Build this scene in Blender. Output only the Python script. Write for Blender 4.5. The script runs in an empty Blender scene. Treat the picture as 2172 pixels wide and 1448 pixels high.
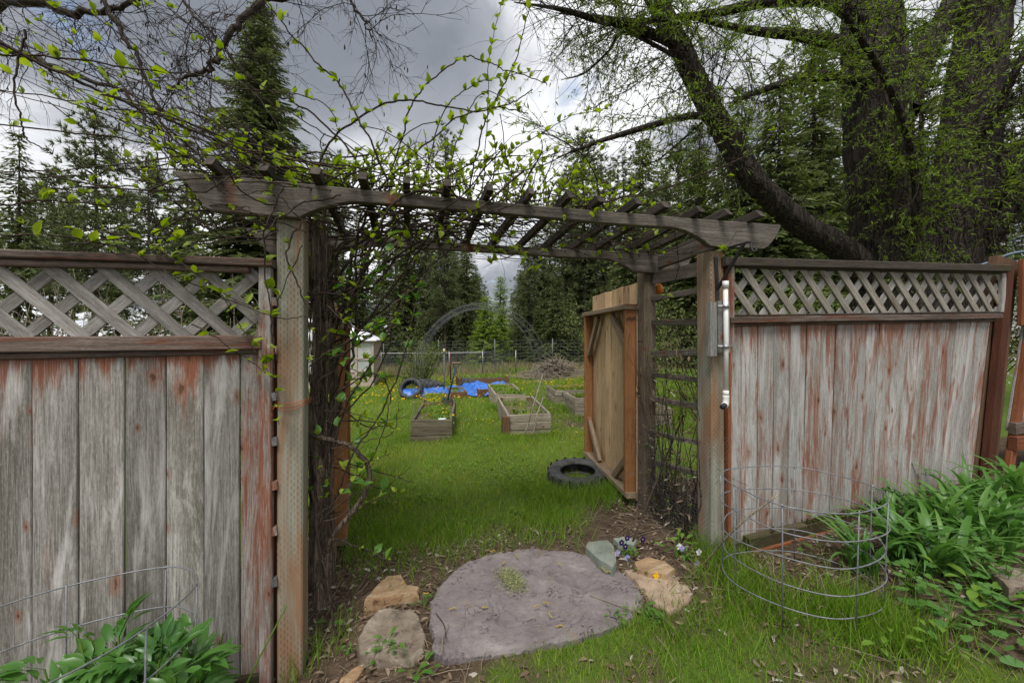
import bpy, math, random
import numpy as np
from mathutils import Vector, Matrix

rng = np.random.default_rng(11)
random.seed(11)
scene = bpy.context.scene
COL = scene.collection
R = math.radians

# ------------------------------------------------------------------ camera
TH = R(14.66)          # the camera looks a little to the right of the garden axis (+Y)
FPX, CX, HY, CZ = 845.0, 1086.0, 715.0, 1.36
cam_d = bpy.data.cameras.new('camera')
cam = bpy.data.objects.new('camera', cam_d)
COL.objects.link(cam)
cam.location = (0, 0, CZ)
cam.rotation_euler = (R(90), 0, -TH)
cam_d.sensor_width = 36.0
cam_d.lens = FPX / 2172.0 * 36.0
cam_d.shift_y = -(724.0 - HY) / 2172.0
cam_d.clip_start = 0.05
cam_d.clip_end = 2000
scene.camera = cam

# ------------------------------------------------------------------ sky and sun
SUN_EL, SUN_AZ = R(62), R(208)          # azimuth measured from +Y towards +X
world = bpy.data.worlds.new('World')
scene.world = world
world.use_nodes = True
wt = world.node_tree
wt.nodes.clear()
def wn(t, **k):
    n = wt.nodes.new(t)
    for a, b in k.items():
        setattr(n, a, b)
    return n
w_out = wn('ShaderNodeOutputWorld')
w_bg = wn('ShaderNodeBackground')
w_bg.inputs['Strength'].default_value = 0.1
wt.links.new(w_bg.outputs[0], w_out.inputs[0])
w_sky = wn('ShaderNodeTexSky', sky_type='NISHITA', sun_disc=False, sun_elevation=SUN_EL, sun_rotation=SUN_AZ)
w_tc = wn('ShaderNodeTexCoord')
w_sep = wn('ShaderNodeSeparateXYZ')
wt.links.new(w_tc.outputs['Generated'], w_sep.inputs[0])
def wmath(op, a, b=None, c=None):
    n = wn('ShaderNodeMath', operation=op)
    for i, v in enumerate((a, b, c)):
        if v is None:
            continue
        if isinstance(v, (int, float)):
            n.inputs[i].default_value = v
        else:
            wt.links.new(v, n.inputs[i])
    return n.outputs[0]
zc = wmath('ADD', wmath('MAXIMUM', w_sep.outputs[2], 0.0), 0.22)
w_cmb = wn('ShaderNodeCombineXYZ')
wt.links.new(wmath('DIVIDE', w_sep.outputs[0], zc), w_cmb.inputs[0])
wt.links.new(wmath('DIVIDE', w_sep.outputs[1], zc), w_cmb.inputs[1])
w_cmb.inputs[2].default_value = 13.6
w_rot = wn('ShaderNodeVectorRotate', rotation_type='Z_AXIS')
w_rot.inputs['Angle'].default_value = R(-17)
wt.links.new(w_cmb.outputs[0], w_rot.inputs['Vector'])
def wnoise(scale, detail, rough, dist):
    n = wn('ShaderNodeTexNoise')
    n.inputs['Scale'].default_value = scale
    n.inputs['Detail'].default_value = detail
    n.inputs['Roughness'].default_value = rough
    n.inputs['Distortion'].default_value = dist
    wt.links.new(w_rot.outputs[0], n.inputs['Vector'])
    return n.outputs['Fac']
n_big = wnoise(1.05, 7.0, 0.52, 0.35)
n_gap = wnoise(1.7, 5.0, 0.6, 0.2)
w_ramp = wn('ShaderNodeValToRGB')
cr = w_ramp.color_ramp
cr.elements[0].position = 0.36; cr.elements[0].color = (1.15, 1.25, 1.46, 1)
cr.elements[1].position = 0.62; cr.elements[1].color = (5.6, 5.65, 5.7, 1)
e = cr.elements.new(0.45); e.color = (1.85, 1.97, 2.2, 1)
e = cr.elements.new(0.525); e.color = (4.2, 4.3, 4.45, 1)
wt.links.new(n_big, w_ramp.inputs[0])
w_gap = wn('ShaderNodeMapRange')
w_gap.inputs['From Min'].default_value = 0.62
w_gap.inputs['From Max'].default_value = 0.70
wt.links.new(n_gap, w_gap.inputs['Value'])
w_mix = wn('ShaderNodeMix', data_type='RGBA')
wt.links.new(wmath('MULTIPLY', w_gap.outputs[0], 0.75), w_mix.inputs[0])
wt.links.new(w_ramp.outputs[0], w_mix.inputs[6])
wt.links.new(w_sky.outputs[0], w_mix.inputs[7])
wt.links.new(w_mix.outputs[2], w_bg.inputs[0])

sun_d = bpy.data.lights.new('sun', 'SUN')
sun_d.energy = 1.5
sun_d.angle = R(22)
sun_d.color = (1.0, 0.97, 0.92)
sun = bpy.data.objects.new('sun', sun_d)
COL.objects.link(sun)
sd = Vector((math.sin(SUN_AZ) * math.cos(SUN_EL), math.cos(SUN_AZ) * math.cos(SUN_EL), math.sin(SUN_EL)))
sun.rotation_euler = sd.to_track_quat('Z', 'Y').to_euler()
sun.location = (0, 0, 30)

vs = scene.view_settings
vs.view_transform = 'Standard'
vs.look = 'None'
vs.exposure = 1.2
vs.gamma = 1.0
vs.use_curve_mapping = False
scene.cycles.max_bounces = 6
scene.cycles.diffuse_bounces = 3
scene.cycles.transparent_max_bounces = 8

# ------------------------------------------------------------------ photo measurements -> places
def ray(px, py):
    u = (px - CX) / FPX
    return np.array([math.sin(TH) + math.cos(TH) * u, math.cos(TH) - math.sin(TH) * u, (HY - py) / FPX])
CAM = np.array([0, 0, CZ])
def atY(px, py, Y):
    d = ray(px, py)
    return CAM + d * (Y / d[1])
def atT(px, py, t):
    return CAM + ray(px, py) * t
def atZ(px, py, z):
    d = ray(px, py)
    return CAM + d * ((z - CZ) / d[2])

# ------------------------------------------------------------------ value noise and terrain
def _hash(ix, iy, seed):
    h = (ix.astype(np.int64) * 374761393 + iy.astype(np.int64) * 668265263 + seed * 1442695041) & 0x7fffffff
    h = ((h ^ (h >> 13)) * 1274126177) & 0x7fffffff
    h = (h ^ (h >> 16)) & 0xffff
    return h / 65535.0
def vnoise(x, y, seed=0):
    x = np.asarray(x, float); y = np.asarray(y, float)
    ix = np.floor(x); iy = np.floor(y)
    fx = x - ix; fy = y - iy
    fx = fx * fx * (3 - 2 * fx); fy = fy * fy * (3 - 2 * fy)
    a = _hash(ix, iy, seed); b = _hash(ix + 1, iy, seed)
    c = _hash(ix, iy + 1, seed); d = _hash(ix + 1, iy + 1, seed)
    return (a * (1 - fx) + b * fx) * (1 - fy) + (c * (1 - fx) + d * fx) * fy
def fbm(x, y, seed=0, o=4):
    s = 0; a = 0.5
    for i in range(o):
        s = s + a * vnoise(np.asarray(x) * 2 ** i, np.asarray(y) * 2 ** i, seed + i * 17)
        a *= 0.5
    return s
def sstep(a, b, x):
    t = np.clip((np.asarray(x, float) - a) / (b - a), 0, 1)
    return t * t * (3 - 2 * t)
def gz(x, y):
    x = np.asarray(x, float); y = np.asarray(y, float)
    front = np.interp(x, [-9, -2, -.55, -.1, .5, 1.3, 1.9, 3, 5, 9], [-.36, -.3, -.21, -.06, -.02, .0, .06, .17, .33, .6])
    back = -.02 * np.clip(y - 3, 0, 27) + .006 * np.clip(x, -20, 20) - .0 * y
    back = back + .25 * sstep(4, 12, x) * (1 - sstep(10, 20, y))
    m = sstep(2.0, 3.4, y)
    z = front * (1 - m) + back * m
    z = z + .03 * (fbm(x * 1.3, y * 1.3, 5) - .47) * (1 - sstep(6, 14, y)) + .10 * (fbm(x * .3, y * .3, 9) - .47) * sstep(5, 14, y)
    return z
def on_ground(px, py):
    d = ray(px, py)
    T = np.geomspace(.8, 300, 2400)
    P = CAM + d * T[:, None]
    below = P[:, 2] <= gz(P[:, 0], P[:, 1])
    return P[int(np.argmax(below))] if below.any() else P[-1]

# ------------------------------------------------------------------ mesh helpers
class MB:
    def __init__(s):
        s.v = []; s.f3 = []; s.f4 = []; s.n = 0
    def add(s, v, f):
        v = np.asarray(v, float).reshape(-1, 3)
        f = np.asarray(f, np.int64)
        if f.size:
            (s.f3 if f.shape[1] == 3 else s.f4).append(f + s.n)
        s.v.append(v); s.n += len(v)
    def add2(s, v, fs):
        """several face arrays on the same vertices"""
        v = np.asarray(v, float).reshape(-1, 3)
        for f in fs:
            f = np.asarray(f, np.int64)
            if f.size:
                (s.f3 if f.shape[1] == 3 else s.f4).append(f + s.n)
        s.v.append(v); s.n += len(v)
    def mesh(s, name, m, smooth=True):
        me = bpy.data.meshes.new(name)
        if not s.v:
            s.v.append(np.zeros((0, 3)))
        V = np.concatenate(s.v)
        f3 = np.concatenate(s.f3) if s.f3 else np.zeros((0, 3), np.int64)
        f4 = np.concatenate(s.f4) if s.f4 else np.zeros((0, 4), np.int64)
        me.vertices.add(len(V))
        me.vertices.foreach_set('co', V.astype(np.float32).ravel())
        idx = np.concatenate([f3.ravel(), f4.ravel()]).astype(np.int32)
        me.loops.add(len(idx))
        me.loops.foreach_set('vertex_index', idx)
        nf = len(f3) + len(f4)
        st = np.concatenate([np.arange(len(f3)) * 3, len(f3) * 3 + np.arange(len(f4)) * 4]).astype(np.int32)
        me.polygons.add(nf)
        me.polygons.foreach_set('loop_start', st)
        me.polygons.foreach_set('use_smooth', np.full(nf, smooth, dtype=bool))
        me.update(calc_edges=True)
        if m is not None:
            me.materials.append(m)
        return me

WM = {}
def place(o, M, parent=None):
    M = Matrix(M)
    if parent is not None:
        o.parent = parent
        o.matrix_basis = WM[parent.name].inverted() @ M
    else:
        o.matrix_basis = M
    WM[o.name] = M
def obj(name, me, parent=None, M=None):
    o = bpy.data.objects.new(name, me)
    COL.objects.link(o)
    place(o, M if M is not None else Matrix.Identity(4), parent)
    return o
def tag(o, label=None, cat=None, group=None, kind=None):
    if label: o['label'] = label
    if cat: o['category'] = cat
    if group: o['group'] = group
    if kind: o['kind'] = kind
    return o
def thing(name, loc, label, cat, group=None, rot=None):
    o = bpy.data.objects.new(name, None)
    o.empty_display_size = .1
    COL.objects.link(o)
    M = Matrix.Translation(Vector(loc))
    if rot is not None:
        M = M @ Matrix.Rotation(rot, 4, 'Z')
    place(o, M)
    return tag(o, label, cat, group)

def V(*a):
    return np.array(a, float)
def nrm(a):
    a = np.asarray(a, float)
    return a / max(np.linalg.norm(a), 1e-9)
def frame(A, Z, face):
    """matrix with local Z along Z and local -Y towards face"""
    Z = nrm(Z)
    Y = -np.asarray(face, float)
    Y = nrm(Y - Z * np.dot(Y, Z))
    X = np.cross(Y, Z)
    M = Matrix(((X[0], Y[0], Z[0], A[0]), (X[1], Y[1], Z[1], A[1]), (X[2], Y[2], Z[2], A[2]), (0, 0, 0, 1)))
    return M

def prism_mesh(name, outline_fn, zs, m, smooth=False):
    """octagonal-ish section swept along local Z; outline_fn(k) -> (8,2)"""
    b = MB(); ns = len(zs)
    P = []
    for k, z in enumerate(zs):
        o = outline_fn(k)
        P.append(np.c_[o, np.full(len(o), z)] if np.isscalar(z) else np.c_[o, z])
    n = len(P[0]); Vv = np.concatenate(P)
    f = []
    for k in range(ns - 1):
        for i in range(n):
            j = (i + 1) % n
            f.append((k * n + i, k * n + j, (k + 1) * n + j, (k + 1) * n + i))
    if n == 8:
        for base, fl in ((0, True), ((ns - 1) * n, False)):
            for q in ((0, 1, 2, 3), (0, 3, 4, 7), (4, 5, 6, 7)):
                q = [base + a for a in q]
                f.append(tuple(reversed(q)) if fl else tuple(q))
    b.add(Vv, f)
    return b.mesh(name, m, smooth)
def board_mesh(name, L, w, t, m, ch=.004, wob=.0015, seg=1, taper=0.0, skew=0.0, top_skew=0.0):
    """a sawn board: long axis local Z from 0 to L, width X, thickness Y"""
    c = min(ch, w * .3, t * .3)
    zs = np.linspace(0, L, seg + 2)
    def outline(k):
        u = zs[k] / L
        hw = w / 2 * (1 - taper * u) + random.uniform(-wob, wob)
        ht = t / 2
        dx = skew * u + random.uniform(-wob, wob); dy = random.uniform(-wob, wob) * .7
        return np.array([(-hw + c, -ht), (hw - c, -ht), (hw, -ht + c), (hw, ht - c), (hw - c, ht), (-hw + c, ht), (-hw, ht - c), (-hw, -ht + c)]) + (dx, dy)
    return prism_mesh(name, outline, list(zs), m)
def plank(name, A, B, w, t, m, parent, face=(0, -1, 0), **k):
    A = np.asarray(A, float); B = np.asarray(B, float)
    L = np.linalg.norm(B - A)
    return obj(name, board_mesh(name, L, w, t, m, **k), parent, frame(A, B - A, face))

def tube(b, P, r, sides=5, cap=False):
    P = np.asarray(P, float); n = len(P)
    r = np.broadcast_to(np.asarray(r, float), (n,))
    T = np.gradient(P, axis=0)
    T /= np.maximum(np.linalg.norm(T, axis=1, keepdims=True), 1e-9)
    ref = V(0, 0, 1) if abs(T[0][2]) < .9 else V(1, 0, 0)
    Nn = np.zeros_like(P)
    u = nrm(np.cross(T[0], ref))
    for i in range(n):
        u = u - T[i] * np.dot(u, T[i])
        l = np.linalg.norm(u)
        u = u / l if l > 1e-6 else nrm(np.cross(T[i], V(.3, .5, .8)))
        Nn[i] = u
    Bn = np.cross(T, Nn)
    a = np.linspace(0, 2 * math.pi, sides, endpoint=False)
    ring = P[:, None, :] + r[:, None, None] * (np.cos(a)[None, :, None] * Nn[:, None, :] + np.sin(a)[None, :, None] * Bn[:, None, :])
    i, j = np.meshgrid(np.arange(n - 1), np.arange(sides), indexing='ij')
    j2 = (j + 1) % sides
    f = np.stack([i * sides + j, i * sides + j2, (i + 1) * sides + j2, (i + 1) * sides + j], -1).reshape(-1, 4)
    if cap:
        vv = np.concatenate([ring.reshape(-1, 3), P[:1], P[-1:]])
        c0, c1 = n * sides, n * sides + 1
        jj = np.arange(sides); jn = (jj + 1) % sides
        f3 = np.concatenate([np.stack([np.full(sides, c0), jn, jj], -1), np.stack([np.full(sides, c1), (n - 1) * sides + jj, (n - 1) * sides + jn], -1)])
        b.add2(vv, [f, f3])
    else:
        b.add(ring.reshape(-1, 3), f)
def spline(pts, n=24, closed=False):
    P = np.asarray(pts, float)
    if closed:
        P = np.concatenate([P[-1:], P, P[:2]])
    else:
        P = np.concatenate([2 * P[:1] - P[1:2], P, 2 * P[-1:] - P[-2:-1]])
    m = len(P) - 3
    out = []
    ts = np.linspace(0, m, n, endpoint=not closed)
    for t in ts:
        i = min(int(t), m - 1); u = t - i
        p0, p1, p2, p3 = P[i:i + 4]
        out.append(.5 * ((2 * p1) + (-p0 + p2) * u + (2 * p0 - 5 * p1 + 4 * p2 - p3) * u * u + (-p0 + 3 * p1 - 3 * p2 + p3) * u ** 3))
    out = np.array(out)
    if closed:
        out = np.concatenate([out, out[:1]])
    return out
def tube_obj(name, pts, r, m, parent=None, sides=6, cap=True):
    b = MB(); tube(b, pts, r, sides, cap)
    return obj(name, b.mesh(name, m), parent)
def box_mesh(name, x0, x1, y0, y1, z0, z1, m):
    b = MB()
    v = [(x, y, z) for z in (z0, z1) for y in (y0, y1) for x in (x0, x1)]
    b.add(v, [(0, 2, 3, 1), (4, 5, 7, 6), (0, 1, 5, 4), (1, 3, 7, 5), (3, 2, 6, 7), (2, 0, 4, 6)])
    return b.mesh(name, m, False)
def rand_rot(n):
    q = rng.normal(size=(n, 4)); q /= np.linalg.norm(q, axis=1, keepdims=True)
    w, x, y, z = q.T
    return np.stack([np.stack([1 - 2 * (y * y + z * z), 2 * (x * y - z * w), 2 * (x * z + y * w)], -1),
                     np.stack([2 * (x * y + z * w), 1 - 2 * (x * x + z * z), 2 * (y * z - x * w)], -1),
                     np.stack([2 * (x * z - y * w), 2 * (y * z + x * w), 1 - 2 * (x * x + y * y)], -1)], 1)
def basis(D, roll=None, up=V(0, 0, 1)):
    """(N,3) directions -> (N,3,3) with local Y along D, local Z roughly up, then rolled"""
    D = np.asarray(D, float); D = D / np.maximum(np.linalg.norm(D, axis=1, keepdims=True), 1e-9)
    X = np.cross(D, up); l = np.linalg.norm(X, axis=1, keepdims=True)
    X = np.where(l > 1e-4, X / np.maximum(l, 1e-9), V(1, 0, 0))
    Z = np.cross(X, D)
    if roll is not None:
        c = np.cos(roll)[:, None]; s = np.sin(roll)[:, None]
        X, Z = X * c + Z * s, -X * s + Z * c
    return np.stack([X, D, Z], -1)
def scatter(b, tv, tf, pos, M, sc):
    """copies of a template into one mesh; sc is (N,) or (N,3)"""
    tv = np.asarray(tv, float); n = len(pos)
    if n == 0:
        return
    sc = np.asarray(sc, float)
    if sc.ndim == 1:
        sc = sc[:, None].repeat(3, 1)
    loc = tv[None] * sc[:, None, :]
    W = np.einsum('nij,nkj->nki', M, loc) + np.asarray(pos)[:, None, :]
    off = np.arange(n)[:, None, None] * len(tv)
    fs = []
    for f in tf:
        f = np.asarray(f)
        fs.append((f[None] + off).reshape(-1, f.shape[1]))
    b.add2(W.reshape(-1, 3), fs)
def leaf_tpl(prof, fold=.25, curl=.3, tipdrop=.0):
    """a leaf along +Y, length 1; prof = [(y, half width)...] from base to tip (base and tip pointed)"""
    v = [(0, 0, 0)]; q = []; t = []
    def zz(y): return -curl * y * y + curl * .35 * y
    for y, w in prof:
        v += [(-w, y, zz(y) + fold * w), (0, y, zz(y)), (w, y, zz(y) + fold * w)]
    v.append((0, 1, zz(1.0) - tipdrop))
    n = len(prof)
    t += [(0, 2, 1), (0, 3, 2)]
    for k in range(n - 1):
        a = 1 + 3 * k; c = a + 3
        q += [(a, a + 1, c + 1, c), (a + 1, a + 2, c + 2, c + 1)]
    a = 1 + 3 * (n - 1); e = len(v) - 1
    t += [(a, a + 1, e), (a + 1, a + 2, e)]
    return np.array(v, float), [np.array(t)] + ([np.array(q)] if q else [])
def tpl_mesh(name, tpl, m):
    b = MB(); b.add2(tpl[0], tpl[1])
    return b.mesh(name, m)

# ------------------------------------------------------------------ materials
class NT:
    def __init__(s, name):
        s.m = bpy.data.materials.new(name)
        s.m.use_nodes = True
        s.t = s.m.node_tree
        s.b = s.t.nodes['Principled BSDF']
        s.out = s.t.nodes['Material Output']
    def n(s, ty, **k):
        x = s.t.nodes.new(ty)
        for a, b in k.items():
            setattr(x, a, b)
        return x
    def put(s, sock, v):
        if isinstance(v, (int, float)):
            sock.default_value = v
        elif isinstance(v, (tuple, list)):
            sock.default_value = tuple(v) + ((1,) if len(v) == 3 and sock.type == 'RGBA' else ())
        else:
            s.t.links.new(v, sock)
    def math(s, op, a, b=None, c=None, clamp=False):
        x = s.n('ShaderNodeMath', operation=op, use_clamp=clamp)
        for i, v in enumerate((a, b, c)):
            if v is not None:
                s.put(x.inputs[i], v)
        return x.outputs[0]
    def mix(s, f, a, b, mode='MIX'):
        x = s.n('ShaderNodeMix', data_type='RGBA', blend_type=mode)
        s.put(x.inputs[0], f); s.put(x.inputs[6], a); s.put(x.inputs[7], b)
        return x.outputs[2]
    def coords(s, kind='Object', scale=(1, 1, 1), rnd=True, rot=(0, 0, 0)):
        tc = s.n('ShaderNodeTexCoord')
        v = tc.outputs[kind]
        if rnd:
            oi = s.n('ShaderNodeObjectInfo')
            vm = s.n('ShaderNodeVectorMath', operation='MULTIPLY_ADD')
            s.t.links.new(oi.outputs['Random'], vm.inputs[0])
            vm.inputs[1].default_value = (37.0, 19.0, 53.0)
            s.t.links.new(v, vm.inputs[2])
            v = vm.outputs[0]
        mp = s.n('ShaderNodeMapping')
        mp.inputs['Scale'].default_value = scale
        mp.inputs['Rotation'].default_value = rot
        s.t.links.new(v, mp.inputs[0])
        return mp.outputs[0]
    def noise(s, vec, scale=1, detail=4, rough=.55, dist=0):
        x = s.n('ShaderNodeTexNoise')
        s.t.links.new(vec, x.inputs['Vector'])
        for a, b in (('Scale', scale), ('Detail', detail), ('Roughness', rough), ('Distortion', dist)):
            x.inputs[a].default_value = b
        return x.outputs['Fac']
    def voro(s, vec, scale=1, feature='F1', rnd=1):
        x = s.n('ShaderNodeTexVoronoi', feature=feature)
        s.t.links.new(vec, x.inputs['Vector'])
        x.inputs['Scale'].default_value = scale
        x.inputs['Randomness'].default_value = rnd
        return x.outputs['Distance']
    def rng(s, v, a, b, c=0, d=1):
        x = s.n('ShaderNodeMapRange')
        s.put(x.inputs[0], v)
        for i, q in enumerate((a, b, c, d)):
            s.put(x.inputs[i + 1], q)
        return x.outputs[0]
    def ramp(s, v, stops):
        x = s.n('ShaderNodeValToRGB')
        el = x.color_ramp.elements
        while len(el) < len(stops):
            el.new(.5)
        for e_, (p, c) in zip(el, stops):
            e_.position = p; e_.color = tuple(c) + (1,)
        s.put(x.inputs[0], v)
        return x.outputs[0]
    def bump(s, h, strength=.3, dist=.01):
        x = s.n('ShaderNodeBump')
        x.inputs['Strength'].default_value = strength
        x.inputs['Distance'].default_value = dist
        s.put(x.inputs['Height'], h)
        s.t.links.new(x.outputs[0], s.b.inputs['Normal'])
    def done(s, color, rough=.8, spec=.3):
        s.put(s.b.inputs['Base Color'], color)
        s.put(s.b.inputs['Roughness'], rough)
        s.b.inputs['Specular IOR Level'].default_value = spec
        return s.m

def mat_wood(name, light, dark, stain=None, amt=.3, top=0.0, knots=.0, streak=.5, grain=110., bump=.35, pale=None, pale_amt=.0, moss=0.0, stain2=None, tone=.25, knotc=(.23, .085, .045), speck=.35):
    s = NT(name)
    g = s.noise(s.coords(scale=(grain, grain * .8, grain * .035)), 1, 6, .65, .3)
    grain = max(grain, 85.) * 1.25
    fine = s.noise(s.coords(scale=(grain * 2.4, grain * 2.4, grain * .07)), 1, 3, .7, .2)
    wide = s.noise(s.coords(scale=(7, 7, .7)), 1, 4, .6, .6)
    k = s.math('ADD', s.math('MULTIPLY', g, 1 - streak), s.math('MULTIPLY', wide, streak))
    col = s.mix(s.rng(k, .34, .66), dark, light)
    col = s.mix(s.math('MULTIPLY', s.rng(fine, .46, .66), .62), col, tuple(c * .42 for c in dark))
    col = s.mix(s.math('MULTIPLY', s.rng(fine, .44, .30), .35), col, tuple(min(1, c * 1.35) for c in light))
    blot = s.noise(s.coords(scale=(6.5, 6.5, .9)), 1, 5, .6, .9)
    col = s.mix(s.math('MULTIPLY', s.rng(blot, .50, .68), .62), col, tuple(c * .62 * q for c, q in zip(dark, (1.02, 1.0, .9))))
    sk = s.noise(s.coords(scale=(170, 170, 42)), 1, 3, .75)
    col = s.mix(s.math('MULTIPLY', s.rng(sk, .52, .66), speck), col, tuple(c * .45 for c in dark))
    col = s.mix(s.math('MULTIPLY', s.rng(sk, .46, .34), speck * .7), col, tuple(min(1, c * 1.3) for c in light))
    if pale is not None:
        pm = s.noise(s.coords(scale=(10, 10, 1.3)), 1, 8, .72, .5)
        col = s.mix(s.rng(pm, 1 - pale_amt - .06, 1 - pale_amt + .08), col, pale)
    if stain is not None:
        sm = s.noise(s.coords(scale=(11, 11, 1.5)), 1, 9, .74, .8)
        sm = s.math('ADD', sm, s.math('MULTIPLY', s.math('SUBTRACT', g, .5), .38))
        if top:
            tc = s.n('ShaderNodeTexCoord'); sp = s.n('ShaderNodeSeparateXYZ')
            s.t.links.new(tc.outputs['Object'], sp.inputs[0])
            z = s.math('ABSOLUTE', sp.outputs[2])
            sm = s.math('ADD', sm, s.math('MULTIPLY', s.math('POWER', 2.718, s.math('MULTIPLY', z, -9.0)), top))
        th = 1 - amt
        mask = s.rng(sm, th - .03, th + .08)
        mask = s.math('MULTIPLY', mask, s.rng(fine, .28, .46, .25, 1.0))
        c2 = s.mix(s.rng(fine, .35, .7), stain, stain2 or tuple(c * .55 for c in stain))
        col = s.mix(s.math('MULTIPLY', mask, .92), col, c2)
    if knots:
        vn = s.n('ShaderNodeTexVoronoi', feature='F1', voronoi_dimensions='2D')
        sx_ = s.n('ShaderNodeSeparateXYZ'); cx_ = s.n('ShaderNodeCombineXYZ')
        s.t.links.new(s.coords(scale=(5.2, 1, 2.4)), sx_.inputs[0])
        s.t.links.new(sx_.outputs[0], cx_.inputs[0]); s.t.links.new(sx_.outputs[2], cx_.inputs[1])
        s.t.links.new(cx_.outputs[0], vn.inputs['Vector']); vn.inputs['Scale'].default_value = 1.0
        sc_ = s.n('ShaderNodeSeparateColor'); s.t.links.new(vn.outputs['Color'], sc_.inputs[0])
        kv = s.math('DIVIDE', vn.outputs['Distance'], s.math('ADD', .35, s.math('MULTIPLY', sc_.outputs[0], 1.1)))
        kn = s.noise(s.coords(scale=(60, 60, 30)), 1, 3, .6)
        kd = s.math('ADD', kv, s.math('MULTIPLY', s.math('SUBTRACT', kn, .5), .14))
        col = s.mix(s.math('MULTIPLY', s.rng(kd, knots * 2.3, knots * .8), .62), col, knotc)
        col = s.mix(s.math('MULTIPLY', s.rng(kd, knots * .7, knots * .3), .85), col, (.075, .04, .026))
    if moss:
        mm = s.noise(s.coords(scale=(5, 5, 2)), 1, 8, .7, .4)
        col = s.mix(s.math('MULTIPLY', s.rng(mm, 1 - moss - .05, 1 - moss + .12), .8), col, (.055, .06, .02))
    oi = s.n('ShaderNodeObjectInfo')
    hv = s.n('ShaderNodeHueSaturation')
    s.put(hv.inputs['Value'], s.rng(oi.outputs['Random'], 0, 1, 1 - tone, 1 + tone))
    s.put(hv.inputs['Color'], col)
    s.bump(s.math('ADD', g, s.math('MULTIPLY', fine, .6)), bump, .004)
    return s.done(hv.outputs[0], .88, .2)

def mat_post(name):
    """pressure-treated post with rows of incised slots"""
    s = NT(name)
    g = s.noise(s.coords(scale=(40, 40, 1.6)), 1, 6, .6, .3)
    wide = s.noise(s.coords(scale=(8, 8, 1.0)), 1, 7, .7, .6)
    col = s.mix(s.rng(g, .3, .7), (.20, .185, .14), (.36, .36, .29))
    col = s.mix(s.math('MULTIPLY', s.rng(wide, .42, .58), .85), col, (.27, .145, .078))
    col = s.mix(s.math('MULTIPLY', s.rng(s.noise(s.coords(scale=(22, 22, 4)), 1, 6, .7), .6, .7), .6), col, (.13, .075, .045))
    tc = s.n('ShaderNodeTexCoord'); sp = s.n('ShaderNodeSeparateXYZ')
    s.t.links.new(tc.outputs['Object'], sp.inputs[0])
    xy = s.math('ADD', sp.outputs[0], sp.outputs[1])
    u = s.math('MULTIPLY', xy, 72.0)
    fl = s.math('FLOOR', u)
    v = s.math('ADD', s.math('MULTIPLY', sp.outputs[2], 34.0), s.math('MULTIPLY', s.math('MODULO', fl, 2.0), .5))
    v = s.math('ADD', v, s.math('MULTIPLY', s.math('SINE', s.math('MULTIPLY', fl, 12.9)), .12))
    fu = s.math('ABSOLUTE', s.math('SUBTRACT', s.math('FRACT', u), .5))
    fv = s.math('ABSOLUTE', s.math('SUBTRACT', s.math('FRACT', v), .5))
    slot = s.math('MULTIPLY', s.math('LESS_THAN', fu, .17), s.math('LESS_THAN', fv, .27))
    wear = s.rng(s.noise(s.coords(scale=(6, 6, 2)), 1, 3, .6), .36, .56)
    slot = s.math('MULTIPLY', slot, wear)
    col = s.mix(s.math('MULTIPLY', slot, .55), col, (.085, .06, .038))
    s.bump(s.math('SUBTRACT', s.math('MULTIPLY', g, .6), slot), .5, .004)
    return s.done(col, .85, .2)

def mat_plain(name, color, rough=.6, spec=.4, metal=0., var=.0, nscale=20, dark=None):
    s = NT(name)
    c = color
    if dark is not None:
        c = s.mix(s.rng(s.noise(s.coords(), nscale, 5, .6), .35, .65), dark, color)
    s.b.inputs['Metallic'].default_value = metal
    return s.done(c, rough, spec)

def mat_leaf(name, c1, c2, trans=.35, rough=.5, per='island', vein=False, c3=None, spec=.35, patch=None):
    s = NT(name)
    if per == 'island':
        r = s.n('ShaderNodeNewGeometry').outputs['Random Per Island']
    else:
        r = s.n('ShaderNodeObjectInfo').outputs['Random']
    col = s.mix(r, c1, c2)
    if c3 is not None:
        rr = s.math('FRACT', s.math('MULTIPLY', r, 17.31))
        col = s.mix(s.rng(rr, .78, .86), col, c3)
    if patch is not None:
        pn = s.noise(s.coords('Object', (1, 1, 1), False), 1.5, 6, .65, .4)
        col = s.mix(s.math('MULTIPLY', s.rng(pn, .50, .64), .6), col, patch)
    n = s.noise(s.coords('Object'), 40, 3, .6)
    col = s.mix(s.math('MULTIPLY', s.rng(n, .3, .7), .25), col, tuple(c * .6 for c in c1))
    s.done(col, rough, spec)
    tr = s.n('ShaderNodeBsdfTranslucent')
    hs = s.n('ShaderNodeHueSaturation')
    s.put(hs.inputs['Color'], col); hs.inputs['Value'].default_value = 1.5; hs.inputs['Saturation'].default_value = 1.1
    s.t.links.new(hs.outputs[0], tr.inputs[0])
    ms = s.n('ShaderNodeMixShader'); ms.inputs[0].default_value = trans
    s.t.links.new(s.b.outputs[0], ms.inputs[1]); s.t.links.new(tr.outputs[0], ms.inputs[2])
    s.t.links.new(ms.outputs[0], s.out.inputs[0])
    return s.m

def mat_bark(name, c1, c2, scale=(18, 18, 4), bump=.8, dist=.03):
    s = NT(name)
    v = s.coords(scale=scale)
    n = s.noise(v, 1, 7, .65, .6)
    ri = s.math('ABSOLUTE', s.math('SUBTRACT', s.noise(s.coords(scale=tuple(a * .7 for a in scale)), 1, 3, .5, 1.2), .5))
    col = s.mix(s.rng(n, .35, .65), c1, c2)
    col = s.mix(s.rng(ri, .05, .0), col, tuple(c * .4 for c in c1))
    s.bump(s.math('ADD', s.math('MULTIPLY', n, .6), s.math('MINIMUM', s.math('MULTIPLY', ri, 6), .9)), bump, dist)
    return s.done(col, .92, .15)

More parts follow.
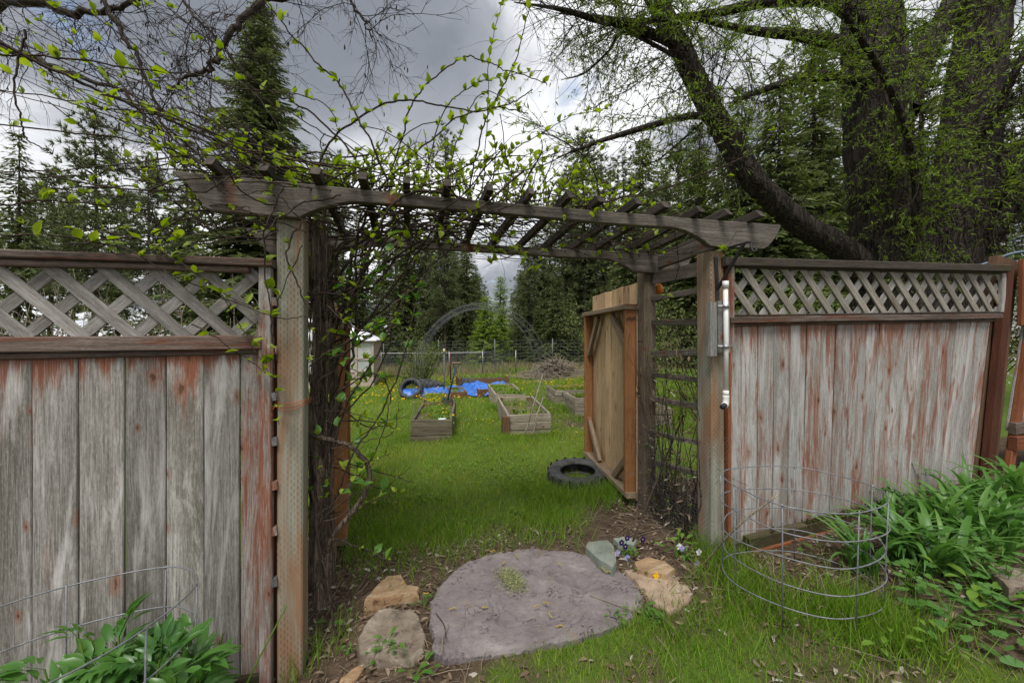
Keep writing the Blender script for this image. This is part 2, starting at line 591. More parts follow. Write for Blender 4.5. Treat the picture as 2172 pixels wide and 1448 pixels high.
def mat_stone(name, cols, scale=6, bump=.5, layer=(1, 1, 1)):
    s = NT(name)
    n1 = s.noise(s.coords('Object', layer, True), scale, 8, .62, .5)
    n2 = s.noise(s.coords('Object', layer, True), scale * 4.3, 8, .7, .2)
    k = len(cols)
    col = s.ramp(s.math('ADD', s.math('MULTIPLY', n1, .75), s.math('MULTIPLY', n2, .25)), [(.3 + .4 * i / (k - 1), c) for i, c in enumerate(cols)])
    cr = s.math('ABSOLUTE', s.math('SUBTRACT', s.noise(s.coords('Object', (1, 1.4, .3), True), scale * 1.1, 3, .55, 1.6), .5))
    cn = s.noise(s.coords('Object'), scale * 1.3, 2, .5)
    crack = s.math('MULTIPLY', s.rng(cr, .009, .0), s.rng(cn, .52, .62))
    col = s.mix(s.math('MULTIPLY', crack, .14), col, tuple(c * .4 for c in cols[0]))
    dn = s.noise(s.coords('Object'), scale * .7, 9, .75, .6)
    col = s.mix(s.math('MULTIPLY', s.rng(dn, .56, .66), .45), col, (.24, .18, .115))
    col = s.mix(s.math('MULTIPLY', s.rng(n2, .62, .7), .5), col, tuple(c * .5 for c in cols[0]))
    s.bump(s.math('SUBTRACT', s.math('ADD', n1, s.math('MULTIPLY', n2, .5)), crack), bump, .02)
    return s.done(col, .8, .25)

# the fence and pergola timbers
GREY_L, GREY_D = (.37, .355, .335), (.175, .165, .145)
RED = (.25, .088, .046)
M_LBOARD = mat_wood('weathered_grey_board', (.40, .38, .35), (.14, .128, .105), RED, .345, .33, .06, .62, 60, .4, (.50, .48, .455), .42, 0, None, .26)
M_RBOARD = mat_wood('peeling_red_board', (.43, .425, .41), (.26, .24, .215), (.25, .102, .06), .478, .10, .05, .5, 60, .4, (.48, .46, .44), .42, .0, (.17, .065, .04), .12)
M_SLAT = mat_wood('grey_lattice_slat', (.34, .325, .30), (.17, .155, .135), RED, .30, 0, 0, .5, 60, .4, (.42, .40, .38), .4, 0, None, .2)
M_SLATR = mat_wood('warm_lattice_slat', (.35, .325, .28), (.19, .165, .13), (.17, .08, .045), .36, 0, 0, .5, 60, .4, (.46, .43, .39), .4, .30, None, .2)
M_RAIL = mat_wood('stained_rail', (.22, .175, .145), (.075, .055, .045), (.155, .06, .036), .465, 0, 0, .5, 70, .6, None, 0, 0, None, .2)
M_RAILMOSS = mat_wood('mossy_rail', (.115, .095, .075), (.036, .029, .024), (.11, .042, .024), .44, 0, 0, .5, 70, .6, None, 0, .42, None, .2)
M_STILE = mat_wood('peeling_stile', (.37, .35, .325), (.21, .19, .17), RED, .53, 0, .05, .5, 60, .4, (.46, .44, .42), .42, 0, None, .1)
M_DARKRED = mat_wood('dark_red_stained_board', (.125, .042, .022), (.07, .026, .016), (.2, .17, .15), .30, 0, 0, .5, 50, .3, None, 0, 0, None, .1)
M_BROWNPOST = mat_wood('brown_post', (.165, .095, .055), (.085, .05, .033), (.2, .085, .04), .35, 0, .04, .6, 50, .3, None, 0, 0, None, .12)
M_REDBOARD = mat_wood('red_cedar_board', (.27, .098, .042), (.17, .06, .03), (.11, .045, .026), .32, 0, .04, .5, 55, .3, None, 0, 0, None, .1)
M_BEAM = mat_wood('weathered_dark_beam', (.24, .212, .18), (.07, .058, .046), (.14, .06, .04), .31, 0, .05, .5, 70, .8, (.23, .2, .18), .38, .22, None, .15)
M_RAFT = mat_wood('weathered_rafter', (.10, .083, .068), (.03, .024, .019), (.30, .1, .02), .27, 0, 0, .5, 60, .7, None, 0, .30, None, .25)
M_POST = mat_post('incised_treated_post')
M_OLDPOST = mat_wood('old_grey_brown_post', (.29, .245, .18), (.14, .105, .072), (.21, .105, .055), .42, 0, .04, .6, 45, .4, None, 0, .25, None, .1)
M_CEDAR = mat_wood('fresh_cedar_picket', (.66, .48, .29), (.47, .31, .17), (.36, .17, .075), .30, 0, .05, .6, 45, .25, None, 0, 0, (.25, .11, .05), .2)
M_CEDARFR = mat_wood('orange_cedar_frame', (.42, .20, .082), (.28, .125, .052), (.14, .055, .028), .30, 0, .05, .6, 45, .25, None, 0, 0, None, .1)
M_GREYNEW = mat_wood('grey_brown_brace', (.33, .25, .17), (.19, .135, .088), (.22, .12, .06), .35, 0, .04, .5, 50, .35, None, 0, 0, None, .15)
M_BED = mat_wood('pale_bed_plank', (.44, .38, .30), (.24, .20, .15), (.17, .145, .10), .36, 0, .05, .5, 45, .35, (.52, .47, .39), .4, .22, None, .14)
M_BEDOLD = mat_wood('dark_mossy_bed_plank', (.26, .22, .165), (.12, .10, .07), (.10, .09, .05), .42, 0, .03, .5, 45, .4, None, 0, .45, None, .12)
M_BEDBROWN = mat_wood('brown_bed_plank', (.24, .135, .08), (.13, .07, .04), (.3, .15, .07), .32, 0, .03, .5, 45, .3, None, 0, 0, None, .15)
M_MOSSY = mat_wood('rotting_mossy_timber', (.13, .10, .06), (.05, .036, .024), (.05, .055, .02), .5, 0, 0, .5, 45, .7, None, 0, .45, None, .1)
M_ROT = mat_wood('rotten_board', (.30, .2, .13), (.12, .075, .045), (.19, .07, .04), .45, 0, 0, .5, 45, .7, None, 0, 0, None, .1)
M_GREYBLOCK = mat_wood('grey_block', (.30, .29, .275), (.15, .142, .13), None, 0, 0, .05, .5, 55, .5, None, 0, 0, None, .1)

M_PVC = mat_plain('white_pvc', (.74, .74, .72), .35, .5, 0, dark=(.6, .6, .57), nscale=30)
M_BLACK = mat_plain('black_painted_steel', (.012, .012, .013), .45, .5)
M_RUBBERBLACK = mat_plain('black_pipe', (.02, .02, .02), .6, .3)
M_GALV = mat_plain('galvanised_steel', (.36, .37, .38), .45, .5, .75, dark=(.22, .225, .23), nscale=60)
M_WIRE = mat_plain('galvanised_wire', (.23, .235, .25), .5, .5, .3, dark=(.13, .13, .14), nscale=40)
M_WIREDK = mat_plain('dull_wire', (.16, .165, .17), .6, .4, .3)
M_TIRE = mat_plain('old_tyre_rubber', (.085, .085, .085), .75, .3, 0, dark=(.028, .028, .029), nscale=14)
M_TARP = mat_plain('blue_tarpaulin', (.05, .19, .62), .4, .5, 0, dark=(.02, .10, .42), nscale=7)
M_STEELBLUE = mat_plain('blue_green_painted_handle', (.02, .075, .13), .5, .4)
M_HOSE = mat_plain('blue_grey_hose', (.055, .095, .13), .4, .5)
M_WHITEROOF = mat_plain('white_sheet_roof', (.78, .79, .80), .5, .4)
M_ORANGE = mat_plain('orange_glass', (.75, .22, .02), .2, .6)
M_TWINE = mat_plain('orange_twine', (.5, .13, .05), .8, .2)
M_YELLOW = mat_plain('yellow_petal', (.80, .52, .015), .6, .2, 0, dark=(.75, .42, .01), nscale=200)
M_CATKIN = mat_plain('yellow_catkin', (.42, .31, .08), .8, .1, 0, dark=(.24, .17, .05), nscale=300)
M_VIOLET = mat_plain('dark_violet_petal', (.025, .012, .09), .6, .2)
M_LILAC = mat_plain('lilac_petal', (.32, .30, .62), .6, .2)
M_WHITEP = mat_plain('white_petal', (.75, .73, .78), .6, .2)
M_CREAM = mat_plain('cream_plastic', (.6, .52, .32), .5, .4)
M_GLASSPALE = mat_plain('pale_bottle', (.55, .68, .68), .25, .5)
M_STICK = mat_bark('pale_stick', (.22, .18, .135), (.36, .31, .24), (60, 60, 8), .4, .004)

def mat_panel():
    s = NT('cloudy_greenhouse_panel')
    n = s.noise(s.coords(scale=(3, 3, 1.2)), 1, 5, .6)
    c = s.mix(s.rng(n, .3, .7), (.36, .385, .37), (.55, .55, .52))
    return s.done(c, .3, .5)
M_PANEL = mat_panel()
M_GHFRAME = mat_plain('pale_pink_timber', (.50, .42, .35), .8, .2, 0, dark=(.4, .33, .27), nscale=8)

# plants
M_VINEBARK = mat_bark('vine_bark', (.10, .076, .058), (.22, .17, .13), (60, 60, 7), .9, .01)
M_VINESTEM = mat_bark('vine_stem', (.034, .025, .02), (.088, .064, .05), (80, 80, 12), .4, .003)
M_WILLOWBARK = mat_bark('willow_bark', (.03, .025, .021), (.085, .07, .056), (15, 15, 3.0), .9, .05)
M_TWIG = mat_bark('dark_twig', (.032, .025, .02), (.075, .06, .046), (40, 40, 8), .3, .004)
M_CONBARK = mat_bark('conifer_bark', (.045, .035, .03), (.11, .085, .07), (7, 7, 1.5), .8, .05)
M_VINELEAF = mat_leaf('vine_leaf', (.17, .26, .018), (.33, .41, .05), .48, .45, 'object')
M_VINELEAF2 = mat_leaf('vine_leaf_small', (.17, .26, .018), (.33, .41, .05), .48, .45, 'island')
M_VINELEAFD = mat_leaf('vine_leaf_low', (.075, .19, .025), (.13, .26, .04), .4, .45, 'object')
M_WILLOWLEAF = mat_leaf('willow_leaf', (.11, .19, .02), (.24, .32, .05), .45, .5)
M_SPRUCE = mat_leaf('spruce_needles', (.072, .10, .034), (.165, .20, .065), .28, .6, c3=(.13, .145, .055))
M_PINE = mat_leaf('pine_needles', (.088, .115, .045), (.19, .22, .085), .15, .6)
M_LARCH = mat_leaf('larch_needles', (.15, .24, .03), (.28, .37, .06), .3, .6)
M_HAZEL = mat_leaf('shrub_leaf', (.11, .16, .035), (.23, .28, .075), .35, .5, c3=(.30, .30, .13))
M_PEONY = mat_leaf('peony_leaf', (.045, .14, .022), (.095, .215, .04), .3, .35, 'object', spec=.5)
M_LILY = mat_leaf('daylily_leaf', (.075, .19, .035), (.15, .29, .065), .35, .4, 'object', spec=.4)
M_COLUMB = mat_leaf('columbine_leaf', (.06, .165, .03), (.12, .25, .05), .3, .55, 'object')
M_WEED = mat_leaf('weed_leaf', (.09, .19, .022), (.19, .30, .045), .3, .6, spec=.15)
M_GRASS = mat_leaf('grass_blade', (.14, .255, .018), (.32, .43, .045), .4, .5, c3=(.36, .33, .11), spec=.2, patch=(.34, .36, .07))
M_GRASSDK = mat_leaf('long_grass_blade', (.10, .215, .016), (.21, .35, .035), .4, .5, c3=(.22, .24, .055), spec=.2)
M_DRYGRASS = mat_leaf('dry_grass', (.20, .165, .08), (.30, .25, .13), .2, .7, c3=(.12, .17, .04))
M_LITTER = mat_leaf('dead_leaf', (.10, .062, .035), (.27, .20, .135), .1, .8, c3=(.40, .36, .30))
M_STRAW = mat_leaf('dead_straw', (.16, .12, .075), (.34, .28, .19), .1, .8)
M_BLOSSOM = mat_leaf('white_blossom', (.70, .70, .62), (.82, .82, .76), .2, .6)
M_MOSS = mat_leaf('moss', (.05, .055, .014), (.12, .115, .03), .2, .9)
M_CLIP = mat_leaf('dried_clippings', (.17, .19, .07), (.33, .33, .17), .1, .8)

# stones
M_FLAG = mat_stone('purple_slate', [(.10, .083, .085), (.168, .142, .143), (.21, .183, .18), (.30, .268, .258)], 6.5, 1.0)
M_ORST = mat_stone('orange_sandstone', [(.24, .14, .075), (.35, .215, .115), (.42, .30, .18), (.50, .42, .32)], 7, 1.0, (1, 4, 1))
M_BRST = mat_stone('mottled_brown_stone', [(.08, .076, .072), (.18, .14, .105), (.27, .225, .175), (.48, .45, .40)], 9, 1.0)
M_GRST = mat_stone('grey_green_slate', [(.12, .135, .11), (.19, .215, .18), (.25, .27, .235)], 5, .5)
M_PINKST = mat_stone('pink_orange_stone', [(.10, .085, .07), (.27, .19, .135), (.36, .265, .19), (.44, .36, .28)], 6, .6)

def mat_ground():
    s = NT('ground_soil_and_turf')
    at = s.n('ShaderNodeAttribute', attribute_name='cover')
    sp = s.n('ShaderNodeSeparateColor')
    s.t.links.new(at.outputs['Color'], sp.inputs[0])
    v = s.coords('Object', (1, 1, 1), False)
    n1 = s.noise(v, 9, 8, .7, .3); n2 = s.noise(v, 60, 5, .7); n3 = s.noise(v, 1.6, 5, .6)
    dirt = s.mix(s.rng(n1, .3, .7), (.042, .028, .019), (.12, .085, .058))
    dirt = s.mix(s.rng(n2, .55, .72), dirt, (.21, .165, .12))
    turf = s.mix(s.rng(n3, .3, .7), (.065, .11, .016), (.105, .165, .028))
    turf = s.mix(s.rng(n2, .5, .75), turf, (.05, .042, .02))
    dry = s.mix(s.rng(n1, .3, .7), (.16, .135, .06), (.10, .13, .04))
    c = s.mix(sp.outputs[0], dirt, turf)
    c = s.mix(sp.outputs[1], c, dry)
    s.bump(s.math('ADD', n1, n2), .6, .02)
    return s.done(c, .95, .1)
M_GROUND = mat_ground()
def mat_soil():
    s = NT('bed_soil')
    v = s.coords('Object', (1, 1, 1), False)
    n1 = s.noise(v, 30, 6, .7)
    c = s.mix(s.rng(n1, .35, .7), (.06, .045, .03), (.24, .19, .14))
    s.bump(n1, .7, .02)
    return s.done(c, .95, .1)
M_SOIL = mat_soil()

# ------------------------------------------------------------------ ground
def cover(x, y):
    """share of turf and of dry grass at a place"""
    x = np.asarray(x, float); y = np.asarray(y, float)
    n = fbm(x * 1.7, y * 1.7, 31) - .47
    n2 = fbm(x * 5, y * 5, 41) - .47
    garden = sstep(2.55, 2.85, y + .35 * n + .25 * n2 - .55 * sstep(1.25, 1.7, x) * (1 - sstep(3.1, 3.6, y)) - .25 * (1 - sstep(-.6, -.1, x)))
    front = sstep(1.86, 1.70, y + .35 * n + .3 * n2 + .25 * sstep(.55, .1, x) + .10 * sstep(1.0, 1.5, x)) * sstep(.12, .42, x + .3 * n)
    front = front * (.25 + .75 * sstep(.36, .50, fbm(x * 4.2, y * 4.2, 33)))
    bedline = (x - 1.45) * 1.05 + (y - 1.95) * .75          # > 0 inside the planted bed at the right
    front = np.maximum(front, 0) * sstep(.22, -.05, bedline + .5 * n)
    bare = np.exp(-(((x - 3.15) / .9) ** 2 + ((y - 6.0) / .75) ** 2) * 1.2)      # trodden mulch between the beds
    turf = np.maximum(garden, front)
    turf = turf * (1 - sstep(.35, .6, bare + .4 * n))
    far = sstep(14.5, 17.5, y + 2.5 * n)
    dry = np.clip(far * (1.0 + .3 * n), 0, 1)
    return turf, dry
def axis_pts(lo, hi, c, fine, n):
    u = np.linspace(-1, 1, n)
    k = 6.0
    w = np.sinh(k * u) / math.sinh(k)
    p = np.where(u < 0, c + (c - lo) * w, c + (hi - c) * w)
    return p
def make_ground():
    xs = np.unique(np.concatenate([np.arange(-3, 5, .05), np.linspace(-320, -3, 60) if False else -3 - np.geomspace(.06, 320, 60), 5 + np.geomspace(.06, 320, 60)]))
    ys = np.unique(np.concatenate([np.arange(.6, 7, .05), .6 - np.geomspace(.06, 60, 30), 7 + np.geomspace(.06, 400, 90)]))
    X, Y = np.meshgrid(xs, ys)
    Z = gz(X, Y) + .012 * (fbm(X * 12, Y * 12, 3) - .47)
    Z = Z + .05 * sstep(60, 300, np.hypot(X, Y)) * 60 * (vnoise(X * .012, Y * .012, 77))
    b = MB()
    nx, ny = len(xs), len(ys)
    i, j = np.meshgrid(np.arange(ny - 1), np.arange(nx - 1), indexing='ij')
    f = np.stack([i * nx + j, i * nx + j + 1, (i + 1) * nx + j + 1, (i + 1) * nx + j], -1).reshape(-1, 4)
    b.add(np.stack([X, Y, Z], -1).reshape(-1, 3), f)
    me = b.mesh('ground', M_GROUND)
    t, d = cover(X, Y)
    ca = me.color_attributes.new('cover', 'FLOAT_COLOR', 'POINT')
    cc = np.stack([t, d, np.zeros_like(t), np.ones_like(t)], -1).reshape(-1)
    ca.data.foreach_set('color', cc.astype(np.float32))
    o = obj('ground', me)
    tag(o, kind='structure')
make_ground()

# ------------------------------------------------------------------ left fence panel
YF = 2.0
def fx(px, Y=YF):
    return atY(px, HY, Y)[0]
def fz(px, py, Y=YF):
    return atY(px, py, Y)[2]
lf = thing('lattice_fence', (-1.1, 2.02, -.25), 'weathered grey board fence with wide lattice top, left of the gateway', 'fence')
edges = [-230, -130, -33, 65, 163, 262.5, 351, 432, 509, 556]
ztop_l = fz(300, 745)
for i in range(len(edges) - 1):
    x0, x1 = fx(edges[i]), fx(edges[i + 1])
    gap = .0035 if i != 4 else .007
    if i == 5:
        x0 += .004
    top = ztop_l + random.uniform(-.004, .004)
    dy = random.uniform(-.003, .003)
    bx = (x0 + x1) / 2
    o = plank('board', (bx, YF + .012 + dy, top), (bx + random.uniform(-.002, .002), YF + .012 + dy, -.14), x1 - x0 - gap, .018, M_LBOARD if i < len(edges) - 2 else M_STILE, lf, (0, -1, 0), ch=.003, seg=2)
# rails
XL, XR = fx(-260), fx(552)
def rail(name, pxs, py_a, py_b, Y, t, m, parent, dz0=0, dz1=0):
    """horizontal rail between two photo columns; py_a/py_b = (top, bottom) at its left and right end"""
    a0 = atY(pxs[0], py_a[0], Y); a1 = atY(pxs[0], py_a[1], Y)
    b0 = atY(pxs[1], py_b[0], Y); b1 = atY(pxs[1], py_b[1], Y)
    A = (a0 + a1) / 2; B = (b0 + b1) / 2
    w = ((a0 - a1)[2] + (b0 - b1)[2]) / 2
    A[1] = B[1] = Y + t / 2
    return plank(name, A, B, w, t, m, parent, (0, -1, 0), seg=2, ch=.005)
rail('top_rail', (-260, 577), (517, 538), (549, 565), YF - .045, .085, M_RAIL, lf)
rail('top_rail', (-260, 527), (539, 554), (565, 577), YF - .022, .03, M_RAIL, lf)
rail('middle_rail', (-260, 553), (713, 752), (712, 739), YF - .03, .04, M_RAIL, lf)
rail('middle_rail', (-260, 553), (753, 768), (739.5, 750), YF - .012, .02, M_RAIL, lf)
rail('inner_rail', (-260, 553), (540, 556), (566, 578), YF + .035, .03, M_RAIL, lf)
rail('inner_rail', (-260, 553), (713, 752), (712, 739), YF + .034, .04, M_RAIL, lf)
plank('stile', (fx(564.5), YF, fz(564, 566)), (fx(565.5), YF, -.19), .048, .045, M_STILE, lf, (0, -1, 0), seg=2)
plank('side_board', (fx(580), YF + .04, fz(564, 552)), (fx(580), YF + .04, -.19), .03, .02, M_DARKRED, lf, (0, -1, 0))
for k, py in enumerate((640, 742, 840, 935, 1028, 1124, 1232)):
    p = atY(582, py, YF - .002)
    mm = M_GALV if k in (2, 3, 6) else M_STILE
    plank('shim_block', (p[0], p[1], p[2] + .018), (p[0] + .004, p[1], p[2] - .018), .022, .03, mm, lf, (0, -1, 0), ch=.002)
# base boards showing below
plank('base_board', (-1.75, YF + .0, -.165), (fx(556), YF + .0, -.165), .07, .03, M_MOSSY, lf, (0, -1, 0), seg=2)
plank('base_board', (-1.75, YF - .012, -.235), (fx(556), YF - .012, -.235), .07, .03, M_ROT, lf, (0, -1, 0), seg=2)
# lattice
def lattice(parent, x0, x1, z0f, z1f, pitch, width, mf, mb, Y, n_lo, n_hi, off_f, off_b, thick=.008, ang=45):
    """crossing slats clipped between two sloping rails (z0f, z1f are functions of x)"""
    for layer, (sgn, m, y, off) in enumerate(((-1, mf, Y - thick * .55, off_f), (1, mb, Y + thick * .55, off_b))):
        for k in range(n_lo, n_hi):
            xb = x0 + off + k * pitch
            # the slat starts at the bottom rail at xb and climbs left (front) or right (back)
            h = z1f(xb) - z0f(xb)
            run = h * math.tan(R(ang))
            A = V(xb, y, z0f(xb) - .01); B = V(xb + sgn * run, y, z1f(xb) + .01)
            # clip to the panel ends
            lo, hi = min(A[0], B[0]), max(A[0], B[0])
            if hi < x0 + .01 or lo > x1 - .01:
                continue
            def clip(P, Q):
                P = P.copy()
                for lim, cond in ((x0, P[0] < x0), (x1, P[0] > x1)):
                    if cond:
                        t = (lim - P[0]) / (Q[0] - P[0])
                        P = P + (Q - P) * t
                return P
            A2 = clip(A, B); B2 = clip(B, A)
            if np.linalg.norm(B2 - A2) < .03:
                continue
            j = random.uniform(-.004, .004)
            plank('lattice_slat', A2 + (j, 0, 0), B2 + (j, 0, 0), width, thick, m, parent, (0, -1, 0), ch=.001, wob=.0007)
zl0 = lambda x: CZ + .0
zl1 = lambda x: float(np.interp(x, [fx(-200), fx(550)], [fz(-200, 555), fz(550, 572)]))
xr = fx(548)
lattice(lf, fx(-240), xr, zl0, zl1, .178, .047, M_SLAT, M_SLAT, YF + .012, -2, 16, .05, .02, .009, 47)

# ------------------------------------------------------------------ right fence panel (climbs and fans out slightly to the right)
rf = thing('lattice_fence', (3.2, 2.02, .1), 'peeling red and white board fence with narrow lattice, right of the gateway', 'fence')
zb = [225, 298, 410, 520, 628, 735, 840, 935, 1035, 1140, 1225, 1320, 1412, 1500, 1590, 1660, 1740, 1830, 1905, 1965]
pxs = [1480 + z / 3.139 for z in zb]
X0, X1 = fx(pxs[0]), fx(pxs[-1])
def rtop(x): return float(np.interp(x, [X0, X1], [fz(1553, 686), fz(2110, 676)]))
def fan(x): return -.19 * max(0, (x - X0) / (X1 - X0)) ** 1.3
for i in range(len(pxs) - 1):
    x0, x1 = fx(pxs[i]), fx(pxs[i + 1])
    xm = (x0 + x1) / 2
    w = x1 - x0 - .006
    zt = rtop(xm)
    gb = .105 + .0727 * (xm + fan(xm) - 1.95)
    dy = random.uniform(-.006, .006)
    plank('board', (xm, YF + .017 + dy, zt), (xm + fan(xm) * (zt - gb) / 1.05, YF + .015 + dy, gb), w, .018, M_RBOARD, rf, (0, -1, 0), ch=.003, seg=2, taper=.07)
rail('top_rail', (1540, 2146), (545, 562), (561, 576), YF - .04, .09, M_RAILMOSS, rf)
rail('top_rail', (1552, 2130), (562.5, 568), (576, 581), YF - .012, .03, M_RAILMOSS, rf)
rail('middle_rail', (1551, 2128), (672, 686), (664, 676), YF - .035, .05, M_RAIL, rf)
rail('middle_rail', (1551, 2118), (686.5, 692), (676.5, 681), YF - .012, .028, M_RAIL, rf)
rail('middle_rail', (1551, 2122), (667, 671.5), (660, 663.5), YF - .012, .03, M_RAILMOSS, rf)
plank('stile', (fx(1546), YF + .01, fz(1546, 565)), (fx(1546), YF + .01, .05), .022, .04, M_REDBOARD, rf, (0, -1, 0))
plank('stile', (fx(1550), YF - .006, fz(1550, 566)), (fx(1550), YF - .006, fz(1550, 735)), .03, .02, M_STILE, rf, (0, -1, 0))
plank('stile', (fx(2126), YF - .0, fz(2126, 580)), (fx(2124), YF - .0, fz(2124, 662)), .04, .03, M_SLAT, rf, (0, -1, 0))
plank('stile', (fx(2140), YF + .01, fz(2140, 566)), (fx(2140) - .24, YF + .01, .30), .075, .05, M_DARKRED, rf, (0, -1, 0), seg=2)
zr0 = lambda x: float(np.interp(x, [X0, X1], [fz(1553, 668), fz(2122, 661)]))
zr1 = lambda x: float(np.interp(x, [X0, X1], [fz(1553, 568), fz(2122, 580)]))
lattice(rf, fx(1553), fx(2122), zr0, zr1, .158, .047, M_SLATR, M_SLAT, YF + .012, -4, 26, .02, .075, .009, 43)
plank('base_board', (fx(1575), YF - .03, .115), (4.75, YF - .03, .315), .075, .05, M_MOSSY, rf, (0, -1, 0), seg=2)
plank('base_board', (fx(1578), YF - .05, .055), (3.0, YF - .05, .135), .06, .04, M_REDBOARD, rf, (0, -1, 0), seg=2)
plank('base_board', (2.15, YF - .085, .05), (3.1, YF - .085, .11), .06, .05, M_MOSSY, rf, (0, -1, 0), seg=2)
# moss along the foot of the fence
def moss_strip():
    b = MB()
    n = 2600
    u = rng.random(n); x = fx(1580) + .05 + u * 1.75
    keep = fbm(x * 3, x * 0, 7) > .38
    x = x[keep]; n = len(x)
    y = YF - .035 + rng.normal(0, .012, n); z = .115 + (x - fx(1575)) * .0715 + .036 + rng.normal(0, .012, n)
    D = np.c_[rng.normal(0, .5, n), rng.normal(-.4, .4, n), rng.uniform(.3, 1, n)]
    tv, tf = leaf_tpl([(.5, .2)], .2, .2)
    scatter(b, tv, tf, np.c_[x, y, z], basis(D), rng.uniform(.012, .028, n))
    o = obj('moss', b.mesh('moss', M_MOSS), rf); tag(o, kind='stuff')
moss_strip()

# next panel at the picture's right edge
ef = thing('board_fence', (5.3, 2.0, .3), 'brown post and red cedar boards at the right end of the fence', 'fence')
plank('post', (fx(2159), YF + .075, 1.98), (fx(2159) - .30, YF + .075, .2), .25, .06, M_BROWNPOST, ef, (0, -1, 0), seg=2)
plank('board', (fx(2178), YF - .01, fz(2178, 553)), (fx(2178) - .02, YF - .01, fz(2178, 691)), .19, .03, M_REDBOARD, ef, (0, -1, 0))
plank('board', (fx(2186), YF + .0, fz(2186, 690)), (fx(2186) - .28, YF + .0, .3), .06, .04, M_REDBOARD, ef, (0, -1, 0))
for k in range(4):
    xx = fx(2195) + .07 + .15 * k
    plank('board', (xx, YF + .03, 1.75), (xx - .28, YF + .03, .62), .146, .018, M_RBOARD, ef, (0, -1, 0), seg=1)
plank('base_board', (fx(2178) - .2, YF - .01, .66), (6.4, YF - .01, .70), .09, .04, M_RAIL, ef, (0, -1, 0))
plank('base_board', (fx(2178) - .22, YF - .02, .55), (6.4, YF - .02, .60), .10, .05, M_REDBOARD, ef, (0, -1, 0))

# ------------------------------------------------------------------ pergola
YB = 2.70
pg = thing('garden_pergola', (.62, 2.35, -.1), 'weathered timber pergola with fifteen rafters over the open garden gateway', 'pergola')
def post(px0, px1, Y, d, ztop, zbot, m, lean=0):
    x0, x1 = fx(px0, Y), fx(px1, Y)
    return plank('post', ((x0 + x1) / 2, Y + d / 2, zbot), ((x0 + x1) / 2 + lean, Y + d / 2, ztop), x1 - x0, d, m, pg, (0, -1, 0), ch=.006, seg=2)
p1 = post(587, 643, 2.0, .105, 1.903, -.34, M_POST)
p2 = post(1511, 1538, 2.0, .125, 1.876, -.05, M_POST, -.012)
p3 = post(1367, 1392, YB, .105, 2.0, -.25, M_OLDPOST, 0)
p4 = post(661, 690, YB, .105, 2.0, -.35, M_OLDPOST, 0)
tag(p1, 'greenish incised post with brown streaks'); tag(p3, 'brown weathered post')
def beam(Y, t, xl, xr, ztop, zthin, zbot, cl, cr, m, ramp=.16):
    """header with shaped ends: deep over the posts, arched thin between them"""
    # outline in (x, z): top edge straight, bottom edge shaped
    bot = [(xl, ztop - .012), (xl + .05, ztop - .05), (xl + .115, zbot + .012), (xl + .14, zbot)]
    bot += [(cl, zbot)]
    for a in np.linspace(0, 1, 7)[1:]:
        bot.append((cl + ramp * 1.7 * a, zbot + (zthin - zbot) * math.sin(a * math.pi / 2) ** .9))
    nmid = 6
    for a in np.linspace(0, 1, nmid + 2)[1:-1]:
        bot.append((cl + ramp * 1.7 + (cr - cl - ramp * 3.4) * a, zthin + .004 * math.sin(a * 5)))
    for a in np.linspace(1, 0, 7)[:-1]:
        bot.append((cr - ramp * 1.7 * a, zbot + (zthin - zbot) * math.sin(a * math.pi / 2) ** .9))
    bot += [(cr, zbot), (xr - .13, zbot), (xr - .09, zbot + .02), (xr - .03, ztop - .07), (xr, ztop - .012)]
    b = MB(); n = len(bot)
    P = []
    sag = lambda x: -.012 * (1 - ((x - (xl + xr) / 2) / ((xr - xl) / 2)) ** 2)
    c = .004
    for (y, inset) in ((Y, c), (Y + c, 0), (Y + t - c, 0), (Y + t, c)):
        for x, z in bot:
            P.append((x, y, z + inset + sag(x)))
        for x, z in bot:
            P.append((x, y, ztop - inset + sag(x)))
    P = np.array(P); S = 2 * n
    f = []
    for i in range(n - 1):
        f.append((i, i + 1, n + i + 1, n + i))                       # front
        o3 = 3 * S
        f.append((o3 + i + 1, o3 + i, o3 + n + i, o3 + n + i + 1))   # back
        for r_ in range(3):
            a, c2 = r_ * S, (r_ + 1) * S
            f.append((a + i + 1, a + i, c2 + i, c2 + i + 1))
            f.append((a + n + i, a + n + i + 1, c2 + n + i + 1, c2 + n + i))
    for r_ in range(3):
        a, c2 = r_ * S, (r_ + 1) * S
        f.append((a, a + n, c2 + n, c2)); f.append((a + n - 1, c2 + n - 1, c2 + 2 * n - 1, a + 2 * n - 1))
    # local frame: grain along local Z
    M = Matrix(((0, 0, 1, xl), (1, 0, 0, Y), (0, 1, 0, zbot), (0, 0, 0, 1)))
    Mi = np.array(M.inverted())
    Pl = P @ Mi[:3, :3].T + Mi[:3, 3]
    b.add(Pl, f)
    return obj('beam', b.mesh('beam', m, False), pg, M)
beam(1.955, .042, fx(366, 1.955), fx(1656, 1.955), 2.052, 1.992, 1.897, fx(632, 1.955), fx(1508, 1.955), M_BEAM)
beam(2.655, .042, fx(520, 2.655), fx(1468, 2.655), 2.000, 1.945, 1.855, fx(700, 2.655), fx(1345, 2.655), M_BEAM)
rpx = [437, 553, 665, 768, 861, 953, 1043, 1129, 1212, 1282, 1358, 1421, 1497, 1560, 1620]
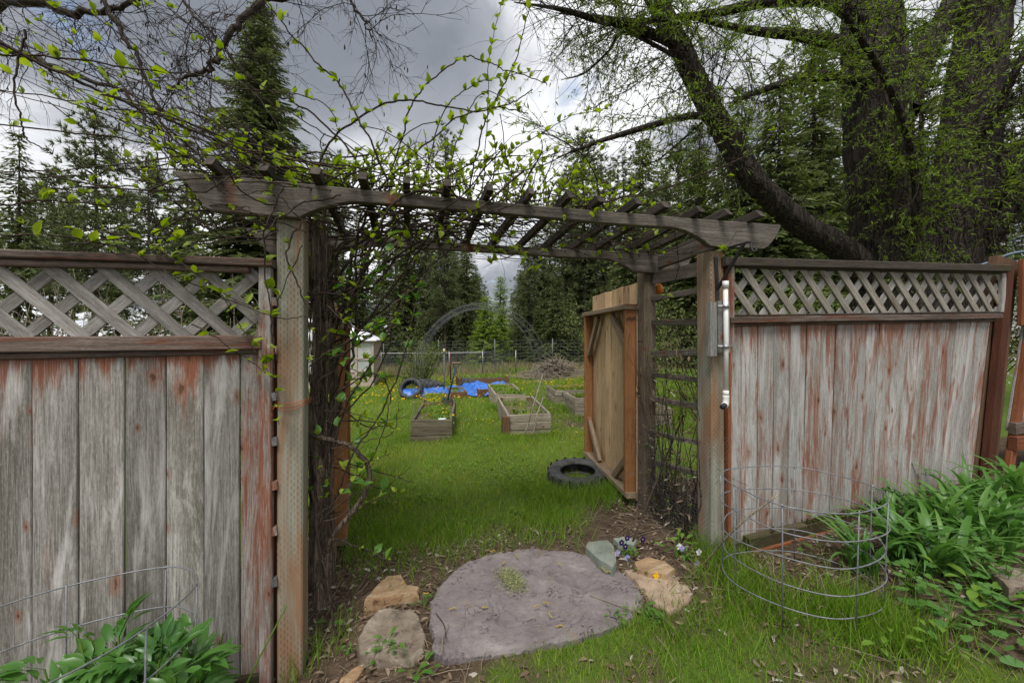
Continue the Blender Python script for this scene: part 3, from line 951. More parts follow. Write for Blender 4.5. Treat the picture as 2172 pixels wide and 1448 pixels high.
for k, px in enumerate(rpx):
    x = fx(px, 1.85) + random.uniform(-.006, .006)
    x2 = x + random.uniform(-.02, .02)
    A = V(x, 1.855 + random.uniform(-.015, .015), 2.080); B = V(x2, 2.83, 2.016)
    me = board_mesh('rafter', np.linalg.norm(B - A), .034, .048, M_RAFT, .004, .003, 2)
    # sloping cut at the front end
    co = np.empty(len(me.vertices) * 3, np.float32); me.vertices.foreach_get('co', co); co = co.reshape(-1, 3)
    fr = co[:, 2] < .001
    co[fr, 2] += (co[fr, 1] + .03) * .8
    me.vertices.foreach_set('co', co.ravel())
    obj('rafter', me, pg, frame(A, B - A, (0, 0, -1)))
# side braces and the slatted right side
for (px, py0, py1) in ():
    pass
sx = 1.80
def side_slat(za, zb_, h=.045):
    plank('side_slat', (sx + .0, 2.06, za), (sx + .03, 2.78, zb_), h, .02, M_BEAM, pg, (-1, 0, 0), ch=.002, seg=1)
# z at the near post and at the far post, read from the photograph
for pyn, pyf, h in ((566, 590, .09), (612, 632, .04), (683, 683, .04), (745, 752, .04), (808, 796, .035), (866, 848, .04), (945, 920, .03), (1010, 985, .03)):
    zn = CZ + (HY - pyn) / FPX * 2.45; zf = CZ + (HY - pyf) / FPX * 3.05
    side_slat(zn, zf, h)
plank('side_beam', (sx + .045, 2.02, 1.95), (sx + .06, 2.80, 1.925), .09, .03, M_BEAM, pg, (-1, 0, 0), seg=1)
for pyn, pyf in ((560, 580), (690, 690), (820, 800), (950, 920), (1060, 1020)):
    zn = CZ + (HY - pyn) / FPX * 1.85; zf = CZ + (HY - pyf) / FPX * 2.4
    plank('side_slat', (-.555, 2.10, zn), (-.555, 2.74, zf), .04, .02, M_BEAM, pg, (1, 0, 0), ch=.002)
for xx, sg in ((-.5, 1), (1.79, -1)):
    pass

# ------------------------------------------------------------------ gate leaves
def gate_leaf(A, B, zb_, ht, label, side, extra_top=.2, base=None):
    """A hinge foot, B free foot (x, y); side = +1: pickets on the right of A->B"""
    A = V(*A, zb_); B = V(*B, zb_)
    d = nrm(B - A); L = np.linalg.norm(B - A)
    out = nrm(V(d[1], -d[0], 0)) * side
    g = thing('garden_gate', (A[0], A[1], zb_), label, 'gate')
    fw, ft = .085, .040
    def P(u, h, o=0): return A + d * u + V(0, 0, h) + out * o
    plank('frame_stile', P(ft / 2 + .0, .04), P(ft / 2 + .0, ht - .02), ft, fw, M_CEDARFR, g, tuple(-out), ch=.004)
    plank('frame_stile', P(L - ft / 2, .04), P(L - ft / 2, ht - .02), ft, fw, M_CEDARFR, g, tuple(-out), ch=.004)
    plank('frame_rail', P(-.02, .02), P(L + .01, .02), ft, fw + .006, M_GREYNEW, g, tuple(-out), ch=.004)
    plank('frame_rail', P(-.02, ht), P(L + .03, ht), ft, fw + .03, M_GREYNEW, g, tuple(-out), ch=.004)
    for (u0, h0, u1, h1, m) in ((.05, .30, .36, .04, M_GREYNEW), (L - .05, .40, L - .40, .05, M_GREYNEW), (L - .05, ht - .42, L - .36, ht - .04, M_GREYNEW), (.05, ht - .36, .40, ht - .05, M_GREYNEW)):
        plank('corner_brace', P(u0, h0, -.004), P(u1, h1, -.004), .06, .035, m, g, tuple(-out), ch=.003)
    n = 8; w = L / n
    for k in range(n):
        u = (k + .5) * w
        top = ht + extra_top + random.uniform(-.006, .006)
        me = board_mesh('picket', top + .03, w - .006, .017, M_CEDAR, .003, .001, 1)
        o = obj('picket', me, g, frame(P(u, -.03, fw / 2 + .014 + random.uniform(-.004, .004)), V(0, 0, 1), tuple(-out)))
        # dog-eared top
        co = np.empty(len(me.vertices) * 3, np.float32); me.vertices.foreach_get('co', co); co = co.reshape(-1, 3)
        tp = co[:, 2] > top - .02
        co[tp, 2] -= np.clip((np.abs(co[tp, 0]) - (w / 2 - .012)) / .012, 0, 1) * .012
        me.vertices.foreach_set('co', co.ravel())
    return g, P, L
gr, PR, LR = gate_leaf((1.70, 2.80), (1.87, 3.93), .10, 1.50, 'new cedar gate leaf standing open at the right, orange frame and corner braces', 1)
plank('strap_hinge', PR(-.02, .83, .055), PR(.16, .83, .055), .03, .006, M_GALV, gr, (0, 0, 1), ch=.001)
gl, PL, LL = gate_leaf((-.435, 2.86), (-.56, 3.98), -.02, 1.46, 'cedar gate leaf standing open at the left, seen edge-on behind the vine', -1, .18)

# ------------------------------------------------------------------ water pipe, block and bracket by the right post
pv = thing('water_pipe', (fx(1538), 1.93, fz(1538, 860, 1.93)), 'white plastic standpipe with black outlet clamped beside the right post', 'pipe')
xp, Yp = fx(1539, 1.93), 1.93
def zp(py): return fz(1539, py, Yp)
tube_obj('pipe_tube', [(xp, Yp, zp(606)), (xp + .004, Yp, zp(720)), (xp + .002, Yp, zp(838))], .0135, M_PVC, pv, 14)
tube_obj('pipe_cap', [(xp, Yp, zp(596)), (xp, Yp, zp(611))], .0175, M_PVC, pv, 14)
tube_obj('pipe_socket', [(xp + .002, Yp, zp(828)), (xp + .002, Yp, zp(839))], .0168, M_PVC, pv, 14)
tube_obj('pipe_elbow', spline([(xp + .002, Yp, zp(838)), (xp + .002, Yp, zp(850)), (xp - .006, Yp - .006, zp(856.5)), (xp - .035, Yp - .03, zp(857))], 12), .0180, M_PVC, pv, 14)
tube_obj('pipe_outlet', [(xp - .032, Yp - .028, zp(857)), (xp - .078, Yp - .062, zp(857.5))], .0150, M_RUBBERBLACK, pv, 14)
for py in (650, 735):
    z = zp(py)
    b = MB()
    a = np.linspace(-.2, math.pi + .2, 9)
    pts = np.c_[xp + .018 * np.cos(a), Yp - .018 * np.sin(a), np.full(9, z)]
    pts = np.concatenate([[(xp + .03, Yp + .012, z)], pts, [(xp - .046, Yp + .010, z)]])
    w = .009
    vv = np.concatenate([pts + (0, 0, w), pts - (0, 0, w)]); n = len(pts)
    b.add(vv, [(i, i + n, i + n + 1, i + 1) for i in range(n - 1)])
    o = obj('pipe_clamp', b.mesh('pipe_clamp', M_GALV), pv)
    so = o.modifiers.new('thick', 'SOLIDIFY'); so.thickness = .002
wb = thing('wooden_block', (fx(1522, 1.94), 1.96, fz(1522, 755, 1.94)), 'grey weathered wooden block behind the white pipe on the right post', 'block')
plank('block_board', (fx(1514, 1.945), 1.962, fz(1514, 641, 1.945)), (fx(1514, 1.945), 1.962, fz(1514, 755, 1.945)), .05, .035, M_GREYBLOCK, wb, (0, -1, 0), ch=.003)
plank('block_board', (fx(1537, 1.95), 1.968, fz(1537, 638, 1.95)), (fx(1537, 1.95), 1.968, fz(1537, 748, 1.95)), .085, .03, M_GREYBLOCK, wb, (0, -1, 0), ch=.003)
bk = thing('steel_bracket', (fx(1520, 1.95), 1.97, fz(1520, 640, 1.95)), 'black steel hanging bracket with hook under the right beam end', 'bracket')
def bar(name, a, b_, w, t, parent, face=(0, -1, 0)):
    plank(name, a, b_, w, t, M_BLACK, parent, face, ch=.001, wob=0)
bar('wall_plate', atY(1519, 545, 1.99), atY(1522, 637, 1.99), .024, .006, bk)
bar('brace_arm', atY(1522, 613, 1.985), atY(1578, 517, 1.86), .018, .012, bk)
bar('top_arm', atY(1535, 528, 1.975), atY(1590, 513, 1.84), .012, .014, bk)
tube_obj('hook', spline([atY(1592, 513, 1.84), atY(1594, 527, 1.83), atY(1599, 534, 1.82), atY(1606, 528, 1.81)], 12), .006, M_BLACK, bk)
bar('tip_plate', atY(1594, 512, 1.835), atY(1594, 533, 1.835), .018, .004, bk)
og = thing('glass_ornament', atY(1398, 612, 2.78), 'small orange glass ornament behind the brown back post', 'ornament')
b = MB(); pc = atY(1397, 612, 2.78)
tube(b, [pc + (0, 0, dz) for dz in (-.045, -.04, -.02, 0, .02, .035, .042)], [.008, .025, .036, .04, .034, .02, .006], 12, True)
obj('glass_globe', b.mesh('glass_globe', M_ORANGE), og)
tube_obj('cap_ring', [pc + (0, 0, .04), pc + (0, 0, .06)], .009, M_GALV, og, 8)
tube_obj('hanging_wire', [pc + (0, 0, .058), pc + (.008, .004, .16), pc + (.015, .0, .30)], .0012, M_WIREDK, og, 4)
tw = thing('twine_loop', atY(590, 860, 1.99), 'orange twine tied round the left gateway post', 'twine')
b = MB()
for k in range(3):
    z = fz(600, 852 + 5 * k, 1.99)
    x0, x1 = fx(585), fx(645)
    tube(b, spline([(x0, 1.995, z), ((x0 + x1) / 2, 1.992, z - .008 - .006 * k), (x1, 1.995, z + .004), (x1 + .004, 2.05, z), (x1, 2.112, z), (x0, 2.112, z), (x0 - .005, 2.05, z)], 22, True), .0014, 4)
tube(b, spline([(x0 - .003, 1.993, z), (x0 - .03, 1.98, z - .05), (x0 - .012, 1.985, z - .15), (x0 - .035, 1.98, z - .12), (x0 - .01, 1.985, z - .03)], 20), .0014, 4)
obj('twine_strands', b.mesh('twine_strands', M_TWINE), tw)

# ------------------------------------------------------------------ garden beyond the gate
GRASS_TPL = (np.array([(-.5, 0, 0), (.5, 0, 0), (.32, .08, .55), (-.32, .08, .55), (0, .3, 1.0)], float), [np.array([(0, 1, 2, 3)]), np.array([(3, 2, 4)])])
def blades(b, x, y, z, h, w, lean=.35):
    n = len(x)
    a = rng.uniform(0, 2 * math.pi, n)
    lx = rng.normal(0, lean, n); ly = rng.normal(0, lean, n)
    M = np.zeros((n, 3, 3))
    M[:, 0, 0] = np.cos(a); M[:, 1, 0] = np.sin(a)
    M[:, 0, 1] = -np.sin(a); M[:, 1, 1] = np.cos(a)
    M[:, 0, 2] = lx; M[:, 1, 2] = ly; M[:, 2, 2] = 1
    scatter(b, GRASS_TPL[0], GRASS_TPL[1], np.c_[x, y, z], M, np.c_[w, h, h])
DAISY = []
def flower_tpl():
    v = [(0, 0, .012)]; f = []
    n = 9
    for i in range(n):
        a = 2 * math.pi * i / n
        v.append((math.cos(a), math.sin(a), 0.0))
    for i in range(n):
        f.append((0, 1 + i, 1 + (i + 1) % n))
    v.append((0, 0, -.25))
    for i in range(n):
        f.append((n + 1, 1 + (i + 1) % n, 1 + i))
    return np.array(v, float), [np.array(f)]
FLOWER = flower_tpl()
WEED_TPL = leaf_tpl([(.3, .16), (.65, .18)], .25, .5)
def weeds_in(parent, x0, x1, y0, y1, z, n_leaf, n_blade, n_dand=0, hmax=.12):
    b = MB()
    x = rng.uniform(x0, x1, n_leaf); y = rng.uniform(y0, y1, n_leaf)
    k = fbm(x * 3.5, y * 3.5, 51) > .40
    x, y = x[k], y[k]; n = len(x)
    D = np.c_[rng.normal(0, 1, n), rng.normal(0, 1, n), rng.uniform(.2, 1.3, n)]
    scatter(b, WEED_TPL[0], WEED_TPL[1], np.c_[x, y, np.full(n, z)], basis(D), rng.uniform(.04, hmax, n))
    o = obj('weeds', b.mesh('weeds', M_WEED), parent); tag(o, kind='stuff')
    if n_blade:
        b = MB()
        x = rng.uniform(x0, x1, n_blade); y = rng.uniform(y0, y1, n_blade)
        blades(b, x, y, np.full(n_blade, z), rng.uniform(.05, hmax * 1.3, n_blade), rng.uniform(.005, .009, n_blade), .3)
        o = obj('grass_tufts', b.mesh('grass_tufts', M_GRASS), parent); tag(o, kind='stuff')
    if n_dand:
        b = MB()
        x = rng.uniform(x0, x1, n_dand); y = rng.uniform(y0, y1, n_dand)
        M = basis(np.c_[rng.normal(0, .3, n_dand), np.ones(n_dand), rng.normal(0, .3, n_dand)])
        scatter(b, FLOWER[0], FLOWER[1], np.c_[x, y, z + rng.uniform(.05, .14, n_dand)], M, np.full(n_dand, .019))
        o = obj('dandelion_heads', b.mesh('dandelion_heads', M_YELLOW), parent); tag(o, kind='stuff')

def bed(label, x0, x1, y0, y1, h, m, rows=2, fill=.78, rot=0.0, warp=False, posts=True, weed=(260, 200, 10), corner=M_BEDBROWN, dirt=True):
    cx, cy = (x0 + x1) / 2, (y0 + y1) / 2
    g = float(gz(cx, cy)) - .03
    o = thing('raised_bed', (cx, cy, g), label, 'raised bed', rot=rot)
    Mw = WM[o.name]
    def W(x, y, z):
        return np.array(Mw @ Vector((x - cx, y - cy, z)))
    t = .032
    rot3 = np.array(Mw.to_3x3())
    ph = h / rows
    for r_ in range(rows):
        z0 = ph * (r_ + .5)
        wd = ph - .004
        dz = .012 if warp and r_ == rows - 1 else 0
        jz = lambda: random.uniform(-.007, .007)
        plank('plank', W(x0, y0 + t / 2 + jz(), z0 + jz()), W(x1, y0 + t / 2 + jz(), z0 + jz()), wd, t, m, o, tuple(rot3 @ V(0, -1, 0)), seg=1)
        plank('plank', W(x0 + .03, y1 - t / 2, z0), W(x1 - .03, y1 - t / 2, z0 + .006), wd, t, m, o, tuple(rot3 @ V(0, 1, 0)), seg=1)
        plank('plank', W(x0 + t / 2 + jz(), y0 + t + .002, z0 + jz()), W(x0 + t / 2 + jz(), y1, z0 + jz()), wd, t, m, o, tuple(rot3 @ V(-1, 0, 0)), seg=1)
        plank('plank', W(x1 - t / 2, y0 + t + .002, z0 + dz), W(x1 - t / 2 + (.02 if warp else 0), y1, z0 + dz), wd, t, m, o, tuple(rot3 @ V(1, 0, 0)), seg=1)
    if posts:
        for (px_, py_) in ((x0 + .07, y0 + .07), (x1 - .07, y0 + .07), (x0 + .07, y1 - .07), (x1 - .07, y1 - .07)):
            plank('corner_post', W(px_, py_, .02), W(px_, py_, h - .012), .06, .06, corner, o, tuple(rot3 @ V(0, -1, 0)))
    # soil
    b = MB(); nx, ny = 10, 16
    X, Y = np.meshgrid(np.linspace(x0 + t, x1 - t, nx), np.linspace(y0 + t, y1 - t, ny))
    Z = h * fill + .05 * (fbm(X * 4, Y * 4, 61) - .47)
    P = np.stack([X, Y, Z], -1).reshape(-1, 3)
    Mn = np.array(Mw); P = (P - (cx, cy, 0)) @ Mn[:3, :3].T + Mn[:3, 3]
    i, j = np.meshgrid(np.arange(ny - 1), np.arange(nx - 1), indexing='ij')
    b.add(P, np.stack([i * nx + j, i * nx + j + 1, (i + 1) * nx + j + 1, (i + 1) * nx + j], -1).reshape(-1, 4))
    obj('soil', b.mesh('soil', M_SOIL), o)
    weeds_in(o, x0 + .06, x1 - .06, y0 + .06, y1 - .06, g + h * fill, *weed)
    return o, W
bedA, WA = bed('grey mossy raised bed at the left, a pale bottle lying in it', .14, .695, 5.54, 7.05, .32, M_BEDOLD, 3, .80, R(-8), True, True, (420, 300, 16))
bed('brown raised bed full of dandelions behind the spade', .30, .82, 7.2, 9.0, .24, M_BEDBROWN, 2, .9, R(-8), False, True, (500, 500, 70))
bedC, WC = bed('pale raised bed with leaning sticks and a brown corner plank', 1.50, 2.14, 5.50, 7.25, .33, M_BED, 3, .75, R(-8), True, True, (300, 260, 6))
bed('pale raised bed of low weeds behind the one with leaning sticks', 1.80, 2.42, 7.75, 9.6, .34, M_BED, 2, .9, R(-7), False, True, (700, 260, 0))
bed('pale raised bed with dandelions, farthest of the three at the right', 3.08, 4.2, 7.85, 8.8, .34, M_BED, 3, .85, R(-8), False, True, (600, 500, 60))
bed('pale raised bed in the middle of the three beside the gate', 2.98, 4.1, 6.60, 7.35, .35, M_BED, 3, .85, R(-8), False, True, (420, 260, 10))
bed('pale raised bed nearest the gate, half hidden by it', 2.98, 4.1, 5.55, 6.1, .30, M_BED, 3, .8, R(-8), False, True, (300, 200, 4))
bed('small brown plank bed left of the gap before the blue tarpaulin', 1.02, 1.42, 9.75, 10.7, .20, M_BEDBROWN, 1, .6, 0, False, False, (120, 120, 0))
bed('small brown plank bed right of the gap before the blue tarpaulin', 1.68, 2.12, 9.75, 10.6, .24, M_BEDBROWN, 1, .6, 0, False, False, (60, 60, 0))
bed('dark plank bed with green plants behind the blue tarpaulin', 1.55, 3.1, 12.2, 13.4, .30, M_BEDBROWN, 1, .95, 0, False, False, (700, 300, 0))
plank('corner_plank', WC(1.47, 5.50, .0), WC(1.48, 5.50, .31), .10, .12, M_BEDBROWN, bedC, (0, -1, 0), ch=.006)

bt = thing('plastic_bottle', tuple(WA(.50, 5.66, .27)), 'pale blue-green bottle lying in the left raised bed', 'bottle')
q = WA(.50, 5.66, .285)
tube_obj('bottle_body', [q, q + (.005, 0, .0), q + (.05, -.01, .002), q + (.10, -.02, .004), q + (.12, -.025, .005)], [.02, .032, .034, .032, .014], M_GLASSPALE, bt, 12)
tube_obj('bottle_neck', [q + (.12, -.025, .005), q + (.145, -.03, .006)], .013, M_WHITEP, bt, 10)

# spade stuck in the left bed
sp_b = atT(950, 846, 6.9); sp_t = atT(966.5, 778, 6.75)
sd_ = thing('garden_spade', tuple(sp_b), 'spade with dark blue shaft standing in the left raised bed', 'spade')
tube_obj('shaft', [sp_b, sp_b * .5 + sp_t * .5, sp_t], .015, M_STEELBLUE, sd_, 8)
ax = nrm(sp_t - sp_b); sxv = V(1, 0.1, 0)
gt = sp_t + ax * .07
gf_ = tube_obj('grip_fork', spline([gt - sxv * .065, sp_t - sxv * .045 + ax * .03, sp_t - ax * .02, sp_t + sxv * .045 + ax * .03, gt + sxv * .065], 14), .011, M_GALV, sd_, 6)
tube_obj('grip_bar', [gt - sxv * .07, gt + sxv * .07], .019, M_GREYNEW, gf_, 8)
bl = sp_b - ax * .02
me = board_mesh('blade', .28, .19, .006, M_GALV, .002, 0, 1)
obj('blade', me, sd_, frame(bl - ax * .24, ax, (0, -1, 0)))

# sticks leaning on the right bed
for nm, pts, r_, lab in (('bamboo_stick', [atT(1112, 928, 5.55), atT(1131, 862, 5.6), atT(1151, 796, 5.9)], .011, 'straight pale stick leaning on the right raised bed'),
                         ('crooked_stick', [atT(1124, 931, 5.5), atT(1136, 903, 5.5), atT(1139, 878, 5.55), atT(1148, 855, 5.7), atT(1152, 842, 5.8)], .010, 'crooked pale stick leaning on the right raised bed, beside the straight one')):
    tag(tube_obj(nm, spline(pts, 9), r_, M_STICK, None, 6), lab, 'stick')
dw = thing('dry_stalks', tuple(WC(1.75, 5.52, .2)), 'loose dry stalks tangled on the corner of the right raised bed', 'stalks')
b = MB()
for k in range(14):
    a = atT(random.uniform(1118, 1165), random.uniform(850, 925), 5.5); c = a + V(random.uniform(-.25, .25), random.uniform(-.05, .2), random.uniform(-.1, .15))
    tube(b, spline([a, (a + c) / 2 + rng.normal(0, .02, 3), c], 5), .003, 4)
obj('stalk_strands', b.mesh('stalk_strands', M_STICK), dw)

# wire arch over the path
wa = thing('wire_arch', (1.08, 6.6, float(gz(1.08, 6.6))), 'tall arch of bent wire mesh spanning the path between the raised beds', 'arch')
def arch_pt(s, y):
    """s in 0..1 along the arch"""
    leg = .84; rad = 1.06; L = 2 * leg + math.pi * rad
    d = s * L; dep = y - 6.0; x0 = 1.12 + .141 * dep
    y = 6.0 + .99 * dep
    gb = -.10
    if d < leg:
        return V(x0 - rad + .0, y, gb + d)
    if d > L - leg:
        return V(x0 + rad, y, gb + (L - d))
    a = (d - leg) / rad
    return V(x0 - rad * math.cos(a), y, gb + leg + rad * 1.08 * math.sin(a))
for k in range(8):
    y = 6.0 + k * .21
    tube_obj('arch_wire', [arch_pt(s, y + .0) + (.02 * math.sin(k * 2.1), 0, .008 * math.sin(k)) for s in np.linspace(0, 1, 44)], .0021, M_WIRE, wa, 4, False)
for k in range(27):
    s = (k + .5) / 27
    tube_obj('cross_wire', [arch_pt(s, 6.0), arch_pt(s, 6.7), arch_pt(s, 7.47)], .0021, M_WIRE, wa, 4, False)

# tyres
def tyre_mesh(Ro, Wd, hole, name='tyre', tread=18):
    b = MB(); ns = 48
    prof = [(hole, -Wd * .30), (hole + .01, -Wd * .40), (Ro * .80, -Wd * .52), (Ro * .93, -Wd * .47), (Ro, -Wd * .30), (Ro * 1.005, 0), (Ro, Wd * .30), (Ro * .93, Wd * .47), (Ro * .80, Wd * .52), (hole + .01, Wd * .40), (hole, Wd * .30), (hole + .03, Wd * .25), (Ro * .88, Wd * .33), (Ro * .92, 0), (Ro * .88, -Wd * .33), (hole + .03, -Wd * .25)]
    n = len(prof); P = []
    for i in range(ns):
        a = 2 * math.pi * i / ns
        for r_, h in prof:
            P.append((r_ * math.cos(a), r_ * math.sin(a), h))
    f = [(i * n + j, ((i + 1) % ns) * n + j, ((i + 1) % ns) * n + (j + 1) % n, i * n + (j + 1) % n) for i in range(ns) for j in range(n)]
    b.add(P, f)
    carc = b.mesh(name, M_TIRE)
    tb = MB()
    lug = np.array([(-1, -1, 0), (1, -1, 0), (1, 1, 0), (-1, 1, 0), (-.8, -.9, 1), (.8, -.9, 1), (.8, .9, 1), (-.8, .9, 1)], float)
    lf_ = np.array([(4, 5, 6, 7), (0, 1, 5, 4), (1, 2, 6, 5), (2, 3, 7, 6), (3, 0, 4, 7)])
    for side in (-1, 1):
        for i in range(tread):
            a = 2 * math.pi * (i + (.5 if side > 0 else 0)) / tread
            rad = V(math.cos(a), math.sin(a), 0); tan = V(-math.sin(a), math.cos(a), 0); up = V(0, 0, 1)
            dirv = nrm(up * .85 + tan * .5 * side); per = np.cross(rad, dirv)
            v = rad * (Ro * .985) + up * side * Wd * .27 + lug[:, :1] * per * .013 * Ro / .26 + lug[:, 1:2] * dirv * Wd * .26 + lug[:, 2:3] * rad * Ro * .03
            tb.add(v, lf_)
    return carc, tb.mesh('tread', M_TIRE, False)
def put_tyre(label, loc, Mr, Ro, Wd, hole):
    o = thing('old_tyre', loc, label, 'tyre')
    c, t = tyre_mesh(Ro, Wd, hole)
    M = Matrix.Translation(Vector(loc)) @ Mr
    obj('tread', t, obj('carcass', c, o, M), M)
    return o
tp = on_ground(1225, 1028)
put_tyre('old chunky tyre lying flat in the grass under the open gate', (tp[0] + .06, tp[1] + .13, tp[2] + .035), Matrix.Rotation(R(4), 4, 'X') @ Matrix.Rotation(R(-3), 4, 'Y'), .285, .15, .16)
tq = on_ground(872, 846)
put_tyre('big black tyre propped upright with blue tarpaulin in it', (tq[0], tq[1] + .16, tq[2] + .21), Matrix.Rotation(R(56), 4, 'X') @ Matrix.Rotation(R(-14), 4, 'Y'), .29, .24, .19)
for px, py, lab in ((915, 806, 'worn tyre lying flat behind the blue tarpaulin, left one'), (1005, 800, 'worn tyre lying flat behind the blue tarpaulin, right one')):
    a = atT(px, py, 12.0)
    put_tyre(lab, (a[0], a[1], float(gz(a[0], a[1])) + .12), Matrix.Rotation(R(12), 4, 'Y'), .40, .22, .24)

# blue tarpaulin
def tarp():
    nx, ny = 90, 36
    U, W_ = np.meshgrid(np.linspace(0, 1, nx), np.linspace(0, 1, ny))
    X = .30 + 2.45 * U; Y = 9.95 + 1.6 * W_ + .25 * np.sin(U * 7) + .2 * (fbm(U * 5, W_ * 3, 71) - .47)
    X = X + .2 * (fbm(U * 4 + 9, W_ * 4, 72) - .47)
    prof = np.interp(U, [0, .15, .35, .5, .62, .78, .9, 1], [.02, .06, .04, .16, .26, .18, .28, .05])
    H = prof * np.sin(np.pi * np.clip(W_ * 1.1, 0, 1)) ** .6 + .13 * (fbm(U * 9, W_ * 5, 73) - .4) + .22 * np.abs(fbm(U * 16, W_ * 7, 74) - .47)
    Z = gz(X, Y) + np.maximum(H, .015) + .02
    b = MB()
    i, j = np.meshgrid(np.arange(ny - 1), np.arange(nx - 1), indexing='ij')
    b.add(np.stack([X, Y, Z], -1).reshape(-1, 3), np.stack([i * nx + j, i * nx + j + 1, (i + 1) * nx + j + 1, (i + 1) * nx + j], -1).reshape(-1, 4))
    # the tail that runs into the upright tyre
    nx, ny = 20, 14
    U, W_ = np.meshgrid(np.linspace(0, 1, nx), np.linspace(0, 1, ny))
    X = tq[0] - .26 + .62 * U; Y = tq[1] + .06 + .35 * W_
    Z = gz(X, Y) + .06 + .20 * np.sin(np.pi * W_ * .8) * (1 - .4 * U) + .1 * (fbm(U * 5, W_ * 5, 75) - .4)
    i, j = np.meshgrid(np.arange(ny - 1), np.arange(nx - 1), indexing='ij')
    b.add(np.stack([X, Y, Z], -1).reshape(-1, 3), np.stack([i * nx + j, i * nx + j + 1, (i + 1) * nx + j + 1, (i + 1) * nx + j], -1).reshape(-1, 4))
    tag(obj('tarpaulin', b.mesh('tarpaulin', M_TARP)), 'crumpled bright blue tarpaulin spread behind the raised beds', 'tarpaulin')
tarp()

# posts standing in the garden
gp = atT(942, 822, 10.6)
fp = thing('garden_stake', (gp[0], gp[1], float(gz(gp[0], gp[1]))), 'dark metal stake with a cream cap beside the blue tarpaulin', 'stake')
zt = atT(942, 748, 10.6)[2]
tube_obj('stake_pole', [(gp[0], gp[1], float(gz(gp[0], gp[1]))), (gp[0], gp[1], zt)], .016, M_WIREDK, fp, 6)
tube_obj('stake_cap', [(gp[0], gp[1], zt), (gp[0], gp[1], zt + .11)], [.03, .027], M_CREAM, fp, 10)
tube_obj('cap_knob', [(gp[0], gp[1], zt + .11), (gp[0] - .01, gp[1], zt + .20)], [.022, .03], M_BLACK, fp, 8)
gp = atT(956, 790, 13.5)
tag(tube_obj('rusty_stake', [(gp[0], gp[1], float(gz(gp[0], gp[1]))), (gp[0], gp[1], atT(956, 748, 13.5)[2])], .022, M_DARKRED, None, 5), 'thin rusty stake before the chain-link fence', 'stake')

# fences at the far side
def far_fence_chain():
    A = V(*atT(735, 760, 17.5)[:2]); B = V(*atT(1094, 752, 18)[:2])
    g = thing('chain_link_fence', (A[0], A[1], float(gz(*A))), 'low grey chain-link fence beyond the blue tarpaulin', 'fence')
    L = np.linalg.norm(B - A); n = 5
    def P(s, h):
        q = A + (B - A) * s
        return V(q[0], q[1], float(gz(q[0], q[1])) + h)
    H = .95
    for k in range(n + 1):
        tube_obj('fence_post', [P(k / n, 0), P(k / n, H + .06)], .024, M_GALV, g, 6)
    tube_obj('top_rail', [P(s, H) for s in np.linspace(0, .85, 12)], .02, M_GALV, g, 6)
    b = MB(); sp_ = .075
    m = int((L + H) / sp_)
    for k in range(m):
        for dr in (1, -1):
            s0 = k * sp_ - (H if dr > 0 else 0)
            pts = []
            for h in np.linspace(.03, H, 2):
                s = (s0 + h if dr > 0 else s0 - h + 0) / L
                pts.append((s, h))
            if min(p[0] for p in pts) < 0 or max(p[0] for p in pts) > 1:
                continue
            tube(b, [P(*p) for p in pts], .0032, 3)
    o = obj('wire_mesh', b.mesh('wire_mesh', M_WIRE), g)
far_fence_chain()
def far_fence_grid():
    A = V(*atT(700, 760, 23)[:2]); B = V(*atT(1560, 752, 21)[:2])
    g = thing('wire_grid_fence', (A[0], A[1], float(gz(*A))), 'tall square-mesh wire fence along the edge of the forest', 'fence')
    L = np.linalg.norm(B - A)
    def P(s, h):
        q = A + (B - A) * s
        return V(q[0], q[1], float(gz(q[0], q[1])) + h)
    H = 1.5
    b = MB()
    for h in np.linspace(.1, H, 9):
        tube(b, [P(s, h + .02 * math.sin(s * 40)) for s in np.linspace(0, 1, 60)], .006, 3)
    for s in np.arange(0, 1, .2 / L):
        tube(b, [P(s, .05), P(s, H)], .005, 3)
    obj('wire_mesh', b.mesh('wire_mesh', M_WIREDK), g)
    for k in range(8):
        tube_obj('fence_post', [P(k / 7, 0), P(k / 7, H + .1)], .03, M_WIREDK, g, 5)
far_fence_grid()

# brush pile
def brush():
    c = on_ground(1196, 803); c = V(c[0], c[1] + .9, 0); c[2] = float(gz(c[0], c[1]))
    b = MB()
    for k in range(620):
        a = random.uniform(0, math.pi * 2); rr = abs(random.gauss(0, .6))
        h = .62 * math.exp(-(rr / .62) ** 2) * random.random() ** .6 + .03
        p = c + V(rr * math.cos(a) * 1.25, rr * math.sin(a), h)
        dr = rng.normal(0, 1, 3) * (1, 1, .28); dr = nrm(dr) * random.uniform(.3, .8)
        if random.random() < .03: dr = V(random.uniform(-.3, .3), 0, random.uniform(.3, .6))
        sl = V(math.cos(a), math.sin(a), -.55 * min(1, rr * 2)) * .25
        q = p + dr + sl; q[2] = max(q[2], c[2] + .02)
        r0 = random.uniform(.006, .016)
        tube(b, [p - dr * .6, (p + q) / 2 + rng.normal(0, .03, 3), q], [r0, r0 * .8, r0 * .4], 4)
    o = obj('brush_pile', b.mesh('brush_pile', M_STICK))
    tag(o, 'heap of cut branches and sticks near the far fence', 'brush pile')
    lg = on_ground(1125, 796)
    tag(tube_obj('log', [lg + (-.05, 0, .06), lg + (.5, .1, .07), lg + (1.0, .15, .05)], [.05, .045, .03], M_CONBARK, None, 7), 'short dark log in the grass left of the brush heap', 'log')
brush()

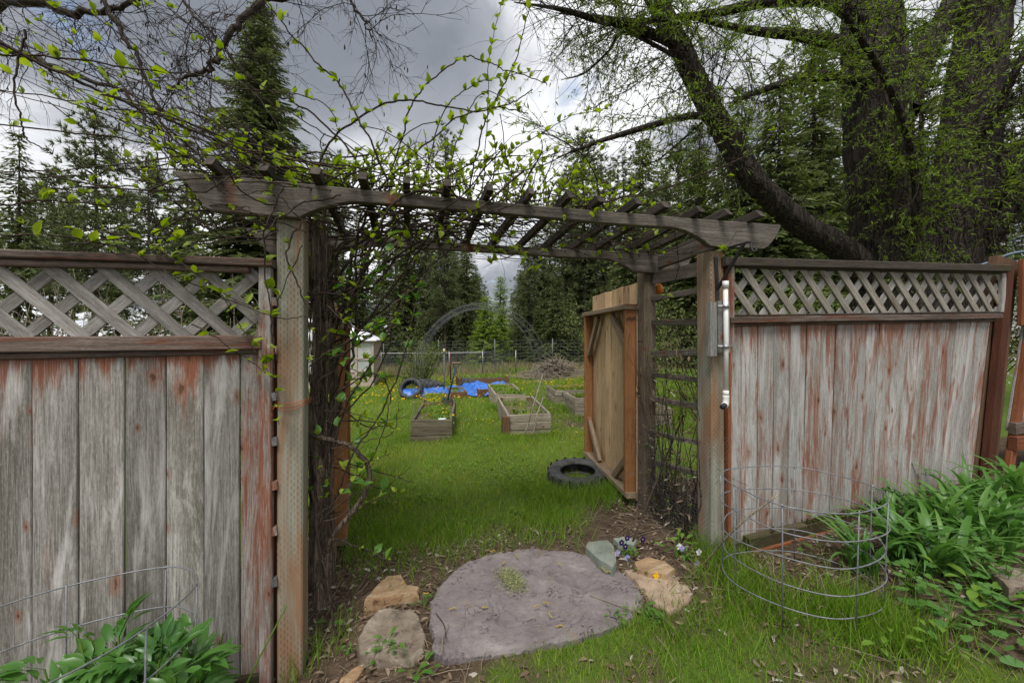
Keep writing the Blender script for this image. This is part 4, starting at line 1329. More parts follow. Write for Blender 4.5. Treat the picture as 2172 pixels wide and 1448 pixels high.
# greenhouse
def greenhouse():
    x1, y0 = -1.10, 13.6; x0, y1 = -4.6, 17.2
    g0 = float(gz(-1.5, 14)) - .05
    e = 1.27
    g = thing('greenhouse', ((x0 + x1) / 2, y0, g0), 'small greenhouse with white hipped roof and cloudy panels at the left', 'greenhouse')
    hx, hy = (x0 + x1) / 2, (y0 + y1) / 2
    b = MB(); ov = .12
    E = [(x0 - ov, y0 - ov, e), (x1 + ov, y0 - ov, e), (x1 + ov, y1 + ov, e), (x0 - ov, y1 + ov, e), (hx, hy, e + .95)]
    E += [(p[0], p[1], p[2] - .03) for p in E[:4]]
    b.add2(E, [np.array([(0, 1, 4), (1, 2, 4), (2, 3, 4), (3, 0, 4)]), np.array([(0, 5, 6, 1), (1, 6, 7, 2), (2, 7, 8, 3), (3, 8, 5, 0), (5, 8, 7, 6)])])
    roof = obj('roof', b.mesh('roof', M_WHITEROOF, False), g)
    for k in range(12):
        xx = x1 + .05 - k * .32
        plank('rafter_tail', (xx, y0 - .11, e - .055), (xx, y0 + .3, e + .0), .035, .05, M_BEDBROWN, g, (0, 0, -1))
    n = 7; w = (x1 - x0) / n
    for k in range(n + 1):
        xx = x0 + k * w
        plank('wall_post', (xx, y0, g0), (xx, y0, e - .05), .07, .07, M_GHFRAME, g, (0, -1, 0))
        yy = y0 + (y1 - y0) * k / n
        if k:
            plank('wall_post', (x1, yy, g0), (x1, yy, e - .05), .07, .07, M_GHFRAME, g, (1, 0, 0))
    for h in (g0 + .55, g0 + .95, e - .07):
        plank('wall_rail', (x0, y0 - .01, h), (x1, y0 - .01, h), .07, .03, M_GHFRAME, g, (0, -1, 0))
        plank('wall_rail', (x1 + .01, y0, h), (x1 + .01, y1, h), .07, .03, M_GHFRAME, g, (1, 0, 0))
    for k in range(n):
        for (z0, z1) in ((g0 + .58, g0 + .92), (g0 + .98, e - .1)):
            obj('pane', box_mesh('pane', x0 + k * w + .04, x0 + (k + 1) * w - .04, y0 + .0, y0 + .012, z0, z1, M_PANEL), g)
            obj('pane', box_mesh('pane', x1 - .012, x1, y0 + (y1 - y0) / n * k + .04, y0 + (y1 - y0) / n * (k + 1) - .04, z0, z1, M_PANEL), g)
        obj('lower_panel', box_mesh('lower_panel', x0 + k * w + .04, x0 + (k + 1) * w - .04, y0, y0 + .02, g0, g0 + .52, M_GHFRAME), g)
        obj('lower_panel', box_mesh('lower_panel', x1 - .02, x1, y0 + (y1 - y0) / n * k + .04, y0 + (y1 - y0) / n * (k + 1) - .04, g0, g0 + .52, M_GHFRAME), g)
greenhouse()

# ------------------------------------------------------------------ conifers
SPRAY = (np.array([(0, 0, 0), (.13, .42, .02), (.03, 1, -.10), (-.12, .5, .0)], float), [np.array([(0, 1, 2, 3)])])
NEEDLE = (np.array([(-.5, 0, 0), (.5, 0, 0), (0, 1, 0)], float), [np.array([(0, 1, 2)])])
def spruce(H, Rb, whorls, seed, m, spray=.36, dense=1.0, droop=.35, low=.05, per=7):
    r = np.random.default_rng(seed)
    pos = []; dirs = []; siz = []
    wood = MB()
    tube(wood, [(0.05 * math.sin(z * .4), .05 * math.cos(z * .3), z) for z in np.linspace(0, H, 14)], np.interp(np.linspace(0, 1, 14), [0, 1], [H * .013, .01]), 7)
    for w in range(whorls):
        u = low + (1 - low) * (w / whorls) ** .95
        z = u * H
        n = per + r.integers(-2, 2)
        a0 = r.uniform(0, 6.28)
        for k in range(n):
            if r.random() < .15: continue
            a = a0 + 6.283 * k / n + r.normal(0, .22)
            prof = (1 - u) ** .82
            L = Rb * prof * r.uniform(.62, 1.15) + .12
            d = V(math.cos(a), math.sin(a), 0)
            m_ = max(3, int(L / .16 * dense))
            s = np.linspace(.12, 1, m_)
            rise = (.35 if u > .7 else .05) * L
            zz = z + rise * s - droop * L * s ** 2 + (.12 * L * s ** 4)
            P = np.c_[d[0] * L * s, d[1] * L * s, zz]
            if L > .8 and k % 2 == 0:
                tube(wood, np.r_[[(0, 0, z)], P[::max(1, m_ // 3)]], np.linspace(.03, .008, len(P[::max(1, m_ // 3)]) + 1), 3)
            side = V(-d[1], d[0], 0)
            for sg in (-1, 1, 0):
                q = P + r.normal(0, .03, P.shape)
                ang = r.uniform(.55, 1.1, m_) * sg
                D = d[None] * np.cos(ang)[:, None] + side[None] * np.sin(ang)[:, None] + np.c_[np.zeros(m_), np.zeros(m_), r.normal(-.28, .22, m_)]
                pos.append(q); dirs.append(D)
                siz.append(spray * (1.15 - .55 * s) * r.uniform(.6, 1.25, m_) * (.55 + .6 * prof ** .5))
    pos = np.concatenate(pos); dirs = np.concatenate(dirs); siz = np.concatenate(siz)
    b = MB()
    scatter(b, SPRAY[0], SPRAY[1], pos, basis(dirs, r.normal(0, .5, len(pos))), siz)
    return wood.mesh('trunk', M_CONBARK), b.mesh('crown', m)
def pine(H, Rb, nbr, seed, m, bare=.35, tuft=.24, needles=18):
    r = np.random.default_rng(seed)
    wood = MB(); tp_ = []; td = []
    tube(wood, [(0.10 * math.sin(z * .3), .08 * math.cos(z * .25), z) for z in np.linspace(0, H, 16)], np.interp(np.linspace(0, 1, 16), [0, 1], [H * .0125, .015]), 8)
    for k in range(nbr):
        u = bare + (1 - bare) * (k / nbr)
        z = u * H
        a = r.uniform(0, 6.28)
        uu = (u - bare) / (1 - bare)
        L = Rb * (1 - uu) ** .65 * r.uniform(.55, 1.1) * (.55 + .45 * min(1, uu * 4)) + .25
        d = V(math.cos(a), math.sin(a), r.uniform(-.15, .35))
        end = V(0, 0, z) + d * L
        mid = V(0, 0, z) + d * L * .5 + V(0, 0, -.06 * L)
        tube(wood, [V(0, 0, z), mid, end], [.035, .022, .01], 3)
        nt = max(3, int(L * 5.5))
        for j in range(nt):
            s = r.uniform(.25, 1.0)
            base = (V(0, 0, z) + d * L * s)
            off = r.normal(0, 1, 3) * (.30, .30, .15) * (.5 + .5 * s)
            tp_.append(base + off); td.append(nrm(d * .7 + off * 1.3 + V(0, 0, .35)))
    tp_ = np.array(tp_); td = np.array(td); n = len(tp_)
    P = tp_.repeat(needles, 0); D = td.repeat(needles, 0) * .75 + r.normal(0, .62, (n * needles, 3))
    b = MB()
    N_ = len(P)
    scatter(b, NEEDLE[0], NEEDLE[1], P, basis(D, r.uniform(0, 3.14, N_)), np.c_[np.full(N_, .05), tuft * r.uniform(.7, 1.4, N_), np.ones(N_)])
    return wood.mesh('trunk', M_CONBARK), b.mesh('crown', m)
T_BIG = [spruce(20, 4.4, 74, 1, M_SPRUCE, .62, 1.35, .40, .03, 8)]
T_SPR = [spruce(12, 2.5, 46, 12, M_SPRUCE, .46, 1.2, .40, .04, 8), spruce(12, 2.0, 44, 2, M_SPRUCE, .42, 1.2, .5, .06, 7)]
T_PIN = [pine(13, 2.3, 120, 3, M_PINE, .42, .26, 20), pine(13, 2.6, 130, 4, M_PINE, .25, .26, 20), pine(13, 1.7, 110, 5, M_PINE, .08, .24, 20)]
T_LAR = [spruce(6, 1.25, 40, 6, M_LARCH, .26, 1.8, .15, .05, 9)]
HT = {id(T_BIG[0]): 20, id(T_SPR[0]): 12, id(T_SPR[1]): 12, id(T_PIN[0]): 13, id(T_PIN[1]): 13, id(T_PIN[2]): 13, id(T_LAR[0]): 6}
def conifer(name, tpl, px, t, top, label, group=None, wide=1.0):
    p = atT(px, HY, t); g = float(gz(p[0], p[1])) - .1
    H = CZ + (HY - top) / FPX * t - g
    s = H / HT[id(tpl)]
    o = thing(name, (p[0], p[1], g), label, 'tree', group)
    M = Matrix.Translation((p[0], p[1], g)) @ Matrix.Rotation(random.uniform(0, 6.28), 4, 'Z') @ Matrix.Diagonal((s * wide, s * wide, s, 1))
    obj('trunk', tpl[0], o, M); obj('crown', tpl[1], o, M)
    return o
conifer('spruce_tree', T_BIG[0], 552, 21, 2, 'tall dark spruce against the grey clouds above the left beam end', None, 1.18)
conifer('pine_tree', T_PIN[2], 945, 34, 283, 'slim pine top rising above the middle of the pergola')
conifer('pine_tree', T_PIN[0], 1237, 29, 285, 'pine with a long straight bare trunk left of the open gate')
conifer('larch_tree', T_LAR[0], 1031, 25, 628, 'bright green young larch under the wire arch, taller one', None, 1.5)
conifer('larch_tree', T_LAR[0], 1062, 26, 652, 'bright green young larch under the wire arch, shorter one', None, 1.6)
conifer('larch_tree', T_LAR[0], 1062, 40, 585, 'pale green larch in the gap of sky between the forest trees', None, 1.3)
conifer('pine_tree', T_PIN[1], 944, 27, 470, 'pine with thick dark trunk behind the spade')
conifer('pine_tree', T_PIN[1], 200, 17, 238, 'open pine behind the left fence, tallest there')
conifer('spruce_tree', T_SPR[1], 38, 19, 275, 'spruce at the far left edge behind the lattice')
conifer('pine_tree', T_PIN[0], 318, 24, 335, 'pine behind the left fence between the open pine and the tall spruce')
conifer('spruce_tree', T_SPR[1], 400, 26, 290, 'dark spruce just left of the tall spruce')
conifer('pine_tree', T_PIN[2], 695, 38, 325, 'thin distant pine right of the tall spruce')
FOREST = 'conifers of the forest wall'
flist = []
for px, t, top in ((-190, 22, 330), (-60, 23, 330), (110, 22, 350), (480, 24, 400), (620, 30, 430), (660, 25, 460), (730, 27, 440), (770, 29, 470), (812, 27, 500), (838, 33, 450), (880, 30, 475), (905, 36, 520), (985, 29, 540), (1008, 36, 560), (1112, 34, 560), (1135, 30, 500), (1165, 32, 460), (1192, 28, 430), (1215, 35, 400), (1265, 31, 400), (1292, 27, 360), (1325, 30, 330), (1365, 26, 300), (1405, 30, 350), (1440, 24, 310), (1490, 28, 330), (1540, 23, 280), (1600, 26, 300), (1660, 22, 330), (1730, 25, 260), (1800, 27, 350), (1890, 24, 380), (1980, 26, 330), (2080, 22, 380), (2180, 25, 350), (2330, 24, 330), (2500, 25, 300),
                   (545, 33, 470), (700, 35, 500), (860, 40, 540), (960, 42, 545), (1150, 42, 520), (1230, 45, 480), (1310, 42, 470), (1450, 40, 430), (60, 30, 430), (250, 31, 440), (370, 34, 450), (150, 33, 420), (1580, 36, 420), (1180, 24, 560), (800, 24, 590), (1300, 23, 560), (1420, 21, 520)):
    flist.append((px, t, top))
flist += [(990, 31, 515), (968, 33, 525), (1012, 38, 590), (1040, 46, 640), (1088, 42, 615), (1102, 31, 575), (1122, 27, 535), (710, 24, 600), (755, 25, 610), (835, 24, 640), (890, 25, 650), (970, 25, 660), (1000, 28, 650), (1100, 26, 650), (1140, 25, 640), (1210, 25, 600), (1260, 26, 620), (1000, 44, 610), (925, 30, 500), (860, 28, 480), (1480, 19, 250), (1570, 18, 170), (1650, 17, 120), (1730, 18, 60), (1800, 20, 150), (1960, 19, 60), (2120, 20, 100), (1340, 22, 380), (1400, 20, 420)]
flist.sort()
ORD = 'first second third fourth fifth sixth seventh eighth ninth tenth eleventh twelfth thirteenth fourteenth fifteenth sixteenth seventeenth eighteenth nineteenth twentieth'.split()
ORD += ['twenty-' + q for q in ORD[:9]] + ['thirtieth'] + ['thirty-' + q for q in ORD[:9]] + ['fortieth'] + ['forty-' + q for q in ORD[:9]] + ['fiftieth'] + ['fifty-' + q for q in ORD[:9]]
band_n = {}
for i, (px, t, top) in enumerate(flist):
    nm = 'pine_tree' if (i % 3 == 1 or (px < 650 and i % 5)) else 'spruce_tree'
    tp__ = random.choice(T_PIN) if nm == 'pine_tree' else random.choice(T_SPR)
    band = 'behind the left fence' if px < 650 else ('seen through the gateway' if px < 1345 else 'behind the right fence')
    band_n[band] = band_n.get(band, 0) + 1
    lab = 'dark %s, %s conifer from the left of those %s' % (nm.split('_')[0], ORD[band_n[band] - 1], band)
    conifer(nm, tp__, px, t, top + random.uniform(-12, 12), lab, FOREST, random.uniform(1.0, 1.35))

# ------------------------------------------------------------------ growing things: generic branches
def grow_line(p, d, L, n, wig, droop, r):
    P = [np.array(p, float)]; d = nrm(d); st = L / n
    for i in range(n):
        d = nrm(d + r.normal(0, wig, 3) + V(0, 0, -droop))
        P.append(P[-1] + d * st)
    return np.array(P)
def shrub(name, label, loc, rad, h, n_stem, n_leaf, leaf_m, leaf_size, seed, stem_m=None, tpl=None, twig=.5, group=None):
    r = np.random.default_rng(seed)
    o = thing(name, loc, label, 'shrub', group)
    w = MB(); tips = []
    for k in range(n_stem):
        a = r.uniform(0, 6.28); s = r.uniform(.1, 1) ** .7
        d = V(math.cos(a) * s * rad / h * 1.1, math.sin(a) * s * rad / h * 1.1, 1)
        P = grow_line(V(*loc) + V(math.cos(a), math.sin(a), 0) * s * rad * .25, d, h * r.uniform(.7, 1.1), 7, .09, .01 + .03 * s, r)
        tube(w, P, np.linspace(.012, .003, 8), 4)
        for q in range(6):
            i = r.integers(1, 7)
            Q = grow_line(P[i], nrm(P[i] - P[i - 1]) + r.normal(0, .7, 3), twig * r.uniform(.4, 1), 5, .14, .0, r)
            tube(w, Q, np.linspace(.005, .0015, 6), 3)
            tips.append(Q)
    obj('stems', w.mesh('stems', stem_m or M_TWIG), o)
    if n_leaf:
        T = np.concatenate(tips)
        idx = r.integers(0, len(T), n_leaf)
        P = T[idx] + r.normal(0, .045, (n_leaf, 3))
        P[:, 2] = np.maximum(P[:, 2], loc[2] + .02)
        tv, tf = tpl or leaf_tpl([(.35, .22), (.7, .18)], .3, .4)
        b = MB(); scatter(b, tv, tf, P, rand_rot(n_leaf), leaf_size * r.uniform(.5, 1.25, n_leaf))
        ob = obj('foliage', b.mesh('foliage', leaf_m), o); tag(ob, kind='stuff')
    return o
def gp_(x, y): return (x, y, float(gz(x, y)) - .02)
shrub('leafy_shrub', 'round pale green shrub beside the greenhouse', gp_(.35, 13.2), .95, 1.5, 34, 5200, M_HAZEL, .05, 21)
shrub('leafy_shrub', 'tall loose shrub seen through the slats right of the gate', gp_(3.9, 6.6), 1.0, 2.3, 26, 4200, M_HAZEL, .045, 22)
shrub('leafy_shrub', 'leafy shrub behind the right lattice next to the post', gp_(4.1, 4.4), .9, 2.1, 26, 4200, M_HAZEL, .04, 23)
shrub('leafy_shrub', 'leafy shrub behind the middle of the right lattice', gp_(5.6, 4.9), .9, 2.1, 24, 3600, M_HAZEL, .04, 24)
shrub('leafy_shrub', 'distant pale shrub between the gate and the willow', gp_(6.6, 10.5), 1.5, 3.0, 30, 5200, M_HAZEL, .06, 25)
shrub('bare_shrub', 'tangled bare shrub behind the left lattice, nearer the post', gp_(-1.7, 4.2), .9, 1.9, 40, 260, M_HAZEL, .035, 26, M_STICK)
shrub('bare_shrub', 'tangled bare shrub behind the left lattice, by the picture edge', gp_(-3.5, 4.4), 1.1, 2.0, 46, 300, M_HAZEL, .035, 27, M_STICK)
shrub('bare_shrub', 'tangled bare shrub farther behind the left fence', gp_(-5.2, 8.0), 1.6, 2.6, 46, 500, M_HAZEL, .04, 28, M_STICK)
shrub('blossom_shrub', 'shrub covered in white blossom at the right picture edge', gp_(10.2, 5.3), 1.6, 3.3, 40, 5200, M_BLOSSOM, .055, 29)
shrub('blossom_shrub', 'pale flowering shrub behind the willow trunk', gp_(9.5, 7.6), 1.4, 2.8, 30, 3200, M_WILLOWLEAF, .06, 30)
# hose over the fence at the right
hp = [atT(1990, 580, 3.4), atT(2050, 570, 3.35), atT(2100, 556, 3.3), atT(2140, 540, 3.25), atT(2185, 534, 3.2), atT(2260, 545, 3.2)]
tag(tube_obj('garden_hose', spline(hp, 24), .012, M_HOSE, None, 8), 'blue-grey hose arching over the right end of the fence', 'hose')

# ------------------------------------------------------------------ willow
def willow():
    r = np.random.default_rng(40)
    base = atT(1900, HY, 6.6); bz = float(gz(base[0], base[1])) - .1
    o = thing('willow_tree', (base[0], base[1], bz), 'huge old willow with furrowed trunks and drooping leafy twigs behind the right fence', 'tree')
    px2m = lambda t: t / FPX
    limbs = []
    def limb(name, pts, rad, sides=14, rough=.06):
        P = np.array([atT(a, b_, t) for a, b_, t in pts])
        n = 8 * len(P)
        S = spline(P, n)
        rr = np.interp(np.linspace(0, 1, n), np.linspace(0, 1, len(rad)), rad)
        # furrowed section: build the tube then push the ring in and out
        bb = MB(); tube(bb, S, rr, sides)
        v = bb.v[0].reshape(n, sides, 3)
        k = 1 + rough * (r.random((n, sides, 1)) - .5) * 2 + rough * np.sin(np.arange(sides) * 2.4)[None, :, None]
        v = S[:, None, :] + (v - S[:, None, :]) * k
        bb.v[0] = v.reshape(-1, 3)
        obj(name, bb.mesh(name, M_WILLOWBARK), o)
        limbs.append((S, rr))
    G = HY + (CZ - bz) * FPX / 6.6
    limb('trunk', [(1905, G, 6.6), (1895, 620, 6.6), (1875, 470, 6.6), (1858, 300, 6.6), (1850, 100, 6.7), (1845, -120, 6.9)], [.66, .54, .46, .43, .41, .36], 20)
    limb('trunk', [(2010, G, 6.7), (2015, 620, 6.7), (2030, 470, 6.7), (2055, 280, 6.8), (2082, 60, 6.9), (2100, -150, 7.1)], [.58, .47, .40, .37, .34, .30], 20)
    limb('limb', [(1850, 600, 6.5), (1800, 540, 6.4), (1690, 470, 6.2), (1600, 385, 6.0), (1535, 280, 5.9), (1482, 185, 5.8), (1440, 95, 5.8), (1380, -20, 5.8), (1340, -120, 5.8)], [.22, .20, .18, .17, .16, .15, .14, .13, .12], 14)
    limb('limb', [(2060, 480, 6.7), (2110, 400, 6.5), (2170, 330, 6.3), (2260, 250, 6.1)], [.30, .25, .22, .18], 12)
    limb('limb', [(1915, 240, 6.6), (1955, 130, 6.7), (2015, 20, 6.9), (2060, -80, 7)], [.22, .19, .17, .14], 12)
    limb('limb', [(1860, 120, 6.6), (1780, 92, 6.4), (1700, 75, 6.2), (1603, 66, 6.0), (1500, 45, 5.8), (1440, 30, 5.7)], [.14, .11, .085, .06, .035, .008], 8)
    limb('limb', [(1840, 60, 6.6), (1770, 5, 6.4), (1700, -2, 6.3), (1612, 6, 6.2), (1513, 28, 6.0), (1365, 45, 5.8), (1260, 35, 5.6), (1180, 28, 5.5)], [.12, .11, .10, .08, .06, .04, .025, .006], 8)
    limb('limb', [(1440, 95, 5.8), (1334, 54, 5.5), (1267, 42, 5.3), (1190, 20, 5.2), (1090, 5, 5.1)], [.075, .06, .045, .028, .006], 8)
    limb('limb', [(1540, 262, 5.9), (1468, 246, 5.6), (1312, 287, 5.2), (1240, 312, 5.0), (1180, 335, 4.9)], [.06, .05, .035, .022, .005], 7)
    limb('limb', [(1450, 130, 5.8), (1330, 70, 5.6), (1290, 110, 5.5), (1240, 155, 5.4), (1190, 170, 5.3)], [.03, .026, .02, .012, .004], 6)
    limb('limb', [(1840, 170, 6.4), (1740, 160, 6.0), (1650, 180, 5.7), (1560, 215, 5.5)], [.1, .08, .05, .03], 7)
    limb('limb', [(1930, 540, 6.2), (1945, 420, 5.9), (1925, 290, 5.7), (1880, 170, 5.5), (1800, 40, 5.3), (1760, -30, 5.3)], [.06, .055, .05, .045, .04, .03], 7)
    limb('limb', [(2060, 330, 6.5), (2110, 240, 6.2), (2160, 140, 6), (2200, 60, 5.9)], [.07, .06, .05, .04], 7)
    limb('limb', [(2080, 540, 6.4), (2120, 480, 6.2), (2160, 420, 6.1), (2220, 340, 6)], [.13, .12, .11, .09], 8)
    limb('limb', [(1500, 250, 5.9), (1420, 320, 5.6), (1380, 345, 5.4), (1300, 345, 5.2)], [.02, .015, .01, .004], 6)
    w = MB(); lp = []; ld = []
    def twig(p, d, L, rad, depth, droop):
        n = max(4, int(L / .14))
        P = grow_line(p, d, L, n, .13, droop, r)
        tube(w, P, np.linspace(rad, rad * .25, n + 1), 3 if rad < .012 else 4)
        if depth > 0:
            for q in range(int(r.integers(6, 11))):
                i = r.integers(1, n)
                t_ = nrm(P[i] - P[i - 1])
                twig(P[i], t_ + r.normal(0, .55, 3), L * r.uniform(.35, .6), rad * .5, depth - 1, droop * 1.4)
        if depth <= 1:
            k = int(L / .030 * (1.0 if depth == 0 else .5) * LEAF[0])
            ii = r.uniform(.15, 1, k) * (n - .01)
            a = ii.astype(int); f = (ii - a)[:, None]
            Q = P[a] * (1 - f) + P[np.minimum(a + 1, n)] * f
            T = P[np.minimum(a + 1, n)] - P[a]
            T = T / np.maximum(np.linalg.norm(T, axis=1, keepdims=True), 1e-6)
            lp.append(Q); ld.append(T + r.normal(0, .55, (k, 3)))
    LEAF = [1.0]
    def along(li, lo, hi, num, Lr, rad, bias, depth=1, droop=.05):
        S, rr = limbs[li]
        for q in range(int(num * 1.5)):
            i = int(r.uniform(lo, hi) * (len(S) - 1))
            d = r.normal(0, 1, 3) + V(*bias)
            twig(S[i] + nrm(d) * rr[i] * .6, d, r.uniform(*Lr), rad, depth, droop)
    fwd = (-.2, -.9, .2)
    along(0, .35, 1, 34, (.7, 1.7), .011, (-.5, -1.2, .3))
    along(1, .3, 1, 34, (.7, 1.6), .011, (.2, -1.3, .3))
    along(2, .25, 1, 36, (.7, 1.7), .011, (-.3, -.4, .3))
    along(3, .1, 1, 22, (.6, 1.4), .010, (.2, -1, .2))
    along(4, .1, 1, 10, (.6, 1.3), .010, fwd)
    along(5, .1, 1, 17, (.6, 1.4), .009, (-.3, -.3, -.1))
    along(6, .1, 1, 17, (.6, 1.4), .009, (-.4, -.2, -.2))
    along(7, .0, 1, 11, (.5, 1.2), .008, (-.6, -.2, -.15))
    along(8, .05, 1, 8, (.5, 1.1), .007, (-.3, -.1, .2))
    along(9, .1, 1, 5, (.4, .9), .006, (-.5, -.1, -.2))
    along(10, .1, 1, 18, (.5, 1.2), .008, (-.6, -.4, .1))
    along(11, .1, 1, 36, (.5, 1.3), .008, (-.3, -.5, .2))
    along(12, .1, 1, 18, (.5, 1.2), .008, (.1, -.5, .2))
    along(13, .1, 1, 14, (.5, 1.1), .008, (.1, -.7, .2))
    along(14, .1, 1, 6, (.4, .9), .006, (-.4, -.2, .0))
    LEAF[0] = .35
    along(2, .4, 1, 34, (.6, 1.5), .007, (-.8, -.3, .1))
    along(6, .3, 1, 26, (.6, 1.4), .006, (-.5, -.3, -.3))
    along(7, .0, 1, 30, (.5, 1.3), .006, (-.6, -.2, -.2))
    along(8, .0, 1, 26, (.5, 1.2), .005, (-.4, -.1, .1))
    along(9, .0, 1, 10, (.4, 1.0), .004, (-.5, -.1, -.2))
    obj('twigs', w.mesh('twigs', M_TWIG), o)
    P = np.concatenate(lp); D = np.concatenate(ld)
    kp = vnoise(P[:, 0] * 2.2 + P[:, 2] * .9, P[:, 1] * 2.2 - P[:, 2] * 2.0, 44) > .36 + .14 * r.random(len(P))
    P, D = P[kp], D[kp]
    b = MB()
    tv = np.array([(0, 0, 0), (.11, .4, .03), (0, 1, -.12), (-.11, .4, .03)], float)
    scatter(b, tv, [np.array([(0, 1, 2, 3)])], P, basis(D, r.uniform(0, 6.28, len(P))), r.uniform(.04, .085, len(P)))
    ob = obj('foliage', b.mesh('foliage', M_WILLOWLEAF), o); tag(ob, kind='stuff')
    print('willow leaves', len(P))
willow()

# ------------------------------------------------------------------ bare tree whose branches hang in from the upper left
def bare_tree():
    r = np.random.default_rng(50)
    bx, by = -4.6, 3.9
    o = thing('bare_tree', gp_(bx, by), 'bare twiggy tree with dark crooked branches reaching in at the upper left', 'tree')
    lim = []
    def limb(P, rad, nm='limb'):
        S = spline(P, 7 * len(P)); b = MB()
        S = S + r.normal(0, .012, S.shape)
        tube(b, S, np.interp(np.linspace(0, 1, len(S)), np.linspace(0, 1, len(rad)), rad), 6)
        obj(nm, b.mesh(nm, M_TWIG), o); lim.append(S)
    limb([gp_(bx, by), (bx + .1, by, 1.5), (bx + .3, by - .1, 3.2), (bx + .5, by, 5.2)], [.16, .13, .11, .07], 'trunk')
    limb([(bx + .3, by - .1, 3.2), (-3.2, 3.6, 4.4), (-2.2, 3.5, 4.8), tuple(atT(620, -60, 3.6)), tuple(atT(556, 6, 3.5)), tuple(atT(500, 55, 3.4)), tuple(atT(462, 115, 3.35)), tuple(atT(430, 152, 3.3)), tuple(atT(390, 168, 3.3)), tuple(atT(345, 205, 3.25))], [.08, .07, .06, .035, .03, .026, .022, .018, .012, .006])
    limb([(bx + .2, by - .1, 2.3), tuple(atT(-60, 40, 4.0)), tuple(atT(60, 5, 3.7)), tuple(atT(160, 30, 3.6)), tuple(atT(260, 10, 3.5)), tuple(atT(330, -30, 3.4))], [.06, .05, .04, .03, .02, .01])
    limb([(bx + .2, by - .1, 1.9), tuple(atT(-80, 90, 3.8)), tuple(atT(20, 105, 3.6)), tuple(atT(110, 140, 3.5)), tuple(atT(260, 200, 3.3)), tuple(atT(330, 300, 3.2))], [.05, .04, .03, .022, .015, .006])
    limb([tuple(atT(200, -40, 3.5)), tuple(atT(250, 60, 3.4)), tuple(atT(300, 140, 3.35)), tuple(atT(340, 250, 3.3)), tuple(atT(390, 360, 3.3))], [.02, .018, .014, .01, .004])
    limb([(-2.2, 3.5, 4.8), tuple(atT(700, -80, 3.8)), tuple(atT(740, 0, 3.6)), tuple(atT(775, 45, 3.5)), tuple(atT(790, 90, 3.5))], [.04, .02, .012, .008, .004])
    limb([(-2.6, 3.5, 4.7), tuple(atT(330, -60, 3.6)), tuple(atT(420, 40, 3.5)), tuple(atT(470, 95, 3.5)), tuple(atT(500, 130, 3.5))], [.03, .015, .009, .006, .003])
    w = MB(); pods = []
    def tw(p, d, L, rad, dep):
        n = 7
        P = grow_line(p, d, L, n, .2, .045, r)
        tube(w, P, np.linspace(rad, rad * .35, n + 1), 3)
        if dep:
            for q in range(5):
                i = r.integers(1, n)
                tw(P[i], nrm(P[i] - P[i - 1]) + r.normal(0, .6, 3), L * r.uniform(.3, .6), rad * .6, dep - 1)
        elif r.random() < .12:
            pods.append(P[-1])
    for S, num, lo in ((lim[1], 30, .35), (lim[2], 26, .15), (lim[3], 18, .15), (lim[4], 12, .1), (lim[5], 16, .3), (lim[6], 14, .3), (lim[0], 12, .5)):
        for q in range(num):
            i = int(r.uniform(lo, 1) * (len(S) - 1))
            tw(S[i], r.normal(0, 1, 3) * (1, .5, 1) + V(.35, -.1, -.35), r.uniform(.35, .9), .0045, 2)
    obj('twigs', w.mesh('twigs', M_TWIG), o)
    P = np.array(pods); n = len(P)
    b = MB(); tv, tf = leaf_tpl([(.3, .12), (.7, .14)], .3, .3)
    scatter(b, tv, tf, P, basis(np.c_[r.normal(0, .3, n), r.normal(0, .3, n), -np.ones(n)]), r.uniform(.03, .06, n))
    tag(obj('seed_pods', b.mesh('seed_pods', M_TWIG), o), kind='stuff')
bare_tree()

